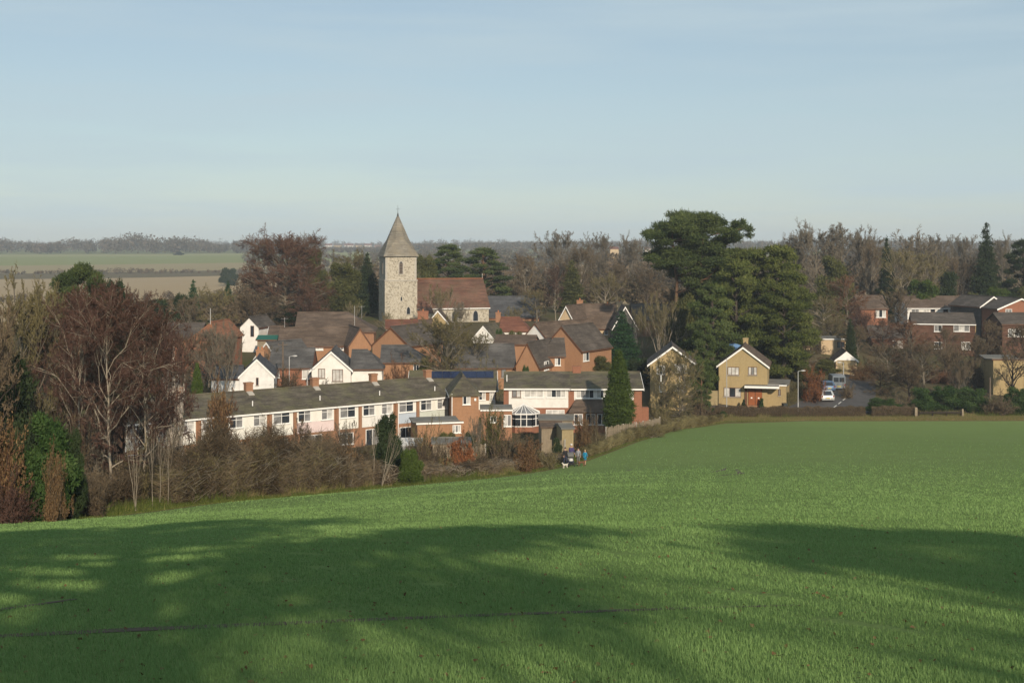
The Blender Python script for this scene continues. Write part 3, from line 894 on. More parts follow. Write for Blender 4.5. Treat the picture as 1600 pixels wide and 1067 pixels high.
# conservatory
cx, cz = root_info[h.name]['front'].uv(818, 655)
I = root_info[h.name]
cons = empty('conservatory', Matrix.Rotation(I['ya'], 4, 'Z') @ Vector((0, 0, 0)) + h.location + Vector((cx, -.02, 0)))
tag(cons, 'white framed conservatory with fanned glass roof against the white clad house', 'conservatory')
cw, cd, chh, ct = 1.75, 2.6, 2.15, 3.05
pts = [(-cw, 0), (-cw, -cd * .6), (-cw * .55, -cd), (cw * .55, -cd), (cw, -cd * .6), (cw, 0)]
apx = Vector((0, -1.0, ct))
MB().loft([[(x, y, 0) for x, y in pts], [(x, y, .75) for x, y in pts]]).build('dwarf_wall', MATS['brick_red'], cons)
for i in range(5):
    p, q = Vector((*pts[i], 0)), Vector((*pts[i + 1], 0))
    mid = (p + q) / 2
    gb = MB()
    gb.add([(p.x, p.y, .751), (q.x, q.y, .751), (q.x, q.y, chh), (p.x, p.y, chh), (p.x * .96, p.y * .96, .751), (q.x * .96, q.y * .96, .751), (q.x * .96, q.y * .96, chh), (p.x * .96, p.y * .96, chh)],
           [(0, 1, 2, 3), (7, 6, 5, 4), (0, 4, 5, 1), (1, 5, 6, 2), (2, 6, 7, 3), (3, 7, 4, 0)])
    gb.build('glass_side', MATS['glass_dark'], cons)
    rb = MB()
    a_, b_ = Vector((p.x, p.y, chh + .06)), Vector((q.x, q.y, chh + .06))
    dn = Vector((0, 0, -.04))
    rb.add([a_, b_, apx, a_ + dn, b_ + dn, apx + dn], [(0, 1, 2), (5, 4, 3), (0, 3, 4, 1), (1, 4, 5, 2), (2, 5, 3, 0)])
    rb.build('glass_roof', MATS['glass_mid'], cons)
    n_ = 3 if i in (0, 2, 4) else 2
    fb = MB()
    for k in range(n_ + 1):
        c_ = p.lerp(q, k / n_) * 1.01
        fb.bar((c_.x, c_.y, .75), (c_.x, c_.y, chh), .055, None, 4)
        if k < n_:
            fb.bar((c_.x, c_.y, chh + .09), apx + Vector((0, 0, .05)), .04, None, 4)
    fb.bar((p.x * 1.01, p.y * 1.01, chh), (q.x * 1.01, q.y * 1.01, chh), .09, None, 4)
    fb.bar((p.x * 1.01, p.y * 1.01, 1.62), (q.x * 1.01, q.y * 1.01, 1.62), .045, None, 4)
    fb.bar((p.x * 1.01, p.y * 1.01, .78), (q.x * 1.01, q.y * 1.01, .78), .06, None, 4)
    fb.build('frame', MATS['white_paint'], cons)

# --- houses of the middle of the village
house('house', 'white rendered gable house with two brown framed windows, among grey slate roofs', 487, 548, 158, 577, 550, 9.0, 4, 'y', wall='white_render', roof='slate', over=.3, barge='white_paint', fascia='brown_frame',
      wins=[('f', 497, 576, 508, 591, 2, 'brown_frame', 'glass_net'), ('f', 519, 577, 536, 596, 3, 'brown_frame', 'glass_net')])
house('house', 'brick range with long dark roof, running left of the white gable house', 420, 487, 161, 575, 545, 8.0, 4, 'x', wall='brick_red', roof='slate', over=.2, verge=.1, base=612,
      wins=[('f', 472, 577, 485, 592, 2, 'white_paint', 'glass_net'), ('f', 431, 576, 437, 590, 1, 'white_paint', 'glass_mid')])
house('garage', 'white walled garage block under a slate roof, right of the white gable house', 549, 597, 159, 576, 548, 7.0, 3, 'x', wall='white_render', roof='slate', over=.25, verge=.2, hip=(0, 2.2), base=602, cat='garage')
house('house', 'brick cottage with a wide slate roof and bare hedge before it', 596, 664, 163, 566, 541, 7.5, 3, 'x', wall='brick_orange', roof='slate', over=.25, verge=.2, hip=(0, 2.5),
      wins=[('f', 646, 569, 655, 580, 2, 'white_paint', 'glass_dark')])
h = house('cottage', 'white painted brick cottage with steep gable and tall orange chimney', 374, 428, 150, 588, 562, 8.0, 8, 'y', wall='painted_brick', roof='slate_blue', over=.15, verge=.1, barge='white_paint',
      chim_px=[(409, 542, 13, 'brick_orange', 2)], wins=[('f', 400, 590, 404, 602, 1, 'brown_frame', 'glass_dark')])
house('cottage', 'low whitewashed outbuilding with a dark roof, beside the white painted cottage', 330, 376, 150, 592, 573, 5.0, 5, 'x', wall='painted_brick', roof='slate_blue', over=.15, verge=.1, cat='outbuilding')
house('house', 'brick house with dark slate roof and orange verge, behind the painted cottage', 398, 436, 172, 562, 536, 6.5, -35, 'y', wall='brick_orange', roof='slate', over=.2, verge=.1, barge='white_paint')
h = house('house', 'long brown roofed house with white windows tucked under its eaves and orange gable', 434, 549, 182, 541, 513, 8.5, 5, 'x', wall='brick_orange', roof='tile_brown', over=.2, verge=.1,
      wins=[('f', 461, 542.5, 476, 547, 3, 'white_paint', 'glass_dark'), ('f', 489, 542.5, 505, 547, 3, 'white_paint', 'glass_net'), ('f', 522, 542.5, 537, 547, 3, 'white_paint', 'glass_mid')])
aerial(h, (-4.6, 4.2, root_info[h.name]['zr']), 1.6)
house('house', 'house showing only its bright orange gable end, beside the long brown roof', 545, 580, 180, 540, 514, 8.0, 18, 'y', wall='brick_orange', roof='tile_brown', over=.15, verge=.1, barge='brown_frame')
h = house('house', 'house with a broad brown hipped roof behind the long brown roof', 462, 584, 202, 518, 489, 10.0, 4, 'x', wall='brick_brown', roof='tile_brown', over=.3, hip=(0, 4.5))
aerial(h, (4.0, 5.0, root_info[h.name]['zr'] - .6), 1.8)
h = house('house', 'house with an orange hung tile hip behind the birch crowns', 298, 342, 172, 529, 506, 9.0, -8, 'y', wall='brick_red', roof='tile_orange', over=.25, hip=(2.6, 0), fascia=None)
MB().bar((0, 2, root_info[h.name]['zr'] - .4), (0, 2, root_info[h.name]['zr'] + 2.0), .04, None, 5).build('aerial', MATS['metal_pale'], h)
house('house', 'brown roofed house left of the orange hipped roof, half behind the birches', 250, 308, 178, 530, 506, 8.0, 0, 'x', wall='brick_red', roof='tile_dark', over=.25)
house('cottage', 'small white gabled cottage with a tall dark slit window, beside the green shed', 375, 404, 192, 512, 497, 7.0, -10, 'y', wall='white_render', roof='tile_dark', over=.12, verge=.1, barge=None,
      wins=[('f', 391.5, 509, 397, 526, 1, 'brown_frame', 'glass_dark', 1, False)])
house('shed', 'green roofed garden shed beside the white gabled cottage', 402, 431, 186, 531, 526, 3.0, 0, 'x', wall='fence_wood', roof='shed_green', over=.2, cat='shed')
house('house', 'little red brick house end with white bargeboards, left of the long brown roof', 420, 440, 190, 524, 511, 6, 6, 'x', wall='brick_red', roof='tile_brown', over=.2, barge='white_paint')
house('house', 'orange gabled house with a dark roof sloping right, below the church tower', 582, 640, 176, 540, 512, 9.0, -28, 'y', wall='brick_orange', roof='tile_dark', over=.15, verge=.1, barge='brown_frame')
house('house', 'red roofed cottage with a white gable end just below the church tower', 604, 652, 208, 513, 501, 6.0, 6, 'x', wall='white_render', roof='tile_red', over=.2)
house('cottage', 'yellow gabled cottage in front of the church nave', 668, 700, 214, 505, 486, 7.0, 0, 'y', wall='brick_buff', roof='tile_brown', over=.15, verge=.1, barge='white_paint', chim_px=[])
h = house('cottage', 'cottage with a broad red brick chimney, between tower and yellow gable', 640, 672, 210, 512, 499, 6.0, 0, 'x', wall='brick_brown', roof='tile_brown', over=.2, chim_px=[(661, 483, 17, 'brick_red', 1)])
house('house', 'slate roofed house with an orange gable at its right, behind the white fronted pair', 694, 806, 168, 574, 539, 8.5, 4, 'x', wall='brick_orange', roof='slate', over=.25, verge=.1, base=600,
      wins=[('f', 783, 576, 791, 590, 1, 'brown_frame', 'glass_mid')])
house('house', 'orange brick gable house joined to the long slate roof', 806, 842, 167, 572, 537, 9.0, -22, 'y', wall='brick_orange', roof='tile_dark', over=.2, verge=.1, base=600, barge='brown_frame',
      wins=[('r', 850, 565, 857, 578, 2, 'white_paint', ('glass_net', 'glass_dark'))])
house('house', 'brick house with one tall white window, left of the big orange gable', 846, 882, 171, 556, 530, 6.0, 2, 'x', wall='brick_orange', roof='tile_dark', over=.25, hip=(2.0, 0), base=600,
      wins=[('f', 867, 556, 876, 571, 2, 'white_paint', ('glass_net', 'glass_dark'))])
house('house', 'tall plain orange gable with dark roof falling to the right, tallest of the orange gables', 848, 908, 178, 546, 511, 9.0, -32, 'y', wall='brick_orange', roof='tile_dark', over=.25, verge=.1, base=596, barge='brown_frame',
      wins=[('r', 911, 550, 920, 564, 2, 'white_paint', ('glass_net', 'glass_dark'))])
house('house', 'low house with an orange hipped gable and brown roof, above the long slate roof', 772, 832, 186, 538, 525, 6.0, -10, 'x', wall='brick_orange', roof='tile_brown', over=.2, hip=(0, 0))
house('house', 'white gabled house with a brown roof running right, before the cream house', 820, 852, 194, 526, 506, 14.0, -38, 'y', wall='white_render', roof='tile_brown', over=.15, verge=.1, barge='brown_frame')
house('cottage', 'white walled cottage with a bright red tiled roof and tall brick chimney', 782, 826, 206, 517, 497, 6.0, -4, 'x', wall='white_render', roof='tile_red', over=.2, chim_px=[(778.5, 485, 8, 'brick_brown', 1)], hip=(0, 1.8))
house('cottage', 'white gabled cottage with a mossy roof, behind the bare oak', 738, 772, 198, 530, 510, 7.0, -15, 'y', wall='white_render', roof='tile_moss', over=.15, verge=.1, barge='white_paint')
# the cream house
h = house('house', 'large cream house with white bargeboarded gable, brown roof and three chimneys', 866, 905, 210, 516, 479, 7.5, -25, 'y', wall='brick_cream', roof='tile_brown', over=.3, verge=.35, barge='white_paint',
          wins=[('f', 874, 500, 884, 511, 2, 'white_paint', 'glass_net')])
I = root_info[h.name]
h = house('house', 'cream wing with brown roof and white window, joined to the big bargeboarded gable', 903, 962, 213, 512, 476, 8.0, -4, 'x', wall='brick_cream', roof='tile_brown', over=.3, verge=.1,
          wins=[('f', 917, 513.5, 931, 522, 3, 'white_paint', 'glass_dark'), ('f', 944, 513, 950, 523, 1, 'white_paint', 'glass_mid')],
          chim_px=[(906, 466, 10, 'brick_brown', 1), (949, 472, 7, 'brick_brown', 1), (968, 469, 9, 'brick_cream', 1)])
house('house', 'grey gable with white bargeboards behind the green fir', 958, 996, 205, 512, 480, 7.0, 0, 'y', wall='slate', roof='tile_brown', over=.2, verge=.2, barge='white_paint')
house('house', 'dark roofed house in the shade behind the bare trees, right of the grey gable', 990, 1050, 225, 500, 476, 8.0, 0, 'x', wall='brick_brown', roof='tile_dark', over=.2, chim_px=[])
house('house', 'house with a small orange chimney stack glimpsed behind the great pine', 1045, 1105, 240, 496, 474, 8.0, 0, 'x', wall='brick_brown', roof='tile_brown', over=.2, chim_px=[(1076, 461, 6, 'brick_orange', 1)])
house('house', 'orange gabled house glimpsed under the spreading cedar', 1150, 1200, 205, 520, 500, 7.0, -25, 'y', wall='brick_orange', roof='tile_brown', over=.2, verge=.15, barge='brown_frame')
house('house', 'dark slate roofed house right of the church nave', 764, 842, 240, 496, 464, 9.0, 3, 'x', wall='brick_brown', roof='slate_blue', over=.2)

# --- buff brick houses at the right end
h = house('house', 'buff brick gable house dappled by tree shade, behind the bare bush', 1016, 1086, 166, 568, 542, 8.0, -6, 'y', base=614, wall='brick_buff', roof='tile_dark', over=.4, verge=.35, barge='white_paint',
          wins=[('f', 1026, 571, 1039, 585, 3, 'white_paint', ('glass_net', 'glass_dark')), ('f', 1054, 569, 1073, 582, 4, 'white_paint', ('glass_mid', 'glass_net')), ('f', 1030, 598, 1036, 612, 1, 'white_paint', 'glass_net'),
                ('f', 1051, 600, 1071, 610, 3, 'white_paint', ('glass_net', 'glass_mid'))])
h = house('house', 'yellow buff brick gable house with brown windows and double front doors', 1123, 1199, 172, 571, 543, 8.5, -13, 'y', base=633, wall='brick_buff', roof='tile_brown', over=.3, verge=.25, barge='white_paint',
          chim_px=[(1177, 528, 8, 'brick_buff', 0)],
          wins=[('f', 1137, 573, 1155, 586, 3, 'brown_frame', 'glass_net'), ('f', 1169, 573, 1183, 586, 3, 'brown_frame', ('glass_net', 'glass_mid', 'glass_net')),
                ('f', 1131, 605, 1158, 620, 3, 'brown_frame', ('glass_net', 'glass_dark', 'glass_net')), ('r', 1205, 574, 1209, 585, 1, 'brown_frame', 'glass_mid')])
I = root_info[h.name]
def fu(px, py):
    u, z = I['front'].uv(px, py)
    return u, z - I['gz']
ua, za = fu(1164, 601); ub, zb = fu(1213, 605.5)
MB().box(ua, -1.5, zb, ub + .4, -.002, za).build('porch_roof', MATS['white_paint'], h)
MB().box(ua + .05, -1.45, za + .002, ub + .35, -.01, za + .06).build('porch_felt', MATS['felt_grey'], h)
ud, zd = fu(1169, 607); ue, _ = fu(1191, 607)
MB().box(ud, -.07, .05, ue, -.004, zd).build('door_frame', MATS['brown_frame'], h)
dw = (ue - ud) / 2
for k in range(2):
    d_ = MB().box(ud + k * dw + .05, -.12, .08, ud + (k + 1) * dw - .05, -.072, zd - .06)
    do = d_.build('door', MATS['door_wood'], h)
    for r_ in range(2):
        MB().box(ud + k * dw + .3, -.14, .35 + r_ * .95, ud + (k + 1) * dw - .3, -.121, 1.0 + r_ * .8).build('door_panel', MATS['door_wood'], do)
    MB().box(ud + k * dw + dw * .38, -.145, .95, ud + k * dw + dw * .62, -.122, 1.12).build('letter_plate', MATS['white_paint'], do)
MB().box(ud - .1, -.5, -.2, ue + .1, -.006, .045).build('step', MATS['brick_orange'], h)
MB().box(-.02 + ua, -.14, 0, ua + .28, -.004, zb - .01).build('pier', MATS['brown_frame'], h)
# garage joined at its right
hg = house('garage', 'flat roofed buff brick garage joined to the yellow gable house', 1193, 1228, 171.5, 602, 601.6, 7.0, -16, 'x', base=633, wall='brick_buff', roof='felt_grey', over=.1, verge=.15, fascia='white_paint', cat='garage',
           wins=[('f', 1216, 608, 1220, 618, 1, 'brown_frame', 'glass_mid')])
# garden wall and gate left of the yellow house
b = at(1104, 171); c = at(1122, 171.5)
gw = empty('garden_gate', b); tag(gw, 'tall close boarded timber gate left of the yellow gable house', 'gate')
nb = 9
for k in range(nb):
    u = (c.x - b.x) / nb
    MB().box(k * u + .01, 0, 0, (k + 1) * u - .01, .03, 1.95 + .02 * (k % 2)).build('board', MATS['fence_new'], gw)
MB().box(0, .035, 1.5, c.x - b.x, .09, 1.6).build('rail', MATS['fence_wood'], gw)
MB().box(0, .035, .35, c.x - b.x, .09, .45).build('rail', MATS['fence_wood'], gw)

# --- right edge of the village
h = house('bungalow', 'low buff bungalow with a flat roof, half hidden by bare shrubs', 1283, 1322, 206, 530, 529.6, 6.0, 0, 'x', wall='brick_cream', roof='felt_grey', over=.15, verge=.15, fascia='white_paint', cat='bungalow',
          wins=[('f', 1308, 534, 1320, 543, 2, 'brown_frame', ('glass_mid', 'glass_dark'))])
house('bungalow', 'brown pitched roof of a bungalow left of the flat roofed one', 1240, 1284, 208, 541, 523, 7.0, 8, 'x', wall='brick_cream', roof='tile_brown', over=.3, hip=(2.2, 0), cat='bungalow',
      wins=[('f', 1270, 543, 1280, 549, 2, 'brown_frame', 'glass_dark')])
house('garage', 'small garage with bright white gable at the top of the lane', 1306, 1339, 194, 563, 550, 6.0, -8, 'y', wall='brick_cream', roof='tile_brown', over=.25, verge=.1, barge='white_paint', cat='garage', fascia='white_paint')
gI = root_info['garage.002'] if 'garage.002' in root_info else None
gr = bpy.data.objects['garage.002']
MB().add([(-gI['W'] / 2 - .2, -.13, gI['ze'] + .02), (gI['W'] / 2 + .2, -.13, gI['ze'] + .02), (0, -.13, gI['zr']), (-gI['W'] / 2 - .2, -.03, gI['ze'] + .02), (gI['W'] / 2 + .2, -.03, gI['ze'] + .02), (0, -.03, gI['zr'])],
         [(0, 1, 2), (5, 4, 3), (0, 3, 4, 1), (1, 4, 5, 2), (2, 5, 3, 0)]).build('gable_boarding', MATS['white_paint'], gr)
MB().box(-gI['W'] / 2 + .3, -.05, .1, gI['W'] / 2 - .3, -.003, 2.1).build('garage_door', MATS['fence_new'], gr)
h = house('house', 'brick terrace with dark roof, white fascia and buff gable at its right', 1425, 1524, 213, 506, 490, 8.0, -14, 'x', wall='tile_hung', roof='tile_dark', over=.25, verge=.12, fascia='white_paint',
          wins=[('f', 1459.5, 508, 1472, 518, 2, 'white_paint', ('glass_mid', 'glass_dark')), ('f', 1490, 508, 1515, 518, 3, 'white_paint', ('glass_mid', 'glass_net')), ('f', 1502, 534, 1516, 546, 2, 'white_paint', ('glass_net', 'glass_mid')),
                ('f', 1460, 534, 1472, 545, 2, 'white_paint', 'glass_dark')])
I = root_info[h.name]
gm = MB().add([(I['W'] / 2 + .003, 0, -.6), (I['W'] / 2 + .003, 8, -.6), (I['W'] / 2 + .003, 8, I['ze']), (I['W'] / 2 + .003, 4, I['zr'] - .05), (I['W'] / 2 + .003, 0, I['ze']),
               (I['W'] / 2 + .1, 0, -.6), (I['W'] / 2 + .1, 8, -.6), (I['W'] / 2 + .1, 8, I['ze']), (I['W'] / 2 + .1, 4, I['zr'] - .05), (I['W'] / 2 + .1, 0, I['ze'])],
              [(4, 3, 2, 1, 0), (5, 6, 7, 8, 9), (0, 1, 6, 5), (1, 2, 7, 6), (2, 3, 8, 7), (3, 4, 9, 8), (4, 0, 5, 9)]).build('end_wall', MATS['brick_buff'], h)
house('house', 'brick house with white framed windows, left of the buff ended terrace', 1362, 1428, 216, 529, 510, 8.0, -6, 'x', wall='tile_hung', roof='tile_dark', over=.25,
      wins=[('f', 1395, 532, 1410, 543, 2, 'white_paint', ('glass_dark', 'glass_net'))])
house('house', 'upper brick terrace with a white band of windows under a brown roof', 1418, 1522, 240, 481, 464, 8.0, 0, 'x', wall='white_clad', roof='tile_brown', over=.3, fascia='white_paint',
      wins=[('f', 1424, 483, 1436, 488, 2, 'white_paint', 'glass_mid'), ('f', 1443, 483, 1452, 488, 2, 'white_paint', 'glass_net'), ('f', 1454, 483, 1461, 488, 1, 'brown_frame', 'glass_dark'), ('f', 1474, 483, 1481, 488, 1, 'brown_frame', 'glass_dark'), ('f', 1483, 483, 1500, 488, 3, 'white_paint', 'glass_mid'), ('f', 1503, 483, 1516, 488, 2, 'white_paint', 'glass_net')])
house('house', 'brick house with a brown roof behind the russet tree, one white window', 1345, 1387, 236, 482, 463, 8.0, 0, 'x', wall='brick_red', roof='tile_brown', over=.3,
      wins=[('f', 1368, 484, 1384, 496, 3, 'white_paint', ('glass_net', 'glass_dark'))])
house('house', 'brick gable house with white bargeboards at the right edge', 1560, 1630, 222, 482, 467, 8.0, 8, 'y', wall='brick_red', roof='tile_dark', over=.4, verge=.3, barge='white_paint',
      wins=[('f', 1571, 483, 1581, 491, 2, 'white_paint', 'glass_mid')])
house('house', 'dark tile hung house with one white sloping bargeboard, left of the edge gable', 1532, 1570, 228, 478, 464, 8.0, 20, 'y', wall='slate', roof='tile_dark', over=.4, verge=.3, barge='white_paint')
house('house', 'house with white windows behind the twisted dark tree', 1566, 1640, 205, 506, 490, 7.0, 0, 'x', wall='tile_hung', roof='tile_dark', over=.3,
      wins=[('f', 1575, 514, 1600, 526, 4, 'white_paint', ('glass_mid', 'glass_net'))])
house('garage', 'flat roofed buff garage behind the twisted dark tree', 1552, 1600, 182, 562, 561.6, 7.0, -6, 'x', wall='brick_buff', roof='felt_grey', over=.1, base=622, cat='garage')
# ------------------------------------------------------------------ the church
ya = math.radians(16.5)
D0 = 233.0
px_c = (603 + 650) / 2
cpos = Vector(((px_c - 800) / F * D0, D0, 0))
cpos.z = g(cpos.x, cpos.y)
church = empty('church', cpos, ya)
tag(church, 'flint church with square tower, shingled broach spire and long red tiled nave', 'church')
zt = zat(400, D0) - cpos.z
zs = zat(438, D0) - cpos.z
hw = 2.86
MB().box(-hw - .14, -.14, -1.5, hw + .14, 2 * hw + .14, zs - .12).build('tower_base', MATS['flint'], church)
MB().box(-hw, 0, zs - .118, hw, 2 * hw, zt).build('tower_top', MATS['flint'], church)
MB().box(-hw - .22, -.22, zs - .117, hw + .22, 2 * hw + .22, zs + .06).build('string_course', MATS['concrete'], church)
for sx in (-1, 1):
    for sy in (0, 1):
        x = sx * hw; y = sy * 2 * hw
        qb = MB()
        k = 0
        z = zs + .1
        while z < zt - .5:
            a_ = .42 if k % 2 else .28
            qb.box(x - (a_ if sx > 0 else -.03) if sx > 0 else x - .03, y - .03 if sy == 0 else y - a_, z, x + .03 if sx > 0 else x + a_, y + a_ if sy == 0 else y + .03, z + .36)
            z += .40; k += 1
        o = qb.build('quoin', MATS['concrete'], church); o['kind'] = 'stuff'
# openings
def lancet(w_, h_):
    r = w_ / 2
    p = [(-r, 0), (r, 0), (r, h_ - w_)]
    p += [(r * math.cos(t) , h_ - w_ + w_ * math.sin(t)) for t in np.linspace(.2, math.pi - .2, 7)]
    p += [(-r, h_ - w_)]
    return p
def lancet_window(x, y, z, rz, w_, h_, louvres=True):
    b = MB().prism([(px * 1.55, pz * 1.10 - .08) for px, pz in lancet(w_, h_)], -.05, -.002)
    o = b.build('window', MATS['concrete'], church, (x, y, z), rz)
    MB().prism(lancet(w_, h_), -.06, -.051).build('opening', MATS['glass_dark'], o)
    if louvres:
        for k in range(int(h_ / .28)):
            zz = .12 + k * .28
            if zz < h_ - w_ * .4:
                MB().add([(-w_ / 2, -.13, zz), (w_ / 2, -.13, zz), (w_ / 2, -.062, zz + .13), (-w_ / 2, -.062, zz + .13), (-w_ / 2, -.13, zz - .03), (w_ / 2, -.13, zz - .03), (w_ / 2, -.062, zz + .1), (-w_ / 2, -.062, zz + .1)],
                         [(0, 1, 2, 3), (7, 6, 5, 4), (0, 4, 5, 1), (1, 5, 6, 2), (2, 6, 7, 3), (3, 7, 4, 0)]).build('louvre', MATS['pole_wood'], o)
lancet_window(0.0, 0, zat(428, D0) - cpos.z, 0, .62, 2.25)
lancet_window(-hw, hw, zat(428, D0) - cpos.z, -math.pi / 2, .62, 2.25)
lancet_window(0.05, -.14, zat(470, D0) - cpos.z, 0, .25, .75, False)
lancet_window(1.35, -.14, zat(491, D0) - cpos.z, 0, .6, 1.3, False)
# spire: square eaves, broaches to an octagon, then the point
e = hw + .42
z0, z1, z2 = zt - .10, zt + 2.95, zat(338, D0 + 3) - cpos.z
cy = hw
oct_ = [(math.cos(math.pi / 8 + i * math.pi / 4) * 2.14, cy + math.sin(math.pi / 8 + i * math.pi / 4) * 2.14, z1) for i in range(8)]
top = [(math.cos(math.pi / 8 + i * math.pi / 4) * .20, cy + math.sin(math.pi / 8 + i * math.pi / 4) * .20, z2) for i in range(8)]
sq = [(e, cy + e, z0), (-e, cy + e, z0), (-e, cy - e, z0), (e, cy - e, z0)]   # corners at 45,135,225,315 degrees
v = sq + oct_ + top
f = [(3, 2, 1, 0)]
for i in range(8):
    f.append((4 + i, 4 + (i + 1) % 8, 12 + (i + 1) % 8, 12 + i))
# oct vertices 0:22.5 1:67.5 2:112.5 ...
for c in range(4):
    a_, b_ = 2 * c, 2 * c + 1                # the two vertices next to corner c
    f.append((c, 4 + b_, 4 + a_))
    nx_ = (b_ + 1) % 8
    f.append((c, (c + 1) % 4, 4 + nx_, 4 + b_))
f.append(tuple(range(12, 20)))
MB().add(v, f).build('spire', MATS['shingle'], church)
vb = MB().bar((0, cy, z2 - .1), (0, cy, z2 + .5), .2, .12, 8).bar((0, cy, z2 + .5), (0, cy, z2 + 2.0), .045, .02, 6)
vb.bar((-.35, cy, z2 + 1.3), (.45, cy, z2 + 1.3), .03, .03, 4)
vb.build('weather_vane', MATS['metal_dark'], church)
# nave
nx0, nx1 = hw + .02, hw + .02 + (764 - 651) / F * D0 / math.cos(ya) * .985
zr_, ze_ = zat(436, D0 + 4.5) - cpos.z, zat(480, D0 + 2) - cpos.z
ny0, ny1 = -.6, 9.2
ym = (ny0 + ny1) / 2
MB().add([(nx0, ny0, -1.5), (nx0, ny1, -1.5), (nx0, ny1, ze_), (nx0, ym, zr_ - .15), (nx0, ny0, ze_), (nx1, ny0, -1.5), (nx1, ny1, -1.5), (nx1, ny1, ze_), (nx1, ym, zr_ - .15), (nx1, ny0, ze_)],
         [(4, 3, 2, 1, 0), (5, 6, 7, 8, 9), (0, 1, 6, 5), (1, 2, 7, 6), (2, 3, 8, 7), (3, 4, 9, 8), (4, 0, 5, 9)]).build('nave_wall', MATS['flint'], church)
rb, R = roof_mesh(nx0 - .02, nx1 + .25, ny0 - .35, ny1 + .35, ze_ - .22, zr_, 'x', (0, 0), .16)
nr = rb.build('nave_roof', MATS['tile_nave'], church)
MB().bar(R[0], R[1], .15, None, 6).build('ridge_tiles', MATS['tile_orange'], nr)
MB().bar((nx1 + .1, ym, zr_), (nx1 + .1, ym, zr_ + .9), .07, None, 4).bar((nx1 + .1, ym - .3, zr_ + .55), (nx1 + .1, ym + .3, zr_ + .55), .06, None, 4).build('gable_cross', MATS['concrete'], nr)
MB().box(nx0 + .05, ny0 - .39, ze_ - .36, nx1 + .2, ny0 - .34, ze_ - .18).build('gutter', MATS['white_paint'], church)
for k in range(3):
    x = nx0 + 3 + k * 4.0
    lancet_window(x, ny0, ze_ - 2.6, 0, .9, 1.9, False)
# low vestry beside the tower foot
MB().box(hw + .2, -3.2, -1, hw + 2.4, -.62, 2.0).build('vestry', MATS['flint'], church)
MB().add([(hw + .1, -3.4, 2.0), (hw + 2.6, -3.4, 2.0), (hw + 2.6, -.62, 3.0), (hw + .1, -.62, 3.0), (hw + .1, -3.4, 1.9), (hw + 2.6, -3.4, 1.9), (hw + 2.6, -.62, 2.9), (hw + .1, -.62, 2.9)],
         [(0, 1, 2, 3), (7, 6, 5, 4), (0, 4, 5, 1), (1, 5, 6, 2), (2, 6, 7, 3), (3, 7, 4, 0)]).build('vestry_roof', MATS['tile_nave'], church)

# ------------------------------------------------------------------ lamps, poles, posts
def lamp(px, d, top, label, side=1, base=None):
    p = at(px, d)
    H = zat(top, d) - p.z
    r = empty('street_lamp', p)
    tag(r, label, 'street lamp', 'street lamps')
    MB().bar((0, 0, -.2), (0, 0, 1.2), .09, .09, 8).bar((0, 0, 1.2), (0, 0, H - .1), .065, .05, 8).build('pole', MATS['metal_pale'], r)
    MB().bar((0, 0, H - .1), (side * .45, -.1, H + .02), .035, .03, 6).build('bracket', MATS['metal_pale'], r)
    b = MB()
    x0, x1 = side * .4, side * .95
    b.loft([[(x0, -.18, H + y) if 0 else (x0, -.14 + yy, H + zz) for yy, zz in ((0, -.05), (.12, -.05), (.12, .06), (0, .06))],
            [((x0 + x1) / 2, -.20 + yy, H + zz) for yy, zz in ((0, -.08), (.24, -.08), (.24, .1), (0, .1))],
            [(x1, -.14 + yy, H + zz) for yy, zz in ((0, -.02), (.12, -.02), (.12, .06), (0, .06))]])
    b.build('lamp_head', MATS['metal_pale'], r)
    return r
def pole(px, d, top, label, m='pole_wood', r_=.11, cross=False, base_d=0):
    p = at(px, d)
    H = zat(top, d) - p.z
    r = empty('utility_pole' if m == 'pole_wood' else 'metal_pole', p)
    tag(r, label, 'pole', 'poles standing among the houses')
    MB().bar((0, 0, -.3), (0, 0, H), r_, r_ * .75, 8).build('shaft', MATS[m], r)
    b = MB()
    if cross:
        b.bar((-.6, -.08, H - .35), (.6, -.08, H - .35), .05, None, 4)
        for x in (-.5, 0, .5):
            b.bar((x, -.08, H - .3), (x, -.08, H - .12), .035, .02, 6)
        b.build('cross_arm', MATS[m], r)
    else:
        b.bar((0, 0, H), (0, 0, H + .12), r_ * .9, r_ * .3, 8)
        b.build('cap', MATS['metal_dark'], r)
    return r
lamp(1247, 169.5, 579, 'grey street lamp at the mouth of the lane, right of the yellow gable house', 1)
lamp(1318, 186, 566, 'thin street lamp rising beside the parked van, before the white gabled garage', -1)
lamp(452, 152, 556, 'pale street lamp in front of the slate roof, left of the white gable house', 1)
lamp(480, 155, 577, 'short pale street lamp against the white gable house corner', 1)
pole(442, 154, 534, 'dark wooden pole just left of the pale street lamp', 'pole_wood', .12, True)
pole(1135.5, 168.5, 562, 'grey metal pole in front of the yellow gable house', 'metal_pale', .06)
pole(1062, 158, 589, 'slim grey pole in front of the dappled gable house', 'metal_pale', .05)
pole(1547, 176, 590, 'dark post before the flat roofed garage at the right edge', 'pole_wood', .14)
pole(554, 200, 478, 'thin aerial like pole rising above the broad brown hipped roof', 'metal_pale', .04)
def post(px, d, h_, label, wid=.2):
    p = at(px, d)
    b = MB().box(-wid / 2, -wid / 2, -.2, wid / 2, wid / 2, h_ - .05)
    b.loft([[(-wid / 2, -wid / 2, h_ - .049), (wid / 2, -wid / 2, h_ - .049), (wid / 2, wid / 2, h_ - .049), (-wid / 2, wid / 2, h_ - .049)], [(-wid / 4, -wid / 4, h_), (wid / 4, -wid / 4, h_), (wid / 4, wid / 4, h_), (-wid / 4, wid / 4, h_)]])
    o = b.build('gate_post', MATS['fence_wood'], None, p)
    tag(o, label, 'post')
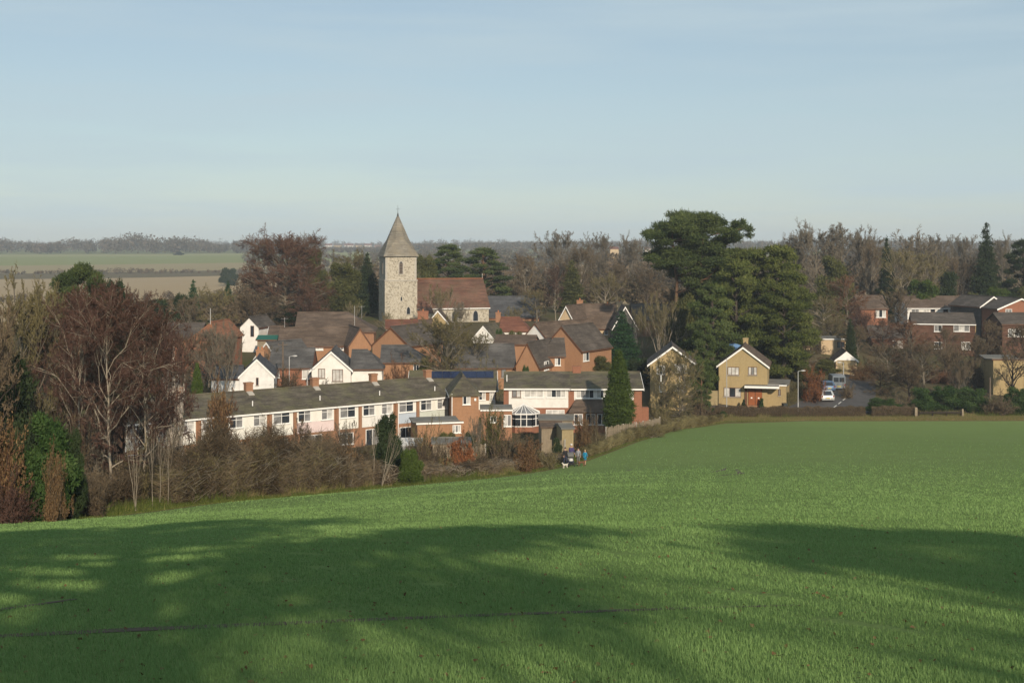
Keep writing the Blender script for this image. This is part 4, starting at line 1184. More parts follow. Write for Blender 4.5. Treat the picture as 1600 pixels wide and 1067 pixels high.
post(1431, 166.3, 1.35, 'pale stout post at the right end of the clipped hedge', .34)
post(1504, 167, 1.1, 'post at the far end of the low barrier by the field', .22)
# low barrier between them
p, q = at(1434, 166.5), at(1503, 167)
b = MB()
o = empty('field_barrier', p); tag(o, 'low timber barrier rail at the field edge, right of the pale post', 'barrier')
dv = q - p
MB().bar((0.2, 0, .62), (dv.x - .2, dv.y, dv.z + .62), .12, None, 6).build('rail', MATS['bark_dark'], o)
for t_ in (.02, .34, .66, .98):
    MB().bar((dv.x * t_, dv.y * t_ + .12, dv.z * t_ - .2), (dv.x * t_, dv.y * t_ + .12, dv.z * t_ + .8), .09, None, 6).build('post', MATS['bark_dark'], o)

# ------------------------------------------------------------------ fences and sheds of the back gardens
def fence(pts, h_, label, m='fence_wood', pw=.145, seed=1):
    """close boarded fence: posts, rails and every board"""
    rng = random.Random(seed)
    p0 = at(*pts[0])
    r = empty('garden_fence', p0)
    tag(r, label, 'fence', 'back garden fences')
    mes = {}
    for (a, b_) in zip(pts[:-1], pts[1:]):
        A, B = at(*a), at(*b_)
        L = (B - A).xy.length
        n = max(1, int(L / (pw + .03)))
        ang = math.atan2(B.y - A.y, B.x - A.x)
        for k in range(n):
            t_ = (k + .5) / n
            P = A.lerp(B, t_)
            P.z = g(P.x, P.y)
            hh = h_ * rng.uniform(.94, 1.05)
            key = round(hh, 1)
            if key not in mes:
                o = MB().box(-pw / 2, -.012, .05, pw / 2, .012, key).build('board', MATS[m], r)
                mes[key] = o.data
            else:
                o = link(bpy.data.objects.new('board', mes[key]), r)
            o.location = P - p0 + Vector((0, 0, 0))
            o.rotation_euler = (rng.uniform(-.02, .02), rng.uniform(-.03, .03), ang)
        np_ = max(1, int(L / 1.9))
        for k in range(np_ + 1):
            P = A.lerp(B, k / np_); P.z = g(P.x, P.y)
            MB().box(-.05, .02, -.2, .05, .12, h_ + .08).build('post', MATS['concrete'], r, P - p0, ang)
            if k < np_:
                Q = A.lerp(B, (k + 1) / np_); Q.z = g(Q.x, Q.y)
                for zz in (.4, h_ - .35):
                    MB().bar(P - p0 + Vector((0, .05, zz)), Q - p0 + Vector((0, .05, zz)), .04, None, 4).build('rail', MATS[m], r)
    return r
fence([(948, 129), (975, 132), (992, 134.5)], 1.7, 'weathered board fence at the foot of the tall cypress', seed=2)
fence([(995, 136), (1016, 139.5), (1032, 143)], 1.6, 'grey board fence between the cypress and the bare bush', seed=3)
fence([(735, 119), (758, 118.5)], 1.7, 'short dark board fence behind the russet hedge', seed=4)
fence([(868, 118.5), (882, 118)], 1.6, 'thin grey board fence left of the yellow boarded shed', seed=5)
def shed(name, label, px0, px1, d, eave, ridge, D, yaw, m, rm, group=None, back=.0):
    r = house(name, label, px0, px1, d, eave, ridge, D, yaw, 'x', wall=m, roof=rm, over=.2, verge=.12, fascia=None, cat='shed')
    I = root_info[r.name]
    n = int(I['W'] / .16)
    for k in range(n):
        u = -I['W'] / 2 + (k + .5) * I['W'] / n
        MB().box(u - .07, -.03 - .012 * (k % 2), .05, u + .07, -.003, I['ze'] - .08).build('board', MATS[m], r)
    return r
shed('shed', 'yellowish board shed with a rusty brown roof near the walkers', 878, 896, 121, 670, 664, 3.0, 8, 'fence_new', 'felt_grey')
shed('shed', 'low lean shed with a brown roof left of the yellow boarded one', 846, 879, 124, 668, 661, 3.0, 4, 'fence_wood', 'tile_brown')
shed('shed', 'grey felt roofed shed behind the conservatory garden', 842, 895, 133, 656, 650, 3.0, -3, 'fence_wood', 'felt_grey')
shed('shed', 'grey roofed shed behind the russet hedge', 676, 735, 119, 693, 686, 3.0, 4, 'fence_wood', 'felt_grey')
h = empty('greenhouse', at(640, 122)); tag(h, 'small glass greenhouse below the flat roofed extension', 'greenhouse')
MB().box(-1.1, 0, 0, 1.1, 2.4, .4).build('base', MATS['brick_brown'], h)
for k in range(4):
    MB().box(-1.1 + k * .55, 0, .402, -.57 + k * .55, .03, 1.8).build('pane', MATS['glass_mid'], h)
    MB().bar((-1.1 + k * .55, -.02, .4), (-1.1 + k * .55, -.02, 1.8), .025, None, 4).build('glazing_bar', MATS['metal_pale'], h)
rbm, _ = roof_mesh(-1.15, 1.15, -.05, 2.45, 1.82, 2.4, 'x', (0, 0), .04)
rbm.build('glass_roof', MATS['glass_net'], h)
# blue tarpaulin on a roof far under the pines
p = at(1150, 186)
o = empty('tarpaulin', Vector((p.x, p.y, zat(546, 186)))); tag(o, 'blue tarpaulin roof peak seen between the two gable houses', 'tarpaulin')
MB().add([(-1.2, 0, 0), (1.2, 0, 0), (1.0, 0, .55), (0, 0, .85), (-.9, 0, .6), (-1.2, 2, -.1), (1.2, 2, -.1), (1.0, 2, .5), (0, 2, .8), (-.9, 2, .55)],
         [(0, 1, 2, 3, 4), (9, 8, 7, 6, 5), (0, 5, 6, 1), (1, 6, 7, 2), (2, 7, 8, 3), (3, 8, 9, 4), (4, 9, 5, 0)]).build('cover', MATS['tarp_blue'], o)
for x in (-1.1, 1.1):
    MB().bar((x, .3, -.1), (x, .3, p.z - zat(546, 186) - .1), .06, None, 6).build('post', MATS['pole_wood'], o)

# ------------------------------------------------------------------ vehicles
m_plain('car_silver', (0.62, 0.62, 0.60), None, 2.0, 0.25, 0.6)
m_plain('car_blue', (0.10, 0.16, 0.26), None, 2.0, 0.25, 0.3)
m_plain('car_grey', (0.22, 0.25, 0.28), None, 2.0, 0.3, 0.4)
m_plain('cloth_bin', (0.03, 0.035, 0.032), None, 2.0, 0.6)
m_plain('tyre', (0.02, 0.02, 0.02), None, 2.0, 0.9)
m_plain('rim', (0.4, 0.4, 0.4), None, 2.0, 0.4, 0.7)
m_plain('lens_red', (0.22, 0.015, 0.015), None, 2.0, 0.3)
m_plain('lens_clear', (0.7, 0.7, 0.68), None, 2.0, 0.2)
m_plain('plate_yellow', (0.6, 0.45, 0.05), None, 2.0, 0.5)
def car(px, d, rz, paint, label, L=4.1, Wd=1.72, Ht=1.48, van=False):
    """rear at local y = 0, nose at y = L"""
    p = at(px, d)
    r = empty('parked_car' if not van else 'parked_van', p, rz)
    tag(r, label, 'car' if not van else 'van', 'vehicles parked along the lane')
    hw_ = Wd / 2
    if van:
        prof = [(0.0, .35), (0.0, Ht - .12), (.12, Ht), (L * .66, Ht), (L * .80, Ht * .58), (L - .08, Ht * .5), (L, .55), (L - .05, .3)]
    else:
        prof = [(0.05, .32), (0.0, .62), (.05, .92), (.42, Ht - .08), (.8, Ht), (L * .50, Ht - .02), (L * .70, .98), (L - .25, .84), (L, .62), (L - .04, .30)]
    rings = []
    for x, k in ((-hw_, .90), (-hw_ * .95, 1.0), (hw_ * .95, 1.0), (hw_, .90)):
        ring = []
        for y, z in prof:
            cx = x
            if z > .95: cx = x * (.82 if not van else .93)
            cy_, cz_ = L / 2, .8
            ring.append((cx, cy_ + (y - cy_) * (1 if k == 1 else .985), cz_ + (z - cz_) * (1 if k == 1 else .94)))
        rings.append(ring)
    MB().loft(rings).build('body', MATS[paint], r)
    zt_ = Ht - .14
    if van:
        for s_ in (-1, 1):
            MB().box(s_ * .40 - .34, -.02, Ht * .58, s_ * .40 + .34, -.001, Ht * .88).build('rear_window', MATS['glass_dark'], r)
    else:
        MB().add([(-.60, .06, .95), (.60, .06, .95), (.52, .395, zt_), (-.52, .395, zt_), (-.60, .03, .95), (.60, .03, .95), (.52, .365, zt_), (-.52, .365, zt_)],
                 [(0, 1, 2, 3), (7, 6, 5, 4), (0, 4, 5, 1), (1, 5, 6, 2), (2, 6, 7, 3), (3, 7, 4, 0)]).build('rear_window', MATS['glass_dark'], r)
    for s_ in (-1, 1):
        xw = s_ * hw_
        f0 = .82 if not van else .93
        q = [(xw * .985, .75, .97), (xw * .985, L * .62, .97), (xw * f0 * 1.0, L * .50, zt_), (xw * f0 * 1.0, .85, zt_)] if not van else [(xw * .99, L * .55, Ht * .6), (xw * .99, L * .73, Ht * .6), (xw * .95, L * .66, Ht * .9), (xw * .95, L * .55, Ht * .9)]
        dx = Vector((s_ * .03, 0, 0))
        MB().add([Vector(a) for a in q] + [Vector(a) + dx for a in q], [(0, 1, 2, 3), (7, 6, 5, 4), (0, 4, 5, 1), (1, 5, 6, 2), (2, 6, 7, 3), (3, 7, 4, 0)]).build('side_window', MATS['glass_dark'], r)
        MB().box(s_ * hw_ * .84 - .08, -.025, .70, s_ * hw_ * .84 + .08, .08, .92).build('tail_light', MATS['lens_red'], r)
        MB().box(s_ * hw_ * .7 - .16, L - .10, .58, s_ * hw_ * .7 + .16, L + .01, .74).build('headlight', MATS['lens_clear'], r)
        MB().box(s_ * (hw_ + .02), L * .60, .98, s_ * (hw_ + .18), L * .63, 1.1).build('mirror', MATS[paint], r)
        for yy in (.75, L - .8):
            wh = MB().bar((s_ * (hw_ - .2), yy, .31), (s_ * (hw_ + .015), yy, .31), .31, None, 14).build('wheel', MATS['tyre'], r)
            MB().bar((s_ * (hw_ + .016), yy, .31), (s_ * (hw_ + .03), yy, .31), .19, None, 10).build('rim', MATS['rim'], wh)
    MB().box(-hw_ * .93, -.07, .30, hw_ * .93, .06, .52).build('bumper', MATS[paint], r)
    MB().box(-.26, -.085, .54, .26, -.002, .65).build('number_plate', MATS['plate_yellow'], r)
    return r
car(1294, 175.5, math.radians(6), 'car_silver', 'silver hatchback seen from behind, parked at the mouth of the lane', 4.0, 1.85, 1.62)
car(1296, 180.5, math.radians(4), 'car_blue', 'dark blue car parked in the shade beyond the silver hatchback', 4.2, 1.8, 1.55)
car(1311, 181.5, math.radians(-4), 'car_grey', 'blue grey van parked farthest up the lane', 4.8, 1.95, 2.1, True)

p = at(1226, 169.8)
wb = empty('wheeled_bin', p, .2); tag(wb, 'dark wheeled bin standing against the flat roofed buff garage', 'bin')
MB().loft([[(-.24, -.26, .08), (.24, -.26, .08), (.24, .26, .08), (-.24, .26, .08)], [(-.29, -.33, 1.0), (.29, -.33, 1.0), (.29, .33, 1.0), (-.29, .33, 1.0)]]).build('body', MATS['cloth_bin'], wb)
MB().loft([[(-.31, -.36, 1.002), (.31, -.36, 1.002), (.31, .36, 1.002), (-.31, .36, 1.002)], [(-.27, -.30, 1.09), (.27, -.30, 1.09), (.27, .36, 1.09), (-.27, .36, 1.09)]]).build('lid', MATS['cloth_bin'], wb)
for sx in (-.3, .3):
    MB().bar((sx - .03, .27, .1), (sx + .03, .27, .1), .1, None, 10).build('wheel', MATS['tyre'], wb)
MB().bar((-.2, .40, 1.0), (.2, .40, 1.0), .02, None, 6).build('handle', MATS['cloth_bin'], wb)

# ------------------------------------------------------------------ the walkers on the path
m_plain('wood_dark', (0.07, 0.055, 0.04), None, 3.0)
m_plain('skin', (0.50, 0.30, 0.21), None, 4.0, 0.6)
m_plain('cloth_black', (0.020, 0.020, 0.024), None, 4.0, 0.9)
m_plain('cloth_navy', (0.035, 0.045, 0.085), None, 4.0, 0.9)
m_plain('cloth_purple', (0.060, 0.050, 0.13), None, 4.0, 0.9)
m_plain('cloth_grey', (0.13, 0.13, 0.125), None, 4.0, 0.9)
m_plain('cloth_white', (0.62, 0.60, 0.57), None, 4.0, 0.9)
m_plain('cloth_turq', (0.02, 0.23, 0.40), None, 4.0, 0.8)
m_plain('cloth_tan', (0.33, 0.21, 0.13), None, 4.0, 0.9)
m_plain('hair_dark', (0.05, 0.03, 0.02), None, 4.0, 0.7)
m_plain('hair_fair', (0.42, 0.32, 0.20), None, 4.0, 0.7)
m_plain('fur_white', (0.62, 0.57, 0.49), None, 4.0, 0.9)
m_plain('fur_brown', (0.17, 0.08, 0.04), None, 4.0, 0.9)
def m_plaid():
    m, t, b = nodes('cloth_plaid')
    co = coord(t)
    out = None
    cols = []
    for ax, sc in (('X', 5.0), ('Z', 5.0)):
        wv = t.nodes.new('ShaderNodeTexWave')
        wv.bands_direction = ax
        wv.inputs['Scale'].default_value = sc
        t.links.new(co, wv.inputs['Vector'])
        cols.append(math_(t, 'GREATER_THAN', wv.outputs['Fac'], 0.5))
    s_ = math_(t, 'MULTIPLY', math_(t, 'ADD', cols[0], cols[1]), 0.5)
    t.links.new(ramp(t, s_, [(0.0, (0.45, 0.45, 0.45)), (0.5, (0.14, 0.15, 0.18)), (1.0, (0.05, 0.05, 0.06))]), b.inputs['Base Color'])
    MATS['cloth_plaid'] = m
m_plaid()
def skin_mesh(name, joints, bones, m, parent, sub=1, root=0):
    """joints: list of (x,y,z,r) or (x,y,z,rx,ry); one continuous skinned surface"""
    me = bpy.data.meshes.new(name)
    me.from_pydata([j[:3] for j in joints], bones, [])
    o = bpy.data.objects.new(name, me)
    link(o)
    md = o.modifiers.new('skin', 'SKIN')
    md.use_smooth_shade = True
    if not me.skin_vertices:
        bpy.context.view_layer.objects.active = o
        me.update()
    for i, j in enumerate(joints):
        sv = me.skin_vertices[0].data[i]
        sv.radius = (j[3], j[4] if len(j) > 4 else j[3])
        sv.use_root = (i == root)
    sb = o.modifiers.new('sub', 'SUBSURF')
    sb.levels = sb.render_levels = sub
    bpy.context.view_layer.update()
    dg = bpy.context.evaluated_depsgraph_get()
    nm = bpy.data.meshes.new_from_object(o.evaluated_get(dg))
    nm.name = name
    bpy.data.objects.remove(o)
    nm.materials.clear()
    nm.materials.append(m)
    nm.polygons.foreach_set('use_smooth', [True] * len(nm.polygons))
    return link(bpy.data.objects.new(name, nm), parent)
def ball(name, c, r, m, parent, sc=(1, 1, 1), n=10, k=7):
    rings = []
    for i in range(k):
        t_ = math.pi * (i + .35) / (k - .3)
        rings.append([(c[0] + r * sc[0] * math.sin(t_) * math.cos(2 * math.pi * j / n), c[1] + r * sc[1] * math.sin(t_) * math.sin(2 * math.pi * j / n), c[2] - r * sc[2] * math.cos(t_)) for j in range(n)])
    return MB().loft(rings).build(name, m, parent, smooth=True)
def person(px, d, H, rz, label, top, legs, hair, stride=.16, arms=((.10, .20), (.02, .22)), hat=None, shorts=False, hood=False):
    """figure facing local -y; arms: (forward, out) of each hand"""
    p = at(px, d)
    r = empty('person', p, rz)
    tag(r, label, 'person', 'walkers with a pushchair on the field path')
    s = H / 1.75
    J = [(0, 0, .95, .125, .10), (0, -.01, 1.15, .12, .09), (0, 0, 1.38, .15, .10), (0, -.005, 1.50, .055), (0, -.03, 1.60, .07, .085), (0, -.03, 1.70, .065, .075)]
    B = [(0, 1), (1, 2), (2, 3), (3, 4), (4, 5)]
    for i, sx in enumerate((-1, 1)):
        fwd, out = arms[i]
        n = len(J)
        J += [(sx * .17, 0, 1.42, .055), (sx * (.19 + out * .25), .05 - fwd * .2, 1.17, .044), (sx * (.17 + out * .3), -.02 - fwd, .95 + fwd * .35, .032), (sx * (.165 + out * .3), -.05 - fwd, .87 + fwd * .4, .038, .022), (sx * (.16 + out * .3), -.07 - fwd, .80 + fwd * .42, .018, .012),
              (sx * (.13 + out * .3), -.08 - fwd, .85 + fwd * .4, .014)]
        B += [(2, n), (n, n + 1), (n + 1, n + 2), (n + 2, n + 3), (n + 3, n + 4), (n + 3, n + 5)]
    legsJ = []
    for i, sx in enumerate((-1, 1)):
        n = len(J)
        st = stride * (1 if i else -1)
        J += [(sx * .09, 0, .90, .085), (sx * .095, -.03 - st * .5, .50, .058), (sx * .095, .03 - st, .09, .038), (sx * .10, -.12 - st, .035, .038, .03)]
        B += [(0, n), (n, n + 1), (n + 1, n + 2), (n + 2, n + 3)]
        legsJ.append((n, n + 1, n + 2, n + 3))
    sc = lambda a, k=1.0: tuple([a[0] * s, a[1] * s, a[2] * s] + [v * s * k for v in a[3:]])
    body = skin_mesh('body', [sc(j) for j in J], B, MATS['skin'], r)
    # jacket: torso and sleeves a little larger
    tj = [J[0][:2] + (.88,) + (.16, .13), J[0][:3] + (.155, .128), J[1][:3] + (.15, .12), J[2][:3] + (.172, .125), (0, 0, 1.47, .09, .08)]
    tb = [(0, 1), (1, 2), (2, 3), (3, 4)]
    for i in range(2):
        a = 6 + i * 6
        n = len(tj)
        tj += [J[a][:3] + (.072,), J[a + 1][:3] + (.06,), J[a + 2][:3] + (.05,)]
        tb += [(3, n), (n, n + 1), (n + 1, n + 2)]
    skin_mesh('jacket', [sc(j) for j in tj], tb, MATS[top], r)
    lj = [(0, 0, .96, .135, .11)]
    lb = []
    for ls in legsJ:
        n = len(lj)
        k3 = J[ls[2]]
        lj += [J[ls[0]][:3] + (.10,), J[ls[1]][:3] + (.072,)]
        lb += [(0, n), (n, n + 1)]
        if not shorts:
            lj += [(k3[0], k3[1], k3[2] + .03, .062)]
            lb += [(n + 1, n + 2)]
    skin_mesh('trousers', [sc(j) for j in lj], lb, MATS[legs], r)
    for ls in legsJ:
        a, b_ = J[ls[2]], J[ls[3]]
        skin_mesh('shoe', [sc((a[0], a[1] + .02, .06, .05)), sc((b_[0], b_[1] + .02, .045, .05, .04)), sc((b_[0], b_[1] - .07, .035, .04, .03))], [(0, 1), (1, 2)], MATS['cloth_black'], r)
    hc = (0, -.015 * s, 1.675 * s)
    ball('hair', (0, .012 * s, 1.69 * s), .098 * s, MATS[hair], r, (.95, 1.0, .98))
    f = MB()
    for sx in (-1, 1):
        ball('eye', (sx * .033 * s, -.108 * s, 1.655 * s), .012 * s, MATS['cloth_black'], body)
        ball('ear', (sx * .082 * s, -.03 * s, 1.64 * s), .025 * s, MATS['skin'], body, (.4, .8, 1.2))
    ball('nose', (0, -.122 * s, 1.63 * s), .016 * s, MATS['skin'], body, (.8, 1, 1.3))
    MB().box(-.025 * s, -.116 * s, 1.588 * s, .025 * s, -.100 * s, 1.598 * s).build('mouth', MATS['pot_clay'], body)
    if hat:
        ball('hat', (0, 0, 1.72 * s), .108 * s, MATS[hat], r, (1, 1.05, .8))
    if hood:
        ball('hood', (0, .08 * s, 1.50 * s), .12 * s, MATS[top], r, (1.1, .7, .9))
    return r
rzc = math.radians(8)
person(883.5, 109.6, 1.62, math.radians(20), 'person in a black jacket and dark blue jeans, leftmost of the walkers', 'cloth_black', 'cloth_navy', 'hair_dark', .2)
person(892.8, 110.4, 1.80, rzc, 'tall person in a purple jacket and pale cap pushing a pushchair', 'cloth_purple', 'cloth_grey', 'hair_fair', .14, ((.34, .05), (.34, .05)), hat='cloth_white')
person(903.5, 109.8, 1.50, math.radians(-10), 'person in a grey checked hooded top and grey trousers', 'cloth_plaid', 'cloth_grey', 'hair_dark', .12, hood=True)
person(914.2, 109.6, 1.32, math.radians(150), 'child in a bright turquoise coat with bare legs, rightmost of the walkers', 'cloth_turq', 'cloth_turq', 'hair_fair', .14, shorts=True)
# pushchair in front of the tall person
p = at(891.8, 109.3)
pc = empty('pushchair', p, rzc); tag(pc, 'dark pushchair with a pale grey hood pushed by the person in purple', 'pushchair')
MB().add([(-.24, -.25, .42), (.24, -.25, .42), (.24, .12, .36), (-.24, .12, .36), (-.24, -.25, .50), (.24, -.25, .50), (.24, .12, .44), (-.24, .12, .44)],
         [(3, 2, 1, 0), (4, 5, 6, 7), (0, 1, 5, 4), (1, 2, 6, 5), (2, 3, 7, 6), (3, 0, 4, 7)]).build('seat', MATS['cloth_navy'], pc)
MB().add([(-.24, .12, .40), (.24, .12, .40), (.24, .34, .95), (-.24, .34, .95), (-.24, .18, .38), (.24, .18, .38), (.24, .40, .93), (-.24, .40, .93)],
         [(0, 1, 2, 3), (7, 6, 5, 4), (0, 4, 5, 1), (1, 5, 6, 2), (2, 6, 7, 3), (3, 7, 4, 0)]).build('backrest', MATS['cloth_grey'], pc)
hd = MB()
hd.loft([[(x, .37 - .42 * math.sin(a) , .82 + .34 * math.cos(a)) for a in np.linspace(-.5, 1.5, 6)] + [(x, .37 - .38 * math.sin(a), .82 + .30 * math.cos(a)) for a in np.linspace(1.5, -.5, 6)] for x in (-.26, .26)])
hd.build('hood', MATS['cloth_grey'], pc)
fb = MB()
for sx in (-.25, .25):
    fb.bar((sx, .55, 1.05), (sx, -.35, .18), .014, None, 6).bar((sx, -.1, .44), (sx, .32, .14), .014, None, 6)
fb.bar((-.25, .55, 1.05), (.25, .55, 1.05), .018, None, 6)
fb.build('frame', MATS['metal_dark'], pc)
for sx in (-.27, .27):
    for yy, rr in ((-.36, .11), (.34, .14)):
        MB().bar((sx - .02, yy, rr), (sx + .02, yy, rr), rr, None, 12).build('wheel', MATS['tyre'], pc)
MB().box(-.2, -.2, .2, .2, .2, .34).build('basket', MATS['cloth_black'], pc)
ball('blanket', (0, -.08, .56), .2, MATS['cloth_white'], pc, (1, 1, .7))
def dog(px, d, s, rz, m, label):
    p = at(px, d)
    r = empty('dog', p, rz); tag(r, label, 'dog', 'dogs on the field path')
    J = [(0, .25, .36, .085, .10), (0, .02, .35, .08, .095), (0, -.20, .37, .09, .12), (0, -.30, .47, .06), (0, -.36, .56, .065), (0, -.46, .53, .035), (0, .36, .42, .022), (0, .44, .53, .014)]
    B = [(0, 1), (1, 2), (2, 3), (3, 4), (4, 5), (0, 6), (6, 7)]
    for sx in (-1, 1):
        n = len(J)
        J += [(sx * .06, -.21, .28, .045), (sx * .06, -.20, .15, .028), (sx * .06, -.22, .02, .026)]
        B += [(2, n), (n, n + 1), (n + 1, n + 2)]
        n = len(J)
        J += [(sx * .06, .22, .29, .055), (sx * .065, .17, .19, .036), (sx * .065, .27, .11, .024), (sx * .065, .24, .02, .026)]
        B += [(0, n), (n, n + 1), (n + 1, n + 2), (n + 2, n + 3)]
    bd = skin_mesh('body', [tuple(v * s for v in j) for j in J], B, MATS[m], r, root=1)
    for sx in (-1, 1):
        MB().add([(sx * .03 * s, -.34 * s, .60 * s), (sx * .075 * s, -.34 * s, .59 * s), (sx * .06 * s, -.33 * s, .69 * s), (sx * .055 * s, -.31 * s, .60 * s)], [(0, 1, 2), (0, 3, 1), (1, 3, 2), (2, 3, 0)]).build('ear', MATS[m], bd)
        ball('eye', (sx * .035 * s, -.405 * s, .585 * s), .012 * s, MATS['cloth_black'], bd)
    ball('nose', (0, -.495 * s, .535 * s), .018 * s, MATS['cloth_black'], bd)
dog(883.0, 107.9, .85, math.radians(-50), 'fur_white', 'small white dog on the path beside the person in black')
dog(908.7, 108.9, .95, math.radians(70), 'fur_brown', 'brown dog between the checked top and the turquoise coat')
# ------------------------------------------------------------------ vegetation: generators
def unit(a):
    return a / np.maximum(np.linalg.norm(a, axis=-1, keepdims=True), 1e-9)
def tubes(P, r0, r1, sides):
    """P [m,k,3] polylines -> one chunk of quads"""
    m, k, _ = P.shape
    T = unit(np.gradient(P, axis=1))
    ref = np.where(np.abs(T[..., 2:3]) > .9, np.array([1., 0, 0]), np.array([0, 0, 1.]))
    A = unit(np.cross(T, ref)); B = np.cross(T, A)
    r = r0[:, None] + (r1 - r0)[:, None] * np.linspace(0, 1, k)[None, :]
    th = np.arange(sides) * 2 * np.pi / sides
    V = P[:, :, None, :] + r[:, :, None, None] * (A[:, :, None, :] * np.cos(th)[:, None] + B[:, :, None, :] * np.sin(th)[:, None])
    i = np.arange(m)[:, None, None] * (k * sides) + np.arange(k - 1)[None, :, None] * sides + np.arange(sides)[None, None, :]
    j = np.arange(m)[:, None, None] * (k * sides) + np.arange(k - 1)[None, :, None] * sides + ((np.arange(sides) + 1) % sides)[None, None, :]
    Fc = np.stack([i, j, j + sides, i + sides], -1).reshape(-1, 4)
    return V.reshape(-1, 3), Fc
def spikes(a, b, r):
    """thin three sided twigs from a to b"""
    m = len(a)
    T = unit(b - a)
    ref = np.where(np.abs(T[:, 2:3]) > .9, np.array([1., 0, 0]), np.array([0, 0, 1.]))
    A = unit(np.cross(T, ref)); B = np.cross(T, A)
    V = np.empty((m, 4, 3))
    for k in range(3):
        th = k * 2 * np.pi / 3
        V[:, k] = a + (A * math.cos(th) + B * math.sin(th)) * r[:, None]
    V[:, 3] = b
    o = np.arange(m)[:, None] * 4
    Fc = np.concatenate([o + np.array([0, 1, 3]), o + np.array([1, 2, 3]), o + np.array([2, 0, 3])])
    return V.reshape(-1, 3), Fc
def leaves(rng, c, size, nrm=None, spread=.8, aspect=.6):
    """rhombic leaves or sprays of needles round centres c"""
    m = len(c)
    n = rng.normal(size=(m, 3)) * spread
    if nrm is not None: n = n + nrm
    n = unit(n)
    a = unit(np.cross(n, unit(rng.normal(size=(m, 3)))))
    b = np.cross(n, a) * aspect
    s = size[:, None] * .5
    V = np.stack([c - a * s, c + b * s + n * s * .15, c + a * s, c - b * s + n * s * .15], 1)
    Fc = np.arange(m * 4).reshape(m, 4)
    return V.reshape(-1, 3), Fc
def grow(rng, P, n, ln, spread, up, npts, tmin=.25, tmax=1.0, wig=.12, L=None):
    m, k, _ = P.shape
    if L is None:
        L = np.linalg.norm(np.diff(P, axis=1), axis=2).sum(1)
    t = rng.uniform(tmin, tmax, (m, n))
    f = t * (k - 1)
    i = np.minimum(f.astype(int), k - 2)
    w_ = (f - i)[..., None]
    mi = np.arange(m)[:, None]
    p0 = P[mi, i] * (1 - w_) + P[mi, i + 1] * w_
    tg = unit(P[mi, i + 1] - P[mi, i])
    d = unit(tg + spread * rng.normal(size=(m, n, 3)) + np.array([0, 0, up]))
    l = ln * L[:, None] * rng.uniform(.55, 1.25, (m, n)) * (1.15 - .6 * t)
    p0 = p0.reshape(-1, 3); d = d.reshape(-1, 3); l = l.reshape(-1)
    Q = np.empty((len(p0), npts, 3))
    Q[:, 0] = p0
    dd = d
    for j in range(1, npts):
        Q[:, j] = Q[:, j - 1] + dd * (l / (npts - 1))[:, None]
        dd = unit(dd + rng.normal(size=dd.shape) * wig + np.array([0, 0, up * .35]))
    return Q
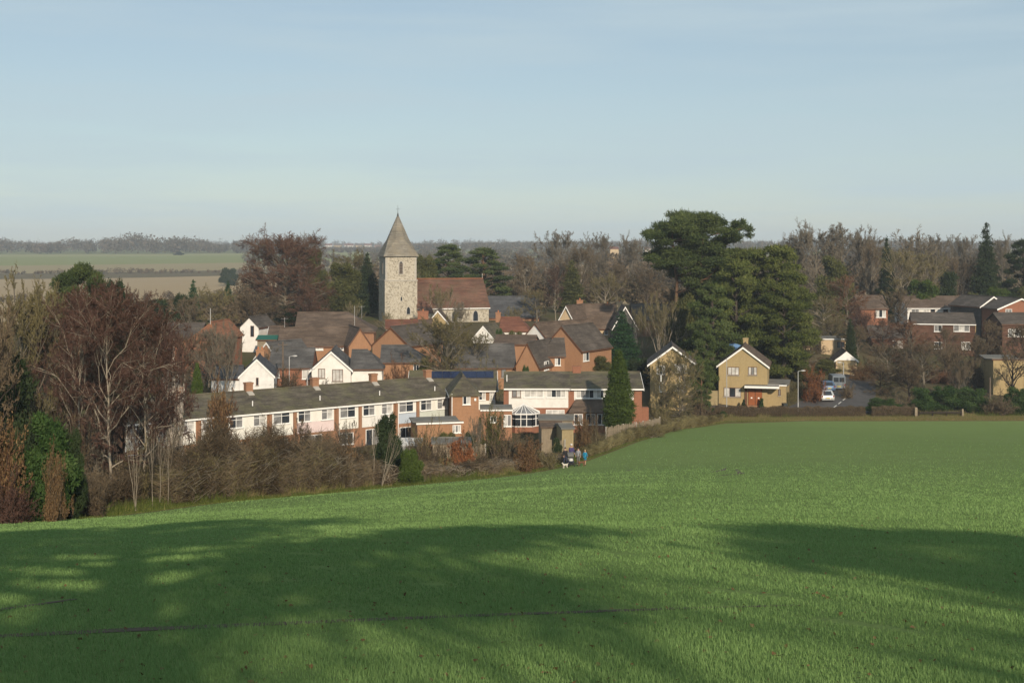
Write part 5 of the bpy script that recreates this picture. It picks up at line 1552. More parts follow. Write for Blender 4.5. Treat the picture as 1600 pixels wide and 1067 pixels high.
def bare_tree(seed, H=10.0, R=4.0, shape='round', n1=16, n2=7, n3=7, n4=5, tr=.30, first=.22, twig=.018, up=.25, sp=.6, droop=0.0, stems=1, wig=.16):
    """trunk, limbs and branches (trunk mesh) and the fine twigs (crown mesh)"""
    rng = np.random.default_rng(seed)
    trunks, limbs, lr = [], [], []
    for s in range(stems):
        k = 9
        lean = rng.normal(size=2) * (.02 if stems == 1 else .16)
        z = np.linspace(0, 1, k)
        hh = H * (.86 if stems == 1 else rng.uniform(.7, .92))
        xy = np.cumsum(rng.normal(size=(k, 2)) * H * .010, 0) + lean[None, :] * (z[:, None] ** 1.1) * H
        xy -= xy[0]
        tp = np.concatenate([xy, (z * hh)[:, None]], 1)
        trunks.append(tp)
        for j in range(n1 // stems):
            t = first + (1 - first) * (j + rng.uniform(0, .9)) / (n1 // stems)
            az = j * 2.4 + rng.uniform(-.6, .6) + s
            f = min(t, .999) * (k - 1); i = int(f)
            p = tp[i] * (1 - f + i) + tp[i + 1] * (f - i)
            if shape == 'round': env = math.sin(math.pi * min(1, max(.12, (t - first * .4) / (1.12 - first * .4)))) ** .6
            elif shape == 'vase': env = .35 + .65 * t
            elif shape == 'tall': env = math.sin(math.pi * min(1, max(.15, t * .85))) ** .5
            elif shape == 'dome': env = max(.2, (1 - (t * .9) ** 2.6)) ** .5
            else: env = 1 - .7 * t
            L = R * env * rng.uniform(.75, 1.12)
            el = {'round': .35 + .75 * t, 'vase': .9 + .3 * t, 'tall': .7 + .5 * t, 'dome': .0 + 1.05 * t, 'cone': .2 + .5 * t}[shape] + rng.uniform(-.2, .2)
            el = min(el, 1.35)
            d = np.array([math.cos(az) * math.cos(el), math.sin(az) * math.cos(el), math.sin(el)])
            L = L / max(.35, math.cos(el) * .85 + .15) if shape != 'vase' else max(L, (H - p[2]) * .8)
            L = min(L, max(.8, (H * 1.02 - p[2]) / max(.25, d[2])))
            q = [p]
            for _ in range(5):
                q.append(q[-1] + d * L / 5)
                d = d + rng.normal(size=3) * wig + np.array([0, 0, up * .18 - droop * .1])
                d /= np.linalg.norm(d)
            limbs.append(q)
            lr.append(tr * (1 - .75 * t) * .50 / (stems ** .5))
    P0 = np.array(trunks); P1 = np.array(limbs); lr = np.array(lr)
    P2 = grow(rng, P1, n2, .48, sp, up, 4, .25)
    r2 = np.repeat(lr, n2) * .40
    P3 = grow(rng, P2, n3, .50, sp * 1.1, up * .7 - droop * .4, 3, .2)
    r3 = np.repeat(r2, n3) * .42
    P4 = grow(rng, P3, n4, .62, sp * 1.2, up * .5 - droop, 2, .15)
    s_ = tr / (stems ** .5)
    ch = [tubes(P0, np.full(len(P0), s_), np.full(len(P0), s_ * .15), 8), tubes(P1, lr, lr * .25, 5), tubes(P2, np.maximum(r2, twig * 1.1), np.maximum(r2 * .35, twig * .7), 3)]
    tn = [rng.uniform(.2, .8, len(c[1])) for c in ch]
    trunk = np_mesh('trunk', ch, None, tn, smooth=True)
    r3 = np.maximum(r3, twig)
    a = np.concatenate([P3[:, 0], P3[:, 1], P4[:, 0]])
    b = np.concatenate([P3[:, 1] + (P3[:, 1] - P3[:, 0]) * .3, P3[:, 2], P4[:, 1]])
    rr = np.concatenate([r3, r3 * .8, np.full(len(P4), twig)])
    c = spikes(a, b, rr)
    tn = np.tile(np.clip(rng.normal(.5, .22, len(a)), 0, 1), 3)
    crown = np_mesh('crown', [c], None, [tn])
    mx_ = np.abs(b[:, :2]).max(0).mean()
    return dict(trunk=trunk, crown=crown, H=float(np.percentile(b[:, 2], 99.7)), R=float(np.percentile(np.linalg.norm(b[:, :2], axis=1), 97)))
def clump_leaves(rng, clumps, n, size, inner=.55, flat=.5, aspect=.5, spread=.7):
    """clumps [m,6]: centre, radii; leaves gather near the outside of each clump, more above than below"""
    c = np.asarray(clumps, float)
    area = (c[:, 3] * c[:, 4] + c[:, 3] * c[:, 5] + c[:, 4] * c[:, 5])
    pick = rng.choice(len(c), n, p=area / area.sum())
    d = unit(rng.normal(size=(n, 3)))
    low = (d[:, 2] < 0) & (rng.random(n) < flat)
    d[low, 2] *= -1
    rad = inner + (1 - inner) * rng.random(n) ** .6
    rad *= 1 + rng.normal(size=n) * .13
    p = c[pick, :3] + d * rad[:, None] * c[pick, 3:]
    base = rng.random(len(c))
    tone = np.clip(base[pick] * .45 + rng.normal(.28, .17, n), 0, 1)
    V, Fc = leaves(rng, p, size * rng.uniform(.6, 1.4, n), d * .8 + np.array([0, 0, .25]), spread, aspect)
    # ragged sprays standing out of the clumps
    m = n // 5
    q = rng.choice(n, m)
    ax = unit(d[q] + rng.normal(size=(m, 3)) * .45 + np.array([0, 0, .15]))
    bx = unit(np.cross(ax, unit(rng.normal(size=(m, 3))))) * (size * .16)
    s2 = (size * rng.uniform(.9, 2.1, m))[:, None]
    c2 = p[q]
    V2 = np.stack([c2, c2 + ax * s2 * .45 + bx, c2 + ax * s2, c2 + ax * s2 * .45 - bx], 1).reshape(-1, 3)
    F2 = np.arange(m * 4).reshape(m, 4)
    return (np.concatenate([V, V2]), np.concatenate([Fc, F2 + len(V)])), np.concatenate([tone, np.clip(tone[q] + .1, 0, 1)])
def ever_tree(seed, kind, H=10.0, R=3.0, n=9000, leaf=.3, tr=.25, bare=.1):
    rng = np.random.default_rng(seed)
    cl, br = [], []
    if kind == 'fir':
        lv = 15
        for i in range(lv):
            t = bare + (1 - bare) * i / (lv - .4)
            r = R * (1 - t) ** .8 * rng.uniform(.85, 1.1) + .12
            m = max(3, int(9 * (1 - t) + 3))
            for j in range(m):
                a = 2 * math.pi * (j + rng.uniform(0, .8)) / m
                rr = r * rng.uniform(.75, 1.1)
                cl.append((math.cos(a) * rr * .55, math.sin(a) * rr * .55, t * H - rr * .10, rr * .50 + .1, rr * .50 + .1, .05 * H * .6 + .1))
                br.append([(0, 0, t * H + .1), (math.cos(a) * rr * .9, math.sin(a) * rr * .9, t * H - rr * .12)])
        cl.append((0, 0, H * .985, .10, .10, H * .03))
    elif kind == 'column':
        lv = 26
        for i in range(lv):
            t = (i + .5) / lv
            r = R * (min(1, .72 + t * .9) if t < .3 else 1.0) * (1 - max(0, t - .35) / .68) ** .72
            m = 8
            for j in range(m):
                a = 2 * math.pi * (j + rng.uniform(0, .9)) / m
                rr = r * rng.uniform(.6, .95)
                cl.append((math.cos(a) * rr * .72, math.sin(a) * rr * .72, t * H, rr * .36 + .1, rr * .36 + .1, H * .045))
    elif kind == 'cedar':
        lv = 38
        for i in range(lv):
            t = bare + (1 - bare) * (i + rng.uniform(0, 1)) / lv
            env = R * (max(0, 1 - ((t - .32) / .72) ** 2) ** .62 if t > .32 else .65 + t)
            a = i * 2.4 + rng.uniform(-.5, .5)
            rr = env * rng.uniform(.45, .88)
            pr = R * rng.uniform(.22, .42) * (1.1 - .4 * t)
            x, y = math.cos(a) * rr, math.sin(a) * rr
            cl.append((x, y, t * H * .96, pr, pr, pr * .20 + .10))
            br.append([(0, 0, max(.05, t - .1) * H), (x * .6, y * .6, t * H - .2), (x, y, t * H)])
    elif kind == 'pine':
        lv = 20
        for i in range(lv):
            t = .66 + .34 * (i + rng.uniform(0, 1)) / lv
            env = R * max(.15, 1 - ((t - .72) / .30) ** 2) ** .5 if t > .72 else R * .8
            a = i * 2.4 + rng.uniform(-.6, .6)
            rr = env * rng.uniform(.3, .85)
            pr = R * rng.uniform(.22, .36)
            x, y = math.cos(a) * rr, math.sin(a) * rr
            cl.append((x, y, t * H * .97, pr, pr, pr * .38))
            br.append([(0, 0, t * H - H * .14), (x * .6, y * .6, t * H - H * .03), (x, y, t * H * .97)])
    else:       # 'bush': rounded, lumpy, to the ground
        for i in range(34):
            a = rng.uniform(0, 2 * math.pi)
            t = rng.uniform(.08, .92)
            env = R * (1 - max(0, t - .35) ** 2 / .45) ** .5
            rr = env * rng.uniform(.25, .8)
            pr = R * rng.uniform(.22, .38)
            cl.append((math.cos(a) * rr, math.sin(a) * rr, t * H * .86, pr, pr, pr * .8))
    (V, Fc), tone = clump_leaves(rng, cl, n, leaf, .45 if kind != 'column' else .7, .45, .38 if kind in ('cedar', 'pine', 'fir') else .5)
    crown = np_mesh('crown', [(V, Fc)], None, [tone])
    top_t = H * (.55 if kind in ('bush', 'column') else .92)
    k = 8
    z = np.linspace(0, 1, k)
    xy = np.cumsum(rng.normal(size=(k, 2)) * H * .006, 0); xy -= xy[0]
    tp = np.concatenate([xy, (z * top_t)[:, None]], 1)[None]
    ch = [tubes(tp, np.array([tr]), np.array([tr * .2]), 8)]
    for q in br:
        q = np.array(q)
        ch.append(tubes(q[None], np.array([tr * .28]), np.array([tr * .08]), 4))
    trunk = np_mesh('trunk', ch, None, [rng.uniform(.2, .8, len(c[1])) for c in ch], smooth=True)
    return dict(trunk=trunk, crown=crown, H=float(np.percentile(V[:, 2], 99.8)), R=float(np.percentile(np.linalg.norm(V[:, :2], axis=1), 97)))
def twig_bush(seed, H=2.6, R=1.6, n=42, leaf_n=0, leaf=.1, twig=.012, n2=12, n3=6):
    """many stems fanning from the base; may keep some dead leaves"""
    rng = np.random.default_rng(seed)
    a = rng.uniform(0, 2 * np.pi, n)
    el = np.arccos(rng.uniform(.05, .95, n))
    d = np.stack([np.cos(a) * np.sin(el) * R / H * 1.1, np.sin(a) * np.sin(el) * R / H * 1.1, np.cos(el) * .9 + .15], 1)
    p = np.stack([rng.normal(size=n) * R * .25, rng.normal(size=n) * R * .25, np.zeros(n)], 1)
    P = np.empty((n, 5, 3)); P[:, 0] = p
    dd = d * rng.uniform(.6, 1.0, n)[:, None]
    for j in range(1, 5):
        P[:, j] = P[:, j - 1] + dd * H / 4.2
        dd = dd + rng.normal(size=dd.shape) * .12 - np.array([0, 0, .05])
    P[:, :, 2] = np.maximum(P[:, :, 2], .02)
    P2 = grow(rng, P, n2, .34, .75, .12, 3, .12)
    P3 = grow(rng, P2, n3, .55, .8, .05, 2, .1)
    stem = tubes(P, np.full(n, .028), np.full(n, .01), 3)
    a_ = np.concatenate([P2[:, 0], P2[:, 1], P3[:, 0]])
    b_ = np.concatenate([P2[:, 1], P2[:, 2], P3[:, 1]])
    rr = np.concatenate([np.full(len(P2), twig * 1.3), np.full(len(P2), twig * 1.1), np.full(len(P3), twig)])
    sp_ = spikes(a_, b_, rr)
    trunk = np_mesh('stems', [stem], None, [rng.uniform(.2, .8, len(stem[1]))])
    tn = np.tile(np.clip(rng.normal(.5, .25, len(a_)), 0, 1), 3)
    out = dict(trunk=trunk, H=float(np.percentile(b_[:, 2], 99)), R=float(np.percentile(np.linalg.norm(b_[:, :2], axis=1), 96)))
    out['crown'] = np_mesh('twigs', [sp_], None, [tn])
    if leaf_n:
        pk = rng.choice(len(b_), leaf_n)
        c = b_[pk] + rng.normal(size=(leaf_n, 3)) * .06
        V, Fc = leaves(rng, c, leaf * rng.uniform(.6, 1.5, leaf_n), None, 1, .6)
        out['leaf'] = np_mesh('foliage', [(V, Fc)], None, [np.clip(rng.normal(.5, .25, leaf_n), 0, 1)])
    return out

V_ = {}
for i in range(3):
    V_[f'oak{i}'] = bare_tree(10 + i, 12, 5.2, 'round', 24, 8, 8, 8, .32, .16, .027)
    V_[f'tall{i}'] = bare_tree(20 + i, 15, 4.2, 'tall', 26, 8, 8, 7, .28, .2, .030, .3)
for i in range(2):
    V_[f'vase{i}'] = bare_tree(30 + i, 8, 3.6, 'vase', 24, 8, 7, 6, .18, .10, .017, .35, .45, 0, 3)
    V_[f'birch{i}'] = bare_tree(40 + i, 12, 3.6, 'round', 20, 9, 9, 14, .13, .22, .0105, .15, .6, .75, 1, .30)
V_['beech'] = bare_tree(50, 15, 8.2, 'dome', 64, 10, 9, 8, .5, .06, .030, .04, .65)
V_['beech1'] = bare_tree(51, 10, 4.5, 'dome', 36, 8, 8, 8, .25, .06, .020, .06, .62)
V_['sapling0'] = bare_tree(60, 5, 1.1, 'vase', 7, 5, 4, 3, .075, .3, .008, .4, .35, 0, 1)
V_['sapling1'] = bare_tree(61, 5, 1.2, 'vase', 9, 5, 4, 3, .09, .2, .008, .4, .35, 0, 3)
V_['contorted'] = bare_tree(62, 7, 4.2, 'round', 14, 7, 7, 7, .34, .25, .020, .2, .8)
V_['fir0'] = ever_tree(70, 'fir', 12, 3.0, 22000, .30)
V_['fir1'] = ever_tree(71, 'fir', 12, 2.6, 18000, .30)
V_['column'] = ever_tree(72, 'column', 8, 1.7, 42000, .15, .2)
V_['cedar'] = ever_tree(73, 'cedar', 14, 6.5, 60000, .30, .45, .08)
V_['cedar1'] = ever_tree(74, 'cedar', 12, 4.2, 36000, .28, .35, .06)
V_['pine'] = ever_tree(75, 'pine', 15, 5.5, 26000, .30, .4)
V_['pine1'] = ever_tree(78, 'cedar', 14, 5.0, 30000, .32, .4, .2)
V_['bush0'] = ever_tree(76, 'bush', 3.2, 1.7, 20000, .125, .08)
V_['bush1'] = ever_tree(77, 'bush', 4.0, 1.5, 20000, .14, .08)
for i in range(3):
    V_[f'scrub{i}'] = twig_bush(80 + i, n=56, n2=14, n3=7)
V_['scrubleaf'] = twig_bush(84, leaf_n=9000, leaf=.09)
V_['scrubleaf1'] = twig_bush(85, 2.0, 1.8, leaf_n=14000, leaf=.09)
_used = {}
_rs = random.Random(5)
def plant(kind, px, d, top, width, label, crown='twig_grey', bark='bark_grey', cat='tree', group=None, name=None, rz=None, z=None, leafm=None, base=0.0):
    """copy a grown plant to column px at depth d, its top at row `top`, `width` columns wide"""
    v = V_[kind]
    p = at(px, d)
    H = zat(top, d) - p.z
    sz = H / v['H']
    sxy = width * d / F / 2 / v['R']
    nm = name or {'tree': 'bare_tree', 'bush': 'bush', 'conifer': 'conifer', 'hedge': 'hedge'}.get(cat, 'tree')
    r = empty(nm, p + Vector((0, 0, base)), rz if rz is not None else _rs.uniform(0, 6.28))
    r.scale = (sxy, sxy, sz)
    tag(r, label, cat, group)
    parts = [('trunk' if cat != 'bush' else 'stems', v['trunk'], bark), ('crown' if cat != 'bush' else 'twigs' if 'scrub' in kind else 'crown', v['crown'], crown)]
    if 'leaf' in v:
        parts.append(('foliage', v['leaf'], leafm or 'leaf_brown'))
    for n_, me, m in parts:
        key = (me.name, m)
        if key not in _used:
            if len(me.materials) == 0:
                me.materials.append(MATS[m])
                _used[key] = me
            elif me.materials[0].name == m:
                _used[key] = me
            else:
                _used[key] = None
        o = bpy.data.objects.new(n_, me)
        link(o, r)
        if me.materials[0] is not MATS[m]:
            o.material_slots[0].link = 'OBJECT'
            o.material_slots[0].material = MATS[m]
    return r
# ------------------------------------------------------------------ vegetation: what stands where
P = plant
# birches and their neighbours at the left
P('birch0', 178, 74, 447, 200, 'tall purple twigged birch with a white trunk beside the field, largest of the birches', 'twig_birch', 'bark_pale', name='birch_tree', group='birches at the left', rz=.4)
P('birch1', 225, 79, 468, 150, 'purple birch with arching white limbs, right of the largest birch', 'twig_birch', 'bark_pale', name='birch_tree', group='birches at the left', rz=2.0)
P('birch0', 118, 80, 452, 130, 'purple birch left of the largest birch, with a pale upright trunk', 'twig_birch', 'bark_pale', name='birch_tree', group='birches at the left', rz=3.6)
P('birch1', 158, 88, 440, 170, 'dark trunked purple birch behind the white trunks', 'twig_birch', 'bark_dark', name='birch_tree', group='birches at the left', rz=5.0)
P('beech1', 268, 104, 505, 80, 'dark red bare tree behind the birches, right of them', 'twig_birch', 'bark_dark')
P('oak0', 38, 92, 425, 150, 'olive grey bare tree filling the left edge, tallest there', 'twig_olive', 'bark_grey')
P('oak1', -15, 80, 470, 130, 'dark olive bare tree cut by the left edge of the picture', 'twig_brown', 'bark_dark')
P('tall1', 75, 100, 440, 90, 'olive bare tree between the left edge trees and the birches', 'twig_olive', 'bark_grey')
P('bush1', 20, 84, 560, 80, 'dark ivy covered bush under the left edge trees', 'leaf_yew', 'bark_dark', 'bush')
P('pine', 122, 150, 413, 92, 'flat topped dark pine rising behind the birches', 'leaf_pine', 'bark_pine', 'conifer', name='pine_tree')
P('bush1', 182, 165, 440, 50, 'dark green tree right of the flat topped pine', 'leaf_yew', 'bark_dark', 'tree', name='evergreen_tree')
P('sapling1', 212, 70.2, 655, 46, 'slender sapling with several pale stems at the edge of the field', 'twig_grey', 'bark_pale', name='sapling', group='pale saplings at the field edge', rz=0)
P('sapling0', 238, 71.8, 668, 22, 'thin pale sapling just right of the many stemmed one', 'twig_grey', 'bark_pale', name='sapling', group='pale saplings at the field edge')
P('sapling0', 250, 72.4, 676, 24, 'second thin pale sapling to the right of the many stemmed one', 'twig_grey', 'bark_pale', name='sapling', group='pale saplings at the field edge')
P('sapling0', 262, 73, 680, 24, 'rightmost of the thin pale saplings beside the thicket', 'twig_grey', 'bark_pale', name='sapling', group='pale saplings at the field edge')
P('bush1', 70, 60.5, 648, 92, 'tall bright green laurel hedge bush with a browned hollow in its middle', 'leaf_laurel', 'bark_dark', 'bush', name='laurel_bush')
P('bush0', 112, 63, 672, 46, 'dark green bush against the right side of the laurel', 'leaf_yew', 'bark_dark', 'bush')
P('scrubleaf', 84, 57.6, 708, 46, 'browned patch of shrub before the green laurel', 'twig_brown', 'bark_dark', 'bush', leafm='leaf_brown')
P('scrubleaf', -8, 58.5, 652, 95, 'reddish brown leafy bush at the left edge', 'twig_russet', 'bark_dark', 'bush', leafm='leaf_brown')
P('scrub0', 18, 57.5, 745, 80, 'low reddish bramble bush at the lower left edge', 'twig_birch', 'bark_dark', 'bush')
P('scrub1', 148, 66.5, 742, 70, 'low brown bramble bush between the laurel and the birch trunk', 'twig_brown', 'bark_dark', 'bush')
P('scrub2', 168, 71, 735, 60, 'brown bush around the foot of the largest birch', 'twig_brown', 'bark_dark', 'bush')
P('scrub0', 205, 77, 700, 80, 'brown bush behind the pale many stemmed sapling', 'twig_olive', 'bark_dark', 'bush')
P('scrub1', 110, 76, 640, 70, 'tangled brown bush behind the laurel', 'twig_brown', 'bark_dark', 'bush')
P('scrub2', 150, 82, 620, 90, 'grey brown bush under the birch limbs', 'twig_grey', 'bark_dark', 'bush')
P('scrub2', 250, 92, 640, 90, 'grey brown bush behind the thin saplings', 'twig_grey', 'bark_dark', 'bush')
P('scrubleaf', 272, 100, 582, 32, 'climber with pale fluffy seed heads at the end of the long terrace', 'twig_grey', 'bark_dark', 'bush', leafm='seed_pale')
P('scrub0', 60, 88, 600, 100, 'olive undergrowth bush behind the laurel', 'twig_olive', 'bark_dark', 'bush')
P('scrub1', 0, 84, 620, 90, 'brown undergrowth bush behind the reddish leafy one', 'twig_brown', 'bark_dark', 'bush')
P('beech1', 120, 93, 452, 110, 'dense dark red bare tree behind the left part of the birches', 'twig_birch', 'bark_dark')
P('beech1', 195, 96, 448, 120, 'dense dark red bare tree behind the largest birch', 'twig_birch', 'bark_dark')
P('beech1', 245, 98, 478, 90, 'dense dark red bare tree behind the arching birch', 'twig_birch', 'bark_dark')
P('oak2', 60, 96, 470, 110, 'brown bare tree low behind the laurel', 'twig_brown', 'bark_dark')
# behind the long terrace, left
P('fir1', 302, 216, 440, 28, 'narrow dark fir left of the big copper tree', 'leaf_fir', 'bark_dark', 'conifer')
P('fir0', 356, 250, 441, 26, 'small dark fir peeping left of the copper tree', 'leaf_fir', 'bark_dark', 'conifer')
P('bush0', 250, 205, 468, 70, 'broad dark green yew left of the narrow fir', 'leaf_yew', 'bark_dark', 'tree', name='evergreen_tree')
P('bush0', 285, 210, 460, 40, 'green yew between the broad one and the narrow fir', 'leaf_yew', 'bark_dark', 'tree', name='evergreen_tree')
P('bush1', 222, 215, 472, 36, 'dark yew at the left end of the yew row', 'leaf_yew', 'bark_dark', 'tree', name='evergreen_tree')
P('oak2', 330, 206, 447, 90, 'olive brown bare tree above the orange hipped roof', 'twig_olive', 'bark_grey')
P('tall0', 292, 196, 462, 60, 'brown bare tree left of the orange hipped roof', 'twig_brown', 'bark_grey')
P('vase0', 350, 141, 500, 96, 'grey vase shaped bare tree behind the first terrace chimney', 'twig_grey', 'bark_grey')
P('vase1', 318, 152, 520, 60, 'darker vase shaped bare tree left of the grey one', 'twig_brown', 'bark_dark')
P('beech1', 326, 158, 512, 84, 'dense grey bare tree before the orange hipped house', 'twig_grey', 'bark_grey')
P('beech1', 282, 150, 520, 70, 'brown bare tree at the left of the orange hipped house', 'twig_brown', 'bark_dark')
P('vase1', 425, 165, 540, 40, 'bare tree before the dark slate roof, left of the lamp', 'twig_grey', 'bark_grey')
P('column', 308, 133, 570, 26, 'small green conifer behind the leftmost terrace chimney', 'leaf_cypress', 'bark_dark', 'conifer')
P('oak1', 395, 205, 455, 70, 'dark bare tree before the left side of the copper tree', 'twig_brown', 'bark_dark')
P('beech', 448, 236, 362, 142, 'large domed copper red bare tree left of the church', 'twig_beech', 'bark_grey', name='copper_tree')
P('beech1', 425, 226, 462, 64, 'dark bare shrub tree added for the shadow under the left side of the copper tree', 'twig_brown', 'bark_dark')  # dark shrubs added to hide the trunk ribs and stand in for shadow
P('beech1', 478, 228, 458, 70, 'dark bare shrub tree added for the shadow under the right side of the copper tree', 'twig_beech', 'bark_dark')
P('bush1', 452, 229, 478, 50, 'dark evergreen shrub added for the shadow at the foot of the copper tree', 'leaf_yew', 'bark_dark', 'bush')
P('bush1', 492, 262, 392, 40, 'green ivy clad tree right behind the copper tree', 'leaf_olive', 'bark_dark', 'tree', name='evergreen_tree')
P('oak0', 548, 252, 388, 84, 'brown bare tree between the copper tree and the tower', 'twig_olive', 'bark_grey')
P('bush1', 536, 248, 412, 62, 'dark green ivy clad tree left of the church tower', 'leaf_olive', 'bark_dark', 'tree', name='evergreen_tree')
P('fir0', 574, 250, 398, 46, 'dark evergreen touching the left side of the tower', 'leaf_yew', 'bark_dark', 'conifer')
P('vase0', 552, 222, 470, 40, 'pale bare tree in front of the dark evergreen by the tower', 'twig_olive', 'bark_pale')
P('vase1', 603, 220, 488, 30, 'yellowish bare shrub at the foot of the tower', 'twig_olive', 'bark_pale')
P('scrub0', 620, 219, 494, 30, 'yellow green shrub below the tower wall', 'twig_olive', 'bark_pale', 'bush')
P('vase0', 688, 226, 442, 56, 'thin yellowish bare tree in front of the nave roof', 'twig_olive', 'bark_pale')
P('vase1', 718, 218, 470, 46, 'grey bare tree before the nave wall', 'twig_grey', 'bark_grey')
P('scrub1', 640, 205, 505, 50, 'bare garden shrub below the church wall', 'twig_olive', 'bark_grey', 'bush')
P('pine1', 700, 278, 383, 74, 'dark layered pine just right of the spire', 'leaf_pine', 'bark_pine', 'conifer', name='pine_tree')
P('pine1', 757, 282, 388, 84, 'second dark layered pine above the nave roof', 'leaf_pine', 'bark_pine', 'conifer', name='pine_tree', rz=1.0)
P('bush1', 664, 262, 400, 40, 'olive green tree close behind the tower', 'leaf_olive', 'bark_dark', 'tree', name='evergreen_tree')
P('tall0', 822, 285, 396, 60, 'brown bare tree right of the layered pines', 'twig_brown', 'bark_grey')
P('oak1', 872, 300, 360, 84, 'tall grey brown bare tree on the skyline above the cream house', 'twig_grey', 'bark_grey')
P('tall1', 935, 312, 363, 56, 'bare tree on the skyline, right of the tallest one above the cream house', 'twig_grey', 'bark_grey')
P('oak2', 985, 305, 366, 74, 'grey bare tree on the skyline left of the great pine', 'twig_grey', 'bark_grey')
P('tall2', 905, 290, 385, 60, 'brown bare tree between the skyline trees above the cream house', 'twig_brown', 'bark_grey')
P('birch1', 868, 235, 415, 44, 'slim birch with a white stem left of the cream house', 'twig_birch', 'bark_pale', name='birch_tree')
P('fir1', 893, 262, 410, 50, 'olive green conifer behind the cream gable', 'leaf_olive', 'bark_dark', 'conifer')
P('oak0', 945, 246, 425, 66, 'pale bare oak behind the cream house chimneys', 'twig_olive', 'bark_pale')
P('oak2', 838, 238, 450, 60, 'olive bare tree before the dark slate roof by the church', 'twig_olive', 'bark_grey')
P('vase1', 800, 225, 478, 40, 'bare shrub tree right of the church', 'twig_olive', 'bark_grey')
P('oak1', 1010, 262, 418, 60, 'dark brown bare tree just left of the great pine', 'twig_brown', 'bark_dark')
P('tall1', 965, 270, 410, 50, 'brown bare tree above the grey gable', 'twig_brown', 'bark_grey')
# village middle
P('oak0', 696, 160, 488, 118, 'broad grey bare oak among the slate roofs, before the nave', 'twig_olive', 'bark_grey')
P('beech1', 690, 166, 505, 70, 'twiggy brown tree behind the broad oak among the roofs', 'twig_olive', 'bark_grey')
P('oak2', 742, 170, 515, 70, 'bare tree right of the broad oak among the roofs', 'twig_olive', 'bark_grey')
P('scrub1', 620, 158, 560, 40, 'russet bare shrub before the brick cottage', 'twig_russet', 'bark_dark', 'bush')
P('bush0', 662, 160, 562, 26, 'green shrub at the corner of the brick cottage', 'leaf_olive', 'bark_dark', 'bush')
P('scrub2', 700, 158, 560, 60, 'dark tangle of shrubs under the broad oak', 'twig_brown', 'bark_dark', 'bush')
P('scrub0', 760, 160, 560, 50, 'bare shrub behind the solar panelled roof', 'twig_olive', 'bark_dark', 'bush')
P('bush0', 822, 163, 572, 16, 'small round green shrub before the orange gable', 'leaf_laurel', 'bark_dark', 'bush')
P('bush0', 780, 192, 514, 14, 'small dark green shrub by the red roofed cottage', 'leaf_laurel', 'bark_dark', 'bush')
P('bush0', 806, 190, 518, 34, 'low green hedge bush under the red roofed cottage', 'leaf_olive', 'bark_dark', 'bush')
P('scrub2', 450, 152, 572, 50, 'bare garden shrub before the brick range', 'twig_brown', 'bark_dark', 'bush')
P('scrub0', 500, 152, 590, 40, 'bare shrub below the white gable house', 'twig_grey', 'bark_grey', 'bush')
P('fir0', 972, 188, 488, 62, 'bright green fir in front of the grey gable', 'leaf_fir', 'bark_dark', 'conifer')
P('bush0', 937, 181, 556, 56, 'rounded dark green shrub right of the tall orange gable', 'leaf_olive', 'bark_dark', 'bush')
P('bush0', 1000, 178, 560, 50, 'dark green shrub between the fir and the dappled house', 'leaf_yew', 'bark_dark', 'bush')
P('vase0', 1034, 190, 456, 80, 'olive bare tree above the dappled gable house', 'twig_olive', 'bark_pale')
P('vase1', 1006, 200, 478, 44, 'brown bare tree right of the green fir', 'twig_olive', 'bark_grey')
P('scrub0', 925, 205, 538, 30, 'low shrub under the cream house window', 'twig_olive', 'bark_grey', 'bush')
# the great evergreens
rng = np.random.default_rng(99)
hd_ = 200.0
cl = []
for (x, y, rx, ry) in [(600,122,135,36),(740,130,130,40),(870,160,70,34),(500,170,90,34),(420,215,110,44),(295,248,62,26),(560,230,140,44),(690,215,110,44),(960,225,90,28),(1040,180,45,24),(1065,140,24,22),(1110,215,46,20),(1000,280,90,26),
                       (930,290,80,28),(690,290,110,36),(560,310,90,34),(420,300,60,28),(350,330,40,24),(380,410,100,34),(480,430,120,46),(600,410,110,48),(710,380,100,36),(800,370,90,34),(330,455,60,28),(430,490,90,26),(540,500,90,24),(640,470,90,28),
                       (870,345,70,26),(690,545,70,30),(785,480,80,34),(860,430,80,32),(760,560,80,30),(650,600,70,28),(880,510,80,32),(960,420,80,30),(470,560,60,24),(560,580,60,24),(820,600,90,34),(700,650,90,34),(930,580,90,34),(380,240,80,30),(800,180,80,30)]:
    px, py = 960 + x / 5.333, 320 + y / 5.333
    for rep in range(3):
        dy = rng.uniform(-4.5, 4.5)
        d_ = hd_ + dy
        kx = d_ / F / 5.333
        cl.append(((px - 800) / F * d_ + rng.normal() * .5, d_, (HZ - py) / F * d_ + rng.normal() * .35, rx * kx * .98, rx * kx * .9, ry * kx * 1.12))
base = at(1072, hd_)
cl = np.array(cl); cl[:, :3] -= np.array(base)
(Vv, Fc), tone = clump_leaves(rng, cl, 95000, .36, .2, .3, .32)
gp = empty('pine_tree', base); tag(gp, 'great flat topped pine towering over the gable houses, tallest tree on the skyline', 'tree')
np_obj('crown', [(Vv, Fc)], MATS['leaf_pine'], gp, [tone])
Hc = cl[:, 2].max()
tk = []
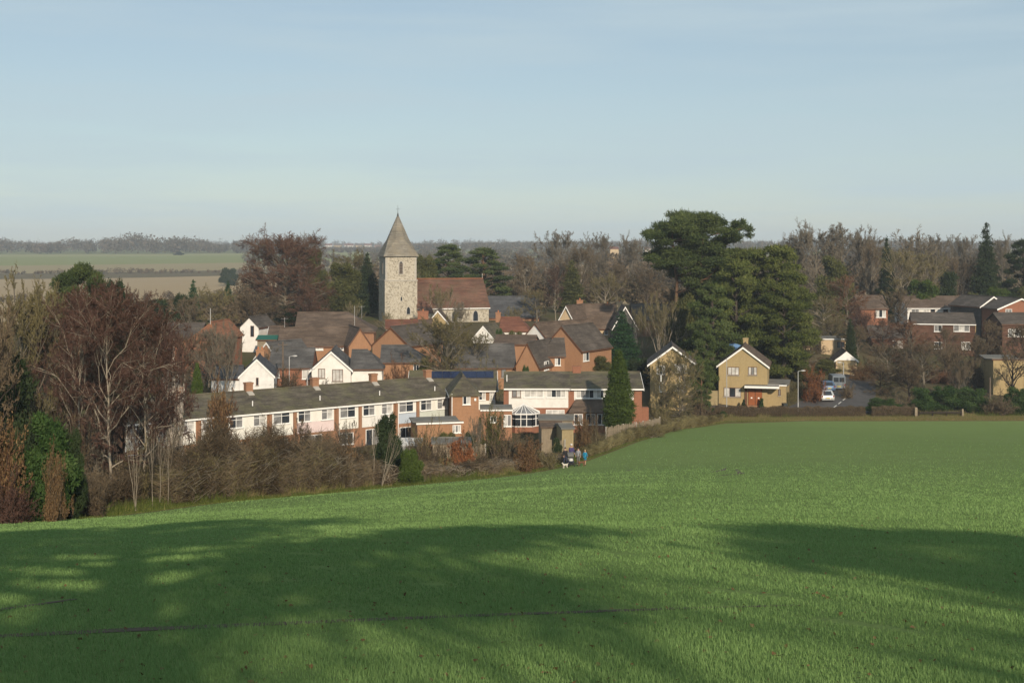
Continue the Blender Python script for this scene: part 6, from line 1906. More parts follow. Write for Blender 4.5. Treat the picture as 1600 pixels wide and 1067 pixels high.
for (sx_, tx_, r_) in ((-1.0, -2.2, .42), (1.6, 2.6, .38)):
    zz = np.linspace(0, 1, 9)
    tk.append(tubes(np.stack([sx_ + (tx_ - sx_) * zz ** 1.3 + rng.normal(size=9) * .1, rng.normal(size=9) * .1, zz * Hc * .86], 1)[None], np.array([r_]), np.array([.12]), 8))
    for c_ in cl[rng.choice(len(cl), 18, replace=False)]:
        z0_ = max(Hc * .45, c_[2] - rng.uniform(1, 3))
        f_ = min(1, z0_ / (Hc * .86))
        p0_ = np.array([sx_ + (tx_ - sx_) * f_ ** 1.3, 0, z0_])
        q_ = c_[:3]
        tk.append(tubes(np.stack([p0_, (p0_ + q_) / 2 + np.array([0, 0, -.3]), q_])[None], np.array([.13]), np.array([.04]), 4))
np_obj('trunk', tk, MATS['bark_pine'], gp, [rng.uniform(.3, .9, len(c[1])) for c in tk], True)
P('cedar', 1203, 198, 386, 146, 'broad spreading yellow green cedar right of the great pine', 'leaf_cedar', 'bark_dark', 'tree', name='cedar_tree', rz=.5)
P('cedar', 1118, 204, 402, 120, 'dark layered conifer closing the space under the great pine', 'leaf_pine', 'bark_pine', 'tree', name='pine_tree', rz=2.6)
P('cedar', 1222, 196, 412, 100, 'yellow green cedar on the right flank of the broad one', 'leaf_cedar', 'bark_dark', 'tree', name='cedar_tree', rz=4.9)
P('cedar', 1163, 200, 390, 116, 'high green cedar filling the gap right of the great pine crown', 'leaf_cedar', 'bark_dark', 'tree', name='cedar_tree', rz=1.7)
P('cedar1', 1148, 190, 405, 100, 'layered green cedar between the great pine and the broad one', 'leaf_cedar', 'bark_dark', 'tree', name='cedar_tree', rz=2.0)
P('cedar1', 1112, 181, 444, 84, 'dark green fir hanging over the dappled gable house', 'leaf_pine', 'bark_dark', 'tree', name='fir_tree', rz=3.0)
P('cedar1', 1225, 188, 440, 90, 'lower dark cedar under the right side of the broad one', 'leaf_cedar', 'bark_dark', 'tree', name='cedar_tree', rz=4.2)
P('cedar1', 1100, 174, 500, 52, 'drooping dark conifer between the two buff gable houses', 'leaf_pine', 'bark_dark', 'tree', name='fir_tree', rz=5.0)
P('bush1', 1072, 194, 462, 60, 'dark ivy clad tree around the foot of the great pine', 'leaf_olive', 'bark_dark', 'tree', name='evergreen_tree')
P('oak1', 1056, 205, 448, 70, 'brown bare tree before the trunk of the great pine', 'twig_brown', 'bark_grey')
P('bush0', 1150, 200, 500, 80, 'dark shade tree filling the gap below the cedars', 'leaf_yew', 'bark_dark', 'tree', name='evergreen_tree')
P('bush0', 1225, 195, 540, 70, 'green undergrowth bush below the broad cedar', 'leaf_olive', 'bark_dark', 'bush')
P('column', 967, 137, 550, 48, 'tall narrow green cypress before the white fronted pair', 'leaf_cypress', 'bark_dark', 'conifer', name='cypress_tree')
# before the dappled house
P('beech1', 1062, 154, 594, 70, 'dense twiggy bare bush before the dappled gable house', 'twig_olive', 'bark_grey', 'tree')
P('oak2', 1040, 160, 556, 60, 'bare tree casting dappled shade on the left gable house', 'twig_olive', 'bark_grey')
P('cedar1', 1096, 163, 560, 40, 'dark conifer low between the two buff gable houses', 'leaf_pine', 'bark_pine', 'tree', name='fir_tree', rz=1.2)
P('oak1', 1066, 158, 545, 66, 'slender bare tree added just before the dappled gable house to shade it', 'twig_olive', 'bark_grey')  # extra tree, added to cast more shade on the buff wall
P('scrub2', 1030, 148, 622, 50, 'olive bush left of the dense twiggy one', 'twig_olive', 'bark_dark', 'bush')
P('scrub1', 1092, 162, 612, 46, 'bare bush right of the dense twiggy one', 'twig_brown', 'bark_dark', 'bush')
P('scrub0', 1112, 164, 632, 40, 'straggling bramble at the left end of the clipped hedge', 'twig_brown', 'bark_dark', 'bush')
P('bush0', 1127, 163.5, 642, 20, 'small green bush in the left end of the clipped hedge', 'leaf_laurel', 'bark_dark', 'bush')
P('scrub1', 1062, 155, 645, 60, 'dry pale bramble on the bank before the dense twiggy bush', 'twig_olive', 'bark_pale', 'bush')
P('bush0', 1190, 170.6, 622, 8, 'small potted shrub right of the double front doors', 'leaf_laurel', 'bark_dark', 'bush')
P('bush0', 1162, 170.6, 624, 8, 'small potted shrub left of the double front doors', 'leaf_yew', 'bark_dark', 'bush')
# right hand side
P('scrubleaf', 1272, 176, 578, 42, 'rust red leafy bush beside the lane, left of the silver car', 'twig_russet', 'bark_dark', 'bush', leafm='leaf_russet')
P('scrub0', 1250, 178, 590, 34, 'brown bush behind the street lamp', 'twig_olive', 'bark_dark', 'bush')
P('bush0', 1258, 186, 572, 40, 'green bush above the rust red bush', 'leaf_olive', 'bark_dark', 'bush')
P('bush0', 1290, 192, 562, 44, 'dark green bush left of the white gabled garage', 'leaf_olive', 'bark_dark', 'bush')
P('beech1', 1265, 198, 520, 60, 'pale brown bare shrub before the pitched roof bungalow', 'twig_brown', 'bark_grey')
P('scrubleaf', 1345, 188, 570, 36, 'brown leafy bush right of the white gabled garage', 'twig_russet', 'bark_dark', 'bush', leafm='leaf_brown')
P('fir1', 1329, 202, 500, 24, 'dark narrow conifer behind the white gabled garage', 'leaf_yew', 'bark_dark', 'conifer')
P('oak0', 1276, 275, 346, 106, 'tall domed bare tree right of the broad cedar, highest of the right hand trees', 'twig_grey', 'bark_grey')
P('tall0', 1240, 280, 362, 60, 'thin bare tree on the left flank of the tall domed one', 'twig_grey', 'bark_grey')
P('oak1', 1312, 278, 350, 96, 'broad bare tree on the skyline beside the tall domed one', 'twig_grey', 'bark_grey')
P('oak0', 1352, 282, 356, 84, 'bare tree on the skyline right of the tall domed one', 'twig_grey', 'bark_grey')
P('oak2', 1360, 270, 372, 60, 'brown bare tree left of the dark conifer on the skyline', 'twig_brown', 'bark_grey')
P('fir1', 1386, 262, 374, 34, 'dark pointed conifer among the bare skyline trees', 'leaf_yew', 'bark_dark', 'conifer')
P('oak2', 1425, 280, 358, 84, 'bare tree on the skyline right of the dark pointed conifer', 'twig_grey', 'bark_pale')
P('oak1', 1462, 290, 366, 60, 'grey bare tree above the upper brick terrace', 'twig_grey', 'bark_grey')
P('oak1', 1504, 300, 366, 60, 'thin bare tree left of the big dark conifer at the right', 'twig_grey', 'bark_grey')
P('tall2', 1412, 250, 388, 76, 'olive bare tree with pale limbs behind the upper terrace', 'twig_olive', 'bark_pale')
P('tall1', 1448, 252, 392, 60, 'second olive bare tree with pale limbs behind the upper terrace', 'twig_olive', 'bark_pale')
P('fir0', 1541, 264, 352, 46, 'big dark conifer near the right edge, tallest there', 'leaf_yew', 'bark_dark', 'conifer')
P('oak2', 1566, 290, 366, 60, 'bare tree behind the big dark conifer at the right', 'twig_grey', 'bark_grey')
P('cedar1', 1598, 262, 376, 60, 'dark evergreen cut by the right edge of the picture', 'leaf_yew', 'bark_dark', 'conifer')
P('oak0', 1500, 268, 400, 60, 'dark brown bare tree left of the big dark conifer', 'twig_brown', 'bark_dark')
P('bush1', 1300, 255, 402, 60, 'ivy clad olive tree under the tall domed tree', 'leaf_olive', 'bark_dark', 'tree', name='evergreen_tree')
P('bush1', 1440, 246, 438, 54, 'yellow green ivy bush behind the upper terrace', 'leaf_cypress', 'bark_dark', 'tree', name='evergreen_tree')
P('bush0', 1480, 256, 424, 50, 'dark evergreen bush right of the yellow green ivy', 'leaf_yew', 'bark_dark', 'tree', name='evergreen_tree')
P('bush0', 1558, 246, 450, 50, 'green rounded bush behind the right edge houses', 'leaf_cypress', 'bark_dark', 'tree', name='evergreen_tree')
P('bush0', 1606, 246, 450, 40, 'green bush at the right edge behind the edge gable', 'leaf_olive', 'bark_dark', 'tree', name='evergreen_tree')
P('bush0', 1520, 250, 458, 30, 'small green bush left of the white sloping bargeboard', 'leaf_olive', 'bark_dark', 'tree', name='evergreen_tree')
P('beech1', 1322, 228, 430, 84, 'rust red bare tree below the tall domed tree', 'twig_russet', 'bark_grey')
P('beech1', 1285, 218, 462, 70, 'olive bare tree right of the broad cedar', 'twig_olive', 'bark_pale')
P('tall0', 1404, 224, 452, 50, 'dark bare tree between the two brick terraces', 'twig_brown', 'bark_dark')
P('vase0', 1352, 220, 480, 50, 'dark purple bare tree left of the brick terraces', 'twig_birch', 'bark_dark')
P('oak0', 1388, 188, 534, 90, 'spreading brown bare tree beside the lane', 'twig_brown', 'bark_grey', group='bare garden trees right of the lane')
P('oak2', 1442, 184, 530, 80, 'second brown bare tree right of the lane, before the brick terrace', 'twig_brown', 'bark_grey', group='bare garden trees right of the lane')
P('vase1', 1492, 186, 535, 70, 'brown bare tree before the buff gable wall', 'twig_brown', 'bark_dark', group='bare garden trees right of the lane')
P('scrub1', 1365, 194, 562, 50, 'brown bush at the foot of the spreading bare tree', 'twig_russet', 'bark_dark', 'bush')
P('scrub2', 1410, 190, 570, 60, 'brown bush between the bare garden trees', 'twig_brown', 'bark_dark', 'bush')
P('scrub0', 1465, 192, 572, 60, 'dry brown bush below the brick terrace', 'twig_russet', 'bark_dark', 'bush')
P('beech1', 1420, 204, 500, 80, 'rusty bare shrub tree hiding the left brick house', 'twig_russet', 'bark_grey')
P('beech1', 1380, 210, 498, 60, 'rusty bare shrub tree before the one windowed house', 'twig_beech', 'bark_grey')
P('scrub1', 1530, 188, 565, 50, 'dark bush below the buff gable wall', 'twig_brown', 'bark_dark', 'bush')
P('oak1', 1340, 205, 508, 60, 'brown bare tree right of the dark narrow conifer', 'twig_brown', 'bark_grey')
P('beech1', 1478, 198, 512, 70, 'brown bare tree hiding the middle of the brick terrace', 'twig_brown', 'bark_grey')
P('oak0', 1420, 176, 560, 70, 'low bare tree behind the clipped hedge gap', 'twig_brown', 'bark_dark')
P('beech1', 1376, 180, 570, 60, 'twiggy brown tree at the bank right of the lane', 'twig_brown', 'bark_dark')
P('oak2', 1522, 192, 528, 60, 'bare tree before the corner of the buff gable wall', 'twig_brown', 'bark_dark')
P('beech1', 1545, 200, 500, 60, 'dark twiggy tree between the brick terrace and the right edge', 'twig_brown', 'bark_dark')
P('tall1', 1600, 190, 505, 70, 'bare dark tree cut by the right edge, above the twisted one', 'twig_brown', 'bark_dark')
P('oak1', 1300, 214, 498, 60, 'olive bare tree behind the flat roofed bungalow', 'twig_olive', 'bark_grey')
P('beech1', 1248, 205, 500, 60, 'olive brown bare tree right under the broad cedar', 'twig_olive', 'bark_grey')
P('scrub1', 1325, 178, 596, 30, 'brown bush on the right verge of the lane', 'twig_brown', 'bark_dark', 'bush')
P('contorted', 1578, 176, 535, 80, 'twisted dark tree leaning at the right edge', 'twig_brown', 'bark_dark', rz=2.2)
P('vase0', 1502, 176, 560, 44, 'bare tree with upright stems by the right hand hedge', 'twig_brown', 'bark_grey')
P('bush0', 1380, 169, 622, 54, 'low spreading green shrub right of the road', 'leaf_laurel', 'bark_dark', 'bush')
P('scrub2', 1400, 170, 615, 60, 'brown bramble behind the clipped hedge', 'twig_brown', 'bark_dark', 'bush')
P('bush0', 1440, 170, 606, 50, 'dark green laurel above the pale stout post', 'leaf_laurel', 'bark_dark', 'bush', group='laurels behind the low barrier')
P('bush1', 1478, 171, 604, 54, 'dark green laurel behind the low barrier, middle of three', 'leaf_laurel', 'bark_dark', 'bush', group='laurels behind the low barrier')
P('bush0', 1520, 171, 606, 54, 'dark green laurel behind the far barrier post', 'leaf_laurel', 'bark_dark', 'bush', group='laurels behind the low barrier')
P('scrub0', 1558, 169, 612, 60, 'brown bramble at the right end of the field edge', 'twig_brown', 'bark_dark', 'bush')
P('bush0', 1590, 170, 606, 46, 'green laurel at the right edge of the picture', 'leaf_laurel', 'bark_dark', 'bush')
# field edge, centre
P('bush1', 604, 97, 648, 46, 'tall dark evergreen bush with pale slanting stems before it', 'leaf_yew', 'bark_dark', 'conifer', name='evergreen_bush')
P('sapling0', 583, 92.5, 650, 26, 'pale bare sapling left of the dark evergreen bush', 'twig_grey', 'bark_pale', name='sapling')
sp_o = P('sapling1', 596, 92, 655, 36, 'pale slanting sapling across the dark evergreen bush', 'twig_grey', 'bark_pale', name='sapling')
sp_o.rotation_euler = (0, .32, 0)
P('bush0', 641, 94.5, 702, 40, 'yellow green ivy bush right of the dark evergreen bush', 'leaf_cypress', 'bark_dark', 'bush')
P('scrubleaf1', 716, 107, 690, 62, 'orange leaved beech hedge before the grey shed roof', 'twig_russet', 'bark_dark', 'bush', leafm='leaf_russet')
P('scrub0', 672, 102, 690, 40, 'brown shrub left of the orange leaved hedge', 'twig_brown', 'bark_dark', 'bush')
P('scrub1', 690, 112, 682, 44, 'dark twiggy shrub behind the orange leaved hedge', 'twig_brown', 'bark_dark', 'bush')
P('scrub2', 755, 110, 690, 46, 'dark brown shrub right of the orange leaved hedge', 'twig_brown', 'bark_dark', 'bush')
P('scrub1', 790, 109, 662, 74, 'big brown bramble right of the centre of the field edge', 'twig_brown', 'bark_dark', 'bush')
P('scrubleaf', 825, 107, 690, 60, 'reddish bramble left of the walkers', 'twig_russet', 'bark_dark', 'bush', leafm='leaf_brown')
P('scrub0', 853, 108.5, 698, 44, 'pale dry bramble just left of the walkers', 'twig_olive', 'bark_pale', 'bush')
P('bush0', 505, 90.5, 716, 34, 'green ivy bush in the thicket before the plain white panels', 'leaf_olive', 'bark_dark', 'bush')
P('bush0', 430, 85, 712, 40, 'low green bush in the thicket before the pink panel', 'leaf_olive', 'bark_dark', 'bush')
P('scrubleaf', 385, 83, 694, 54, 'russet leaved bush in the middle of the thicket', 'twig_russet', 'bark_dark', 'bush', leafm='leaf_brown')
P('scrubleaf', 545, 92, 700, 50, 'brown leaved bush at the right end of the thicket', 'twig_brown', 'bark_dark', 'bush', leafm='leaf_brown')
P('scrub2', 690, 100.5, 715, 70, 'low olive bramble under the orange leaved hedge', 'twig_olive', 'bark_dark', 'bush')
P('scrub0', 745, 103, 715, 60, 'low brown bramble in the middle of the field edge', 'twig_olive', 'bark_dark', 'bush')
P('scrubleaf', 768, 124, 640, 40, 'olive leafy garden shrub before the small garden room', 'twig_olive', 'bark_dark', 'bush', leafm='leaf_olive')
P('vase1', 742, 116, 650, 36, 'leaning bare garden tree before the hipped end house', 'twig_grey', 'bark_pale')
P('bush0', 870, 116.5, 684, 18, 'dark round bush against the yellow boarded shed', 'leaf_yew', 'bark_dark', 'bush')
P('scrubleaf', 912, 122, 652, 36, 'dark brown dense hedge bush right of the yellow boarded shed', 'twig_brown', 'bark_dark', 'bush', leafm='leaf_brown')
P('scrub2', 930, 126, 645, 30, 'brown bare bush left of the tall cypress', 'twig_brown', 'bark_dark', 'bush')
P('scrub1', 935, 122, 672, 36, 'dry olive bramble before the board fence', 'twig_olive', 'bark_pale', 'bush')
P('scrub0', 1015, 136, 662, 50, 'dry bramble along the grey board fence', 'twig_olive', 'bark_pale', 'bush')
P('scrub2', 1045, 144, 652, 50, 'dry bramble at the right end of the grey board fence', 'twig_olive', 'bark_pale', 'bush')
P('scrub1', 665, 120, 660, 50, 'garden shrub before the flat roofed extension', 'twig_olive', 'bark_dark', 'bush')
P('bush0', 700, 122, 676, 40, 'green garden shrub below the french windows', 'leaf_olive', 'bark_dark', 'bush')
P('bush0', 735, 123, 676, 26, 'dark green garden shrub right of the french windows', 'leaf_yew', 'bark_dark', 'bush')
P('scrub0', 650, 112, 672, 50, 'bare shrub behind the yellow green ivy bush', 'twig_brown', 'bark_dark', 'bush')
P('scrubleaf', 342, 96, 610, 56, 'tall russet leafy tree before the long terrace roof', 'twig_russet', 'bark_dark', 'tree', name='russet_tree', leafm='leaf_brown')
P('beech1', 345, 98, 618, 60, 'russet bare tree crowding the russet leafy one', 'twig_russet', 'bark_dark')
P('vase0', 470, 104, 650, 60, 'bare garden tree before the pink panelled house', 'twig_brown', 'bark_dark')
P('vase1', 545, 108, 655, 50, 'bare garden tree before the plain white panels', 'twig_grey', 'bark_dark')

# ------------------------------------------------------------------ masses nobody could count
def mass(name, ch, tn, m, label):
    o = np_obj(name, ch, MATS[m], None, tn)
    o['kind'] = 'stuff'
    return o
def thicket(name, px0, px1, top0, n, seed, m, back=(1.5, 9.5), twig=.012, L=(.3, 1.1)):
    """tangle of bare stems behind the verge, between two columns; top0: rows of its top at both ends"""
    rng = np.random.default_rng(seed)
    q = np.array([-.237, -.193, -.147, -.069, -.013, .044])
    pe = rng.uniform(px0, px1, n)
    de = np.interp(pe, [0, 180, 350, 600, 750, 920, 1000, 1130, 1260, 1600], [58, 66, 75, 90, 98, 113, 130, 158, 162, 165])
    bk = rng.uniform(0, 1, n) ** 1.3
    d = de + 3.0 + back[0] + bk * (back[1] - back[0])
    x = (pe - 800) / F * d
    z0 = G(x, d)
    top = np.interp(pe, *top0)
    lump = .90 + .13 * np.sin(pe * .071 + seed) + .12 * np.sin(pe * .19 + d * 1.3) + .08 * np.sin(pe * .43)
    hmax = np.maximum(.8, ((HZ - top) / F * d - z0)) * lump * (1 - .25 * (1 - bk))
    h = hmax * rng.uniform(0, 1, n) ** .75
    a = np.stack([x, d, z0 + h], 1)
    dr = rng.normal(size=(n, 3)); dr[:, 2] = np.abs(dr[:, 2]) * .9 + .15; dr = unit(dr)
    l = rng.uniform(*L, n)
    b = a + dr * l[:, None]
    b[:, 2] = np.minimum(b[:, 2], z0 + hmax * 1.12)
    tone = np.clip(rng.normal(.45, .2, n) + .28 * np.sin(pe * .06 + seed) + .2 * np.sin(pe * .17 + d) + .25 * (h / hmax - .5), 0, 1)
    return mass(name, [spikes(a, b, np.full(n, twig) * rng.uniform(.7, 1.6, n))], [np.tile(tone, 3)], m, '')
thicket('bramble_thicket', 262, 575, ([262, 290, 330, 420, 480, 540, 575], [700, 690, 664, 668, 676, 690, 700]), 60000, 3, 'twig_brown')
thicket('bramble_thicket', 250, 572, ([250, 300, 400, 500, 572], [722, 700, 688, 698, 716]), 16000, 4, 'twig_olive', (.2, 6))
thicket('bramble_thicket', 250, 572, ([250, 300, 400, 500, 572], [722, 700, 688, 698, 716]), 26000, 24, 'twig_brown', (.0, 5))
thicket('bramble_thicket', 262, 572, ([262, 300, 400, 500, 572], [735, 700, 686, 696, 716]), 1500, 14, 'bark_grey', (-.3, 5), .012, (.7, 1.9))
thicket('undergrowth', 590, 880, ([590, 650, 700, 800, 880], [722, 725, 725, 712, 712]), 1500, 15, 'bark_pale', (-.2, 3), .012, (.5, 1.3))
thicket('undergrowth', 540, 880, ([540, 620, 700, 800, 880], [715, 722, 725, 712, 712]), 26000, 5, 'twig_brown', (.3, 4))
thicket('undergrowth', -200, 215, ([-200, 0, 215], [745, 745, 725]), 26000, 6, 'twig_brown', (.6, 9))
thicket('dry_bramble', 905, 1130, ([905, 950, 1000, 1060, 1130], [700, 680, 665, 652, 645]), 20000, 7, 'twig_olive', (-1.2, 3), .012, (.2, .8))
# clipped hedge along the field at the right
def hedge(px0, px1, d0, d1, h_, n, seed, label, m='twig_brown', lm='leaf_brown', dep=1.1):
    rng = np.random.default_rng(seed)
    px = rng.uniform(px0, px1, n)
    dm = d0 + (d1 - d0) * (px - px0) / (px1 - px0)
    f = rng.uniform(-.5, .5, n)
    d = dm + f * dep
    x = (px - 800) / F * d
    z0 = G(x, d)
    hh = h_ * (1 + .05 * np.sin(px * .11) + .05 * np.sin(px * .37))
    u = rng.uniform(0, 1, n) ** .8
    a = np.stack([x, d, z0 + u * hh], 1)
    dr = rng.normal(size=(n, 3)) * .7; dr[:, 2] += .9; dr = unit(dr)
    b = a + dr * rng.uniform(.15, .4, n)[:, None]
    b[:, 2] = np.minimum(b[:, 2], z0 + hh * 1.03)
    base = at((px0 + px1) / 2, (d0 + d1) / 2)
    r = empty('hedge', base); tag(r, label, 'hedge')
    off = np.array(base)
    np_obj('twigs', [spikes(a - off, b - off, np.full(n, .014))], MATS[m], r, [np.tile(np.clip(rng.normal(.45, .25, n), 0, 1), 3)])
    k = n // 3
    V, Fc = leaves(rng, a[:k] - off, rng.uniform(.06, .14, k), None, 1, .6)
    np_obj('foliage', [(V, Fc)], MATS[lm], r, [np.clip(rng.normal(.3, .25, k), 0, 1)])
hedge(1118, 1352, 163.8, 166.2, 1.35, 22000, 11, 'long clipped brown hedge between the field and the yellow gable house')
hedge(1362, 1429, 166.3, 167.0, 1.35, 7000, 12, 'short clipped brown hedge left of the pale stout post')
hedge(1228, 1246, 172.5, 175, 1.9, 2500, 13, 'green garden hedge right of the flat roofed garage', 'twig_olive', 'leaf_olive')
# verge grass, green and dry
rng = np.random.default_rng(21)
n = 70000
q = rng.uniform(-.32, .42, n)
s_ = rng.uniform(0, 1, n)
y = edge_y(q) + .9 + s_ * 4.0
x = q * (y + 40)
z = G(x, y)
hh = rng.uniform(.08, .28, n) * (1 + 1.4 * (s_ > .55)) * (.6 + .8 * (np.sin(x * .9) * np.sin(x * .37 + y) > -.1))
a = np.stack([x, y, z - .02], 1)
dr = rng.normal(size=(n, 3)) * .35; dr[:, 2] = 1
b = a + unit(dr) * hh[:, None]
tone = np.clip(.15 + .55 * (s_ > .5) * (np.sin(x * .45 + 1) > -.2) + rng.normal(0, .2, n), 0, 1)
mass('verge_grass', [spikes(a, b, np.full(n, .02))], [np.tile(tone, 3)], 'verge_blade', '')
# dry grass strip below the clipped hedge
n = 30000
px = rng.uniform(1060, 1620, n)
d = np.interp(px, [1060, 1130, 1260, 1600], [146.5, 159.5, 162.8, 165.8]) + rng.uniform(0, 1.6, n)
x = (px - 800) / F * d
z = G(x, d)
a = np.stack([x, d, z - .02], 1)
dr = rng.normal(size=(n, 3)) * .4; dr[:, 2] = 1
b = a + unit(dr) * rng.uniform(.15, .55, n)[:, None]
mass('dry_grass', [spikes(a, b, np.full(n, .02))], [np.tile(np.clip(rng.normal(.75, .2, n), 0, 1), 3)], 'verge_blade', '')

# young wheat: single blades near, thinning with distance
rng = np.random.default_rng(31)
n = 820000
d = 7.2 * (170 / 7.2) ** (rng.uniform(0, 1, n) ** 1.2)
px = rng.uniform(-250, 1850, n)
x = (px - 800) / F * d
row = .16
y = d
keep = y < edge_y(x / (y + 40)) - .6
x, y, d = x[keep], y[keep], d[keep]
# drill rows run slantwise down the slope; leave gaps of bare soil
u_ = x * .94 + y * .342
x = x + (np.round(u_ / row) * row - u_) * .08 * .94 * (y < 22)
gap = np.sin(x * 2.1 + np.sin(y * 1.7) * 1.3) * np.sin(y * 1.3 + x * .6) + .5 * np.sin(x * 5.1 + y * 3.3)
trk = (np.abs(y - 12.97) < .2) & (x < 1.5)
k = (gap > -1.3) & (rng.random(len(x)) < np.clip((150 - d) / 125, 0, 1) ** 1.3) & ~(trk & (rng.random(len(x)) < .3))
x, y, d, gap = x[k], y[k], d[k], gap[k]
n = len(x)
z = G(x, y)
h_ = rng.uniform(.028, .066, n) * (1 + d / 300) * np.clip(.85 + .25 * gap, .6, 1.2)
az = rng.uniform(0, 2 * np.pi, n)
wd = np.maximum(.0035, d * .00033)
ln = rng.uniform(.15, .75, n)
A_ = np.stack([np.cos(az), np.sin(az), np.zeros(n)], 1)
B_ = np.stack([-np.sin(az), np.cos(az), np.zeros(n)], 1)
p0 = np.stack([x, y, z - .005], 1)
tip = p0 + B_ * (h_ * ln)[:, None] + np.array([0, 0, 1.]) * h_[:, None]
Vb = np.stack([p0 - A_ * wd[:, None], p0 + A_ * wd[:, None], tip], 1).reshape(-1, 3)
Fb = np.arange(n * 3).reshape(n, 3)
tone = np.clip(rng.normal(.5, .14, n) * np.clip(1.2 - d / 120, .4, 1) + .5 * (1 - np.clip(1.2 - d / 120, .4, 1)) + .10 * gap + .12 * np.sin(x * .33 + y * .12) * np.sin(y * .21 + 1), 0, 1)
mass('young_wheat', [(Vb, Fb)], [tone], 'wheat_blade', '')
# clods of soil and dead leaves lying in the wheat
n = 1100
d = 8 * (30 / 8) ** rng.uniform(0, 1, n)
px = rng.uniform(-200, 1800, n)
x = (px - 800) / F * d
c = np.stack([x, d, G(x, d) + .015], 1)
V, Fc = leaves(rng, c, rng.uniform(.025, .07, n), np.array([0, 0, 1.0]), .5, .7)
mass('fallen_leaves', [(V, Fc)], [rng.uniform(0, 1, n)], 'leaf_brown', '')

# far woods, hedgerows and the trees beyond the village
def woods(name, px0, px1, d0, d1, hmin, hmax, n, per, m, seed, leaf=1.6, wid=1.0, tops=None):
    rng = np.random.default_rng(seed)
    px = rng.uniform(px0, px1, n); d = rng.uniform(d0, d1, n)
    x = (px - 800) / F * d
    z = G(x, d)
    H = rng.uniform(hmin, hmax, n) * (.8 + .2 * np.sin(px * .021 + seed) + .12 * np.sin(px * .067 + seed * 2))
    if tops is not None:
        H = np.minimum(H, np.maximum(2, (HZ - np.interp(px, *tops)) / F * d - z))
    R = H * .42 * wid * rng.uniform(.8, 1.3, n)
    i = np.repeat(np.arange(n), per)
    dd = unit(rng.normal(size=(n * per, 3)))
    rad = rng.random(n * per) ** .4
    c = np.stack([x[i] + dd[:, 0] * rad * R[i], d[i] + dd[:, 1] * rad * R[i], z[i] + H[i] * (.52 + .48 * dd[:, 2] * rad)], 1)
    l = leaf * rng.uniform(.5, 1.5, n * per)
    tone = np.clip(rng.random(n)[i] * .75 + rng.normal(.1, .16, n * per), 0, 1)
    k = n * per * 2 // 3
    pm = rng.permutation(n * per)
    A_, B_ = pm[:k], pm[k:]
    L_ = leaves(rng, c[A_], l[A_] * .75, None, 1, .7)
    S_ = spikes(c[B_], c[B_] + unit(rng.normal(size=(len(B_), 3)) + np.array([0, 0, .8])) * l[B_][:, None] * 1.3, l[B_] * .09)
    return mass(name, [L_, S_], [tone[A_], np.tile(tone[B_], 3)], m, '')
woods('far_wood', -250, 500, 1480, 1900, 14, 25, 420, 90, 'wood_far', 41, 3.4)
woods('far_wood', 380, 1900, 1500, 2300, 12, 24, 1100, 70, 'wood_far', 42, 3.4, 1.0, ([380, 470, 490, 595, 615, 900, 1900], [376, 381, 387.5, 387.5, 381, 377, 376]))
woods('far_wood', 640, 2000, 700, 1400, 6, 12, 900, 80, 'wood_far', 53, 2.0, 1.0, ([900, 2000], [388, 387]))
woods('far_wood', -400, 2000, 2700, 3600, 12, 24, 1000, 50, 'wood_far', 43, 4.5)
woods('far_wood', 440, 1160, 420, 620, 8, 15, 260, 260, 'wood_mid', 44, 1.5, 1.0, ([440, 600, 800, 1050], [398, 402, 398, 392]))
woods('far_wood', 1160, 1750, 360, 640, 8, 15, 240, 260, 'wood_mid', 45, 1.4, 1.0, ([1160, 1300, 1500, 1750], [404, 398, 402, 400]))
woods('far_wood', 480, 1180, 300, 360, 6, 11, 90, 500, 'wood_mid', 46, .9, 1.0, ([480, 600, 800, 1050], [420, 424, 418, 412]))
woods('far_wood', 1180, 1750, 290, 350, 6, 11, 90, 500, 'wood_mid', 47, .9, 1.0, ([1180, 1300, 1500, 1750], [420, 416, 414, 412]))
woods('far_wood', 380, 1000, 900, 1300, 4, 10, 330, 70, 'wood_far', 50, 1.8, 1.0, ([380, 900], [389, 389]))
woods('far_wood', 380, 520, 290, 350, 6, 12, 60, 400, 'wood_mid', 51, .9, 1.0, ([380, 520], [430, 415]))
woods('far_wood', 60, 380, 225, 290, 3, 7, 90, 400, 'wood_mid', 52, .8, 1.1, ([60, 380], [478, 462]))
woods('field_hedge', -250, 430, 865, 885, 2, 4, 160, 60, 'wood_mid', 48, 1.0, 1.4)
woods('field_hedge', -250, 420, 470, 500, 2, 6, 70, 150, 'wood_mid', 49, .8, 1.3)
P('bush0', 358, 640, 419, 30, 'lone dark round tree in the far pale field', 'leaf_yew', 'bark_dark', 'tree', name='evergreen_tree')
P('bush0', 279, 1400, 393, 16, 'small dark tree at the edge of the far wood', 'leaf_yew', 'bark_dark', 'tree', name='evergreen_tree')
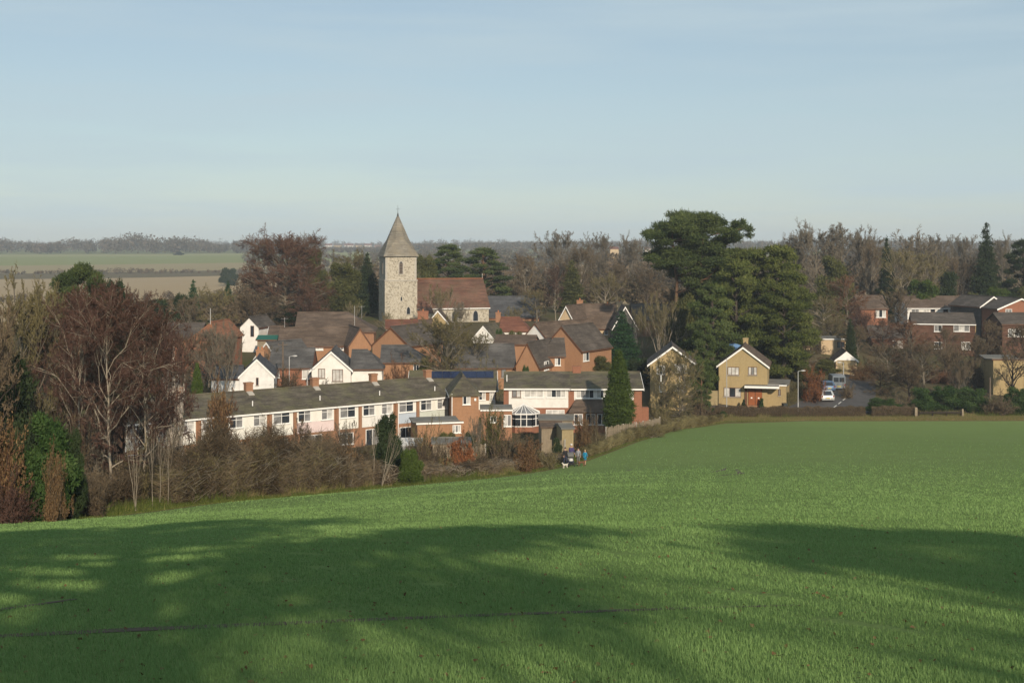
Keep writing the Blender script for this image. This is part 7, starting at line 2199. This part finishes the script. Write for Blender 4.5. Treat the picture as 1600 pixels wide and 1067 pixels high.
# pale houses on the far horizon
for i, (px, wd, ht) in enumerate([(497, 9, 6), (513, 12, 6.5), (528, 14, 6), (545, 15, 6), (560, 12, 6), (575, 12, 6.5), (590, 10, 7), (960, 14, 6), (1012, 10, 6)]):
    d = 2420 if px < 700 else 900
    wall_m = ['brick_cream', 'white_render', 'brick_cream', 'white_render', 'brick_cream', 'white_render', 'brick_red', 'brick_cream', 'white_render'][i]
    zb = {True: 392, False: 392}[px < 700]
    lab = ['pale far house at the left end of the horizon row', 'white far house, second in the horizon row', 'cream far house, third in the horizon row', 'white far house in the middle of the horizon row',
           'cream far house left of the spire on the horizon', 'white far house next to the red one on the horizon', 'red brick far house touching the spire on the horizon', 'pale far house among the skyline trees', 'white far house beside the great pine'][i]
    house_m('house', lab, ((px - 800) / F * d, d, zat(386.3 if px < 700 else 392.5, d)), 0.05 * (i % 3), wd * d / F * .95, 8, 3.4 if px < 700 else 1.6, 6.4 if px < 700 else 2.8, 'x', wall=wall_m, roof='tile_red' if i % 2 else 'tile_brown', over=.3, below=9, group='houses on the far horizon')

# ------------------------------------------------------------------ the trees behind the viewpoint whose shadows reach down the field
def shade_tree(x, y, H, R, seed, label, tr, plates, hz=(.5, 1.0), leaf=.42, n=26000, deep=1.0):
    rng = np.random.default_rng(seed)
    p = Vector((x, y, g(x, y)))
    r = empty('shade_tree', p); tag(r, label, 'tree', 'trees behind the viewpoint')
    cl, ch = [], []
    zz = np.linspace(0, 1, 8)
    xy = np.cumsum(rng.normal(size=(8, 2)) * .06, 0); xy -= xy[0]
    tp = np.concatenate([xy, (zz * H * .95)[:, None]], 1)
    ch.append(tubes(tp[None], np.array([tr]), np.array([tr * .35]), 10))
    for i in range(plates):
        t = hz[0] + (hz[1] - hz[0]) * (i + .5) / plates
        a = i * 2.4 + rng.uniform(-.5, .5)
        rr = R * rng.uniform(.25, .95) * (1.0 if t < .8 else 1.15 - (t - .8) * 2.5)
        pr = R * rng.uniform(.16, .30)
        q = np.array([math.cos(a) * rr, math.sin(a) * rr * deep, t * H])
        cl.append((*q, pr, pr, pr * .22 + .15))
        s0 = np.array([0, 0, (t - .07) * H])
        ch.append(tubes(np.stack([s0, (s0 + q) / 2 + np.array([0, 0, .2]), q])[None], np.array([tr * .3]), np.array([.05]), 5))
    (V, Fc), tone = clump_leaves(rng, cl, n, leaf, .1, .5)
    np_obj('crown', [(V, Fc)], MATS['leaf_pine'], r, [tone])
    np_obj('trunk', ch, MATS['bark_grey'], r, [rng.uniform(.2, .8, len(c[1])) for c in ch], True)
shade_tree(3.1, -12.0, 14.2, 9.2, 1, 'large spreading tree behind the viewpoint whose trunk shadow falls at lower left', .62, 26, (.57, 1.0), .42, 10000, .42)
shade_tree(19.4, -15.0, 11.3, 7.4, 2, 'spreading tree behind the viewpoint whose crown shadow falls at lower right', .45, 18, (.66, 1.0), .42, 11000, .6)
def shade_bare(x, y, kind, H, R, label):
    v = V_[kind]
    r = empty('bare_tree', (x, y, g(x, y)), x)
    r.scale = (R / v['R'], R / v['R'], H / v['H'])
    tag(r, label, 'tree', 'trees behind the viewpoint')
    for n_, me, m_ in (('trunk', v['trunk'], 'bark_grey'), ('crown', v['crown'], 'twig_grey')):
        if not len(me.materials): me.materials.append(MATS[m_])
        link(bpy.data.objects.new(n_, me), r)
V_['thin'] = bare_tree(90, 12, 5.2, 'round', 20, 6, 6, 5, .22, .2, .016)
shade_bare(8.6, -18, 'thin', 11.0, 4.8, 'thin bare tree behind the viewpoint, first right of the large spreading tree')
shade_bare(14.5, -19, 'thin', 11.5, 5.0, 'thin bare tree behind the viewpoint, second right of the large spreading tree')
shade_bare(21.5, -18, 'thin', 10.5, 5.0, 'thin bare tree behind the viewpoint, farthest right')
# ------------------------------------------------------------------ thin winter haze over the whole valley
hm = bpy.data.materials.new('haze')
hm.use_nodes = True
hm.node_tree.nodes.clear()
ho = hm.node_tree.nodes.new('ShaderNodeOutputMaterial')
hv = hm.node_tree.nodes.new('ShaderNodeVolumePrincipled')
hv.inputs['Color'].default_value = (0.80, 0.90, 1.0, 1)
hv.inputs['Density'].default_value = 0.00022
hv.inputs['Anisotropy'].default_value = 0.0
hm.node_tree.links.new(hv.outputs[0], ho.inputs['Volume'])
hz_o = MB().box(-4300, -60, -40, 4300, 4100, 45).build('haze', hm)
hz_o['kind'] = 'stuff'
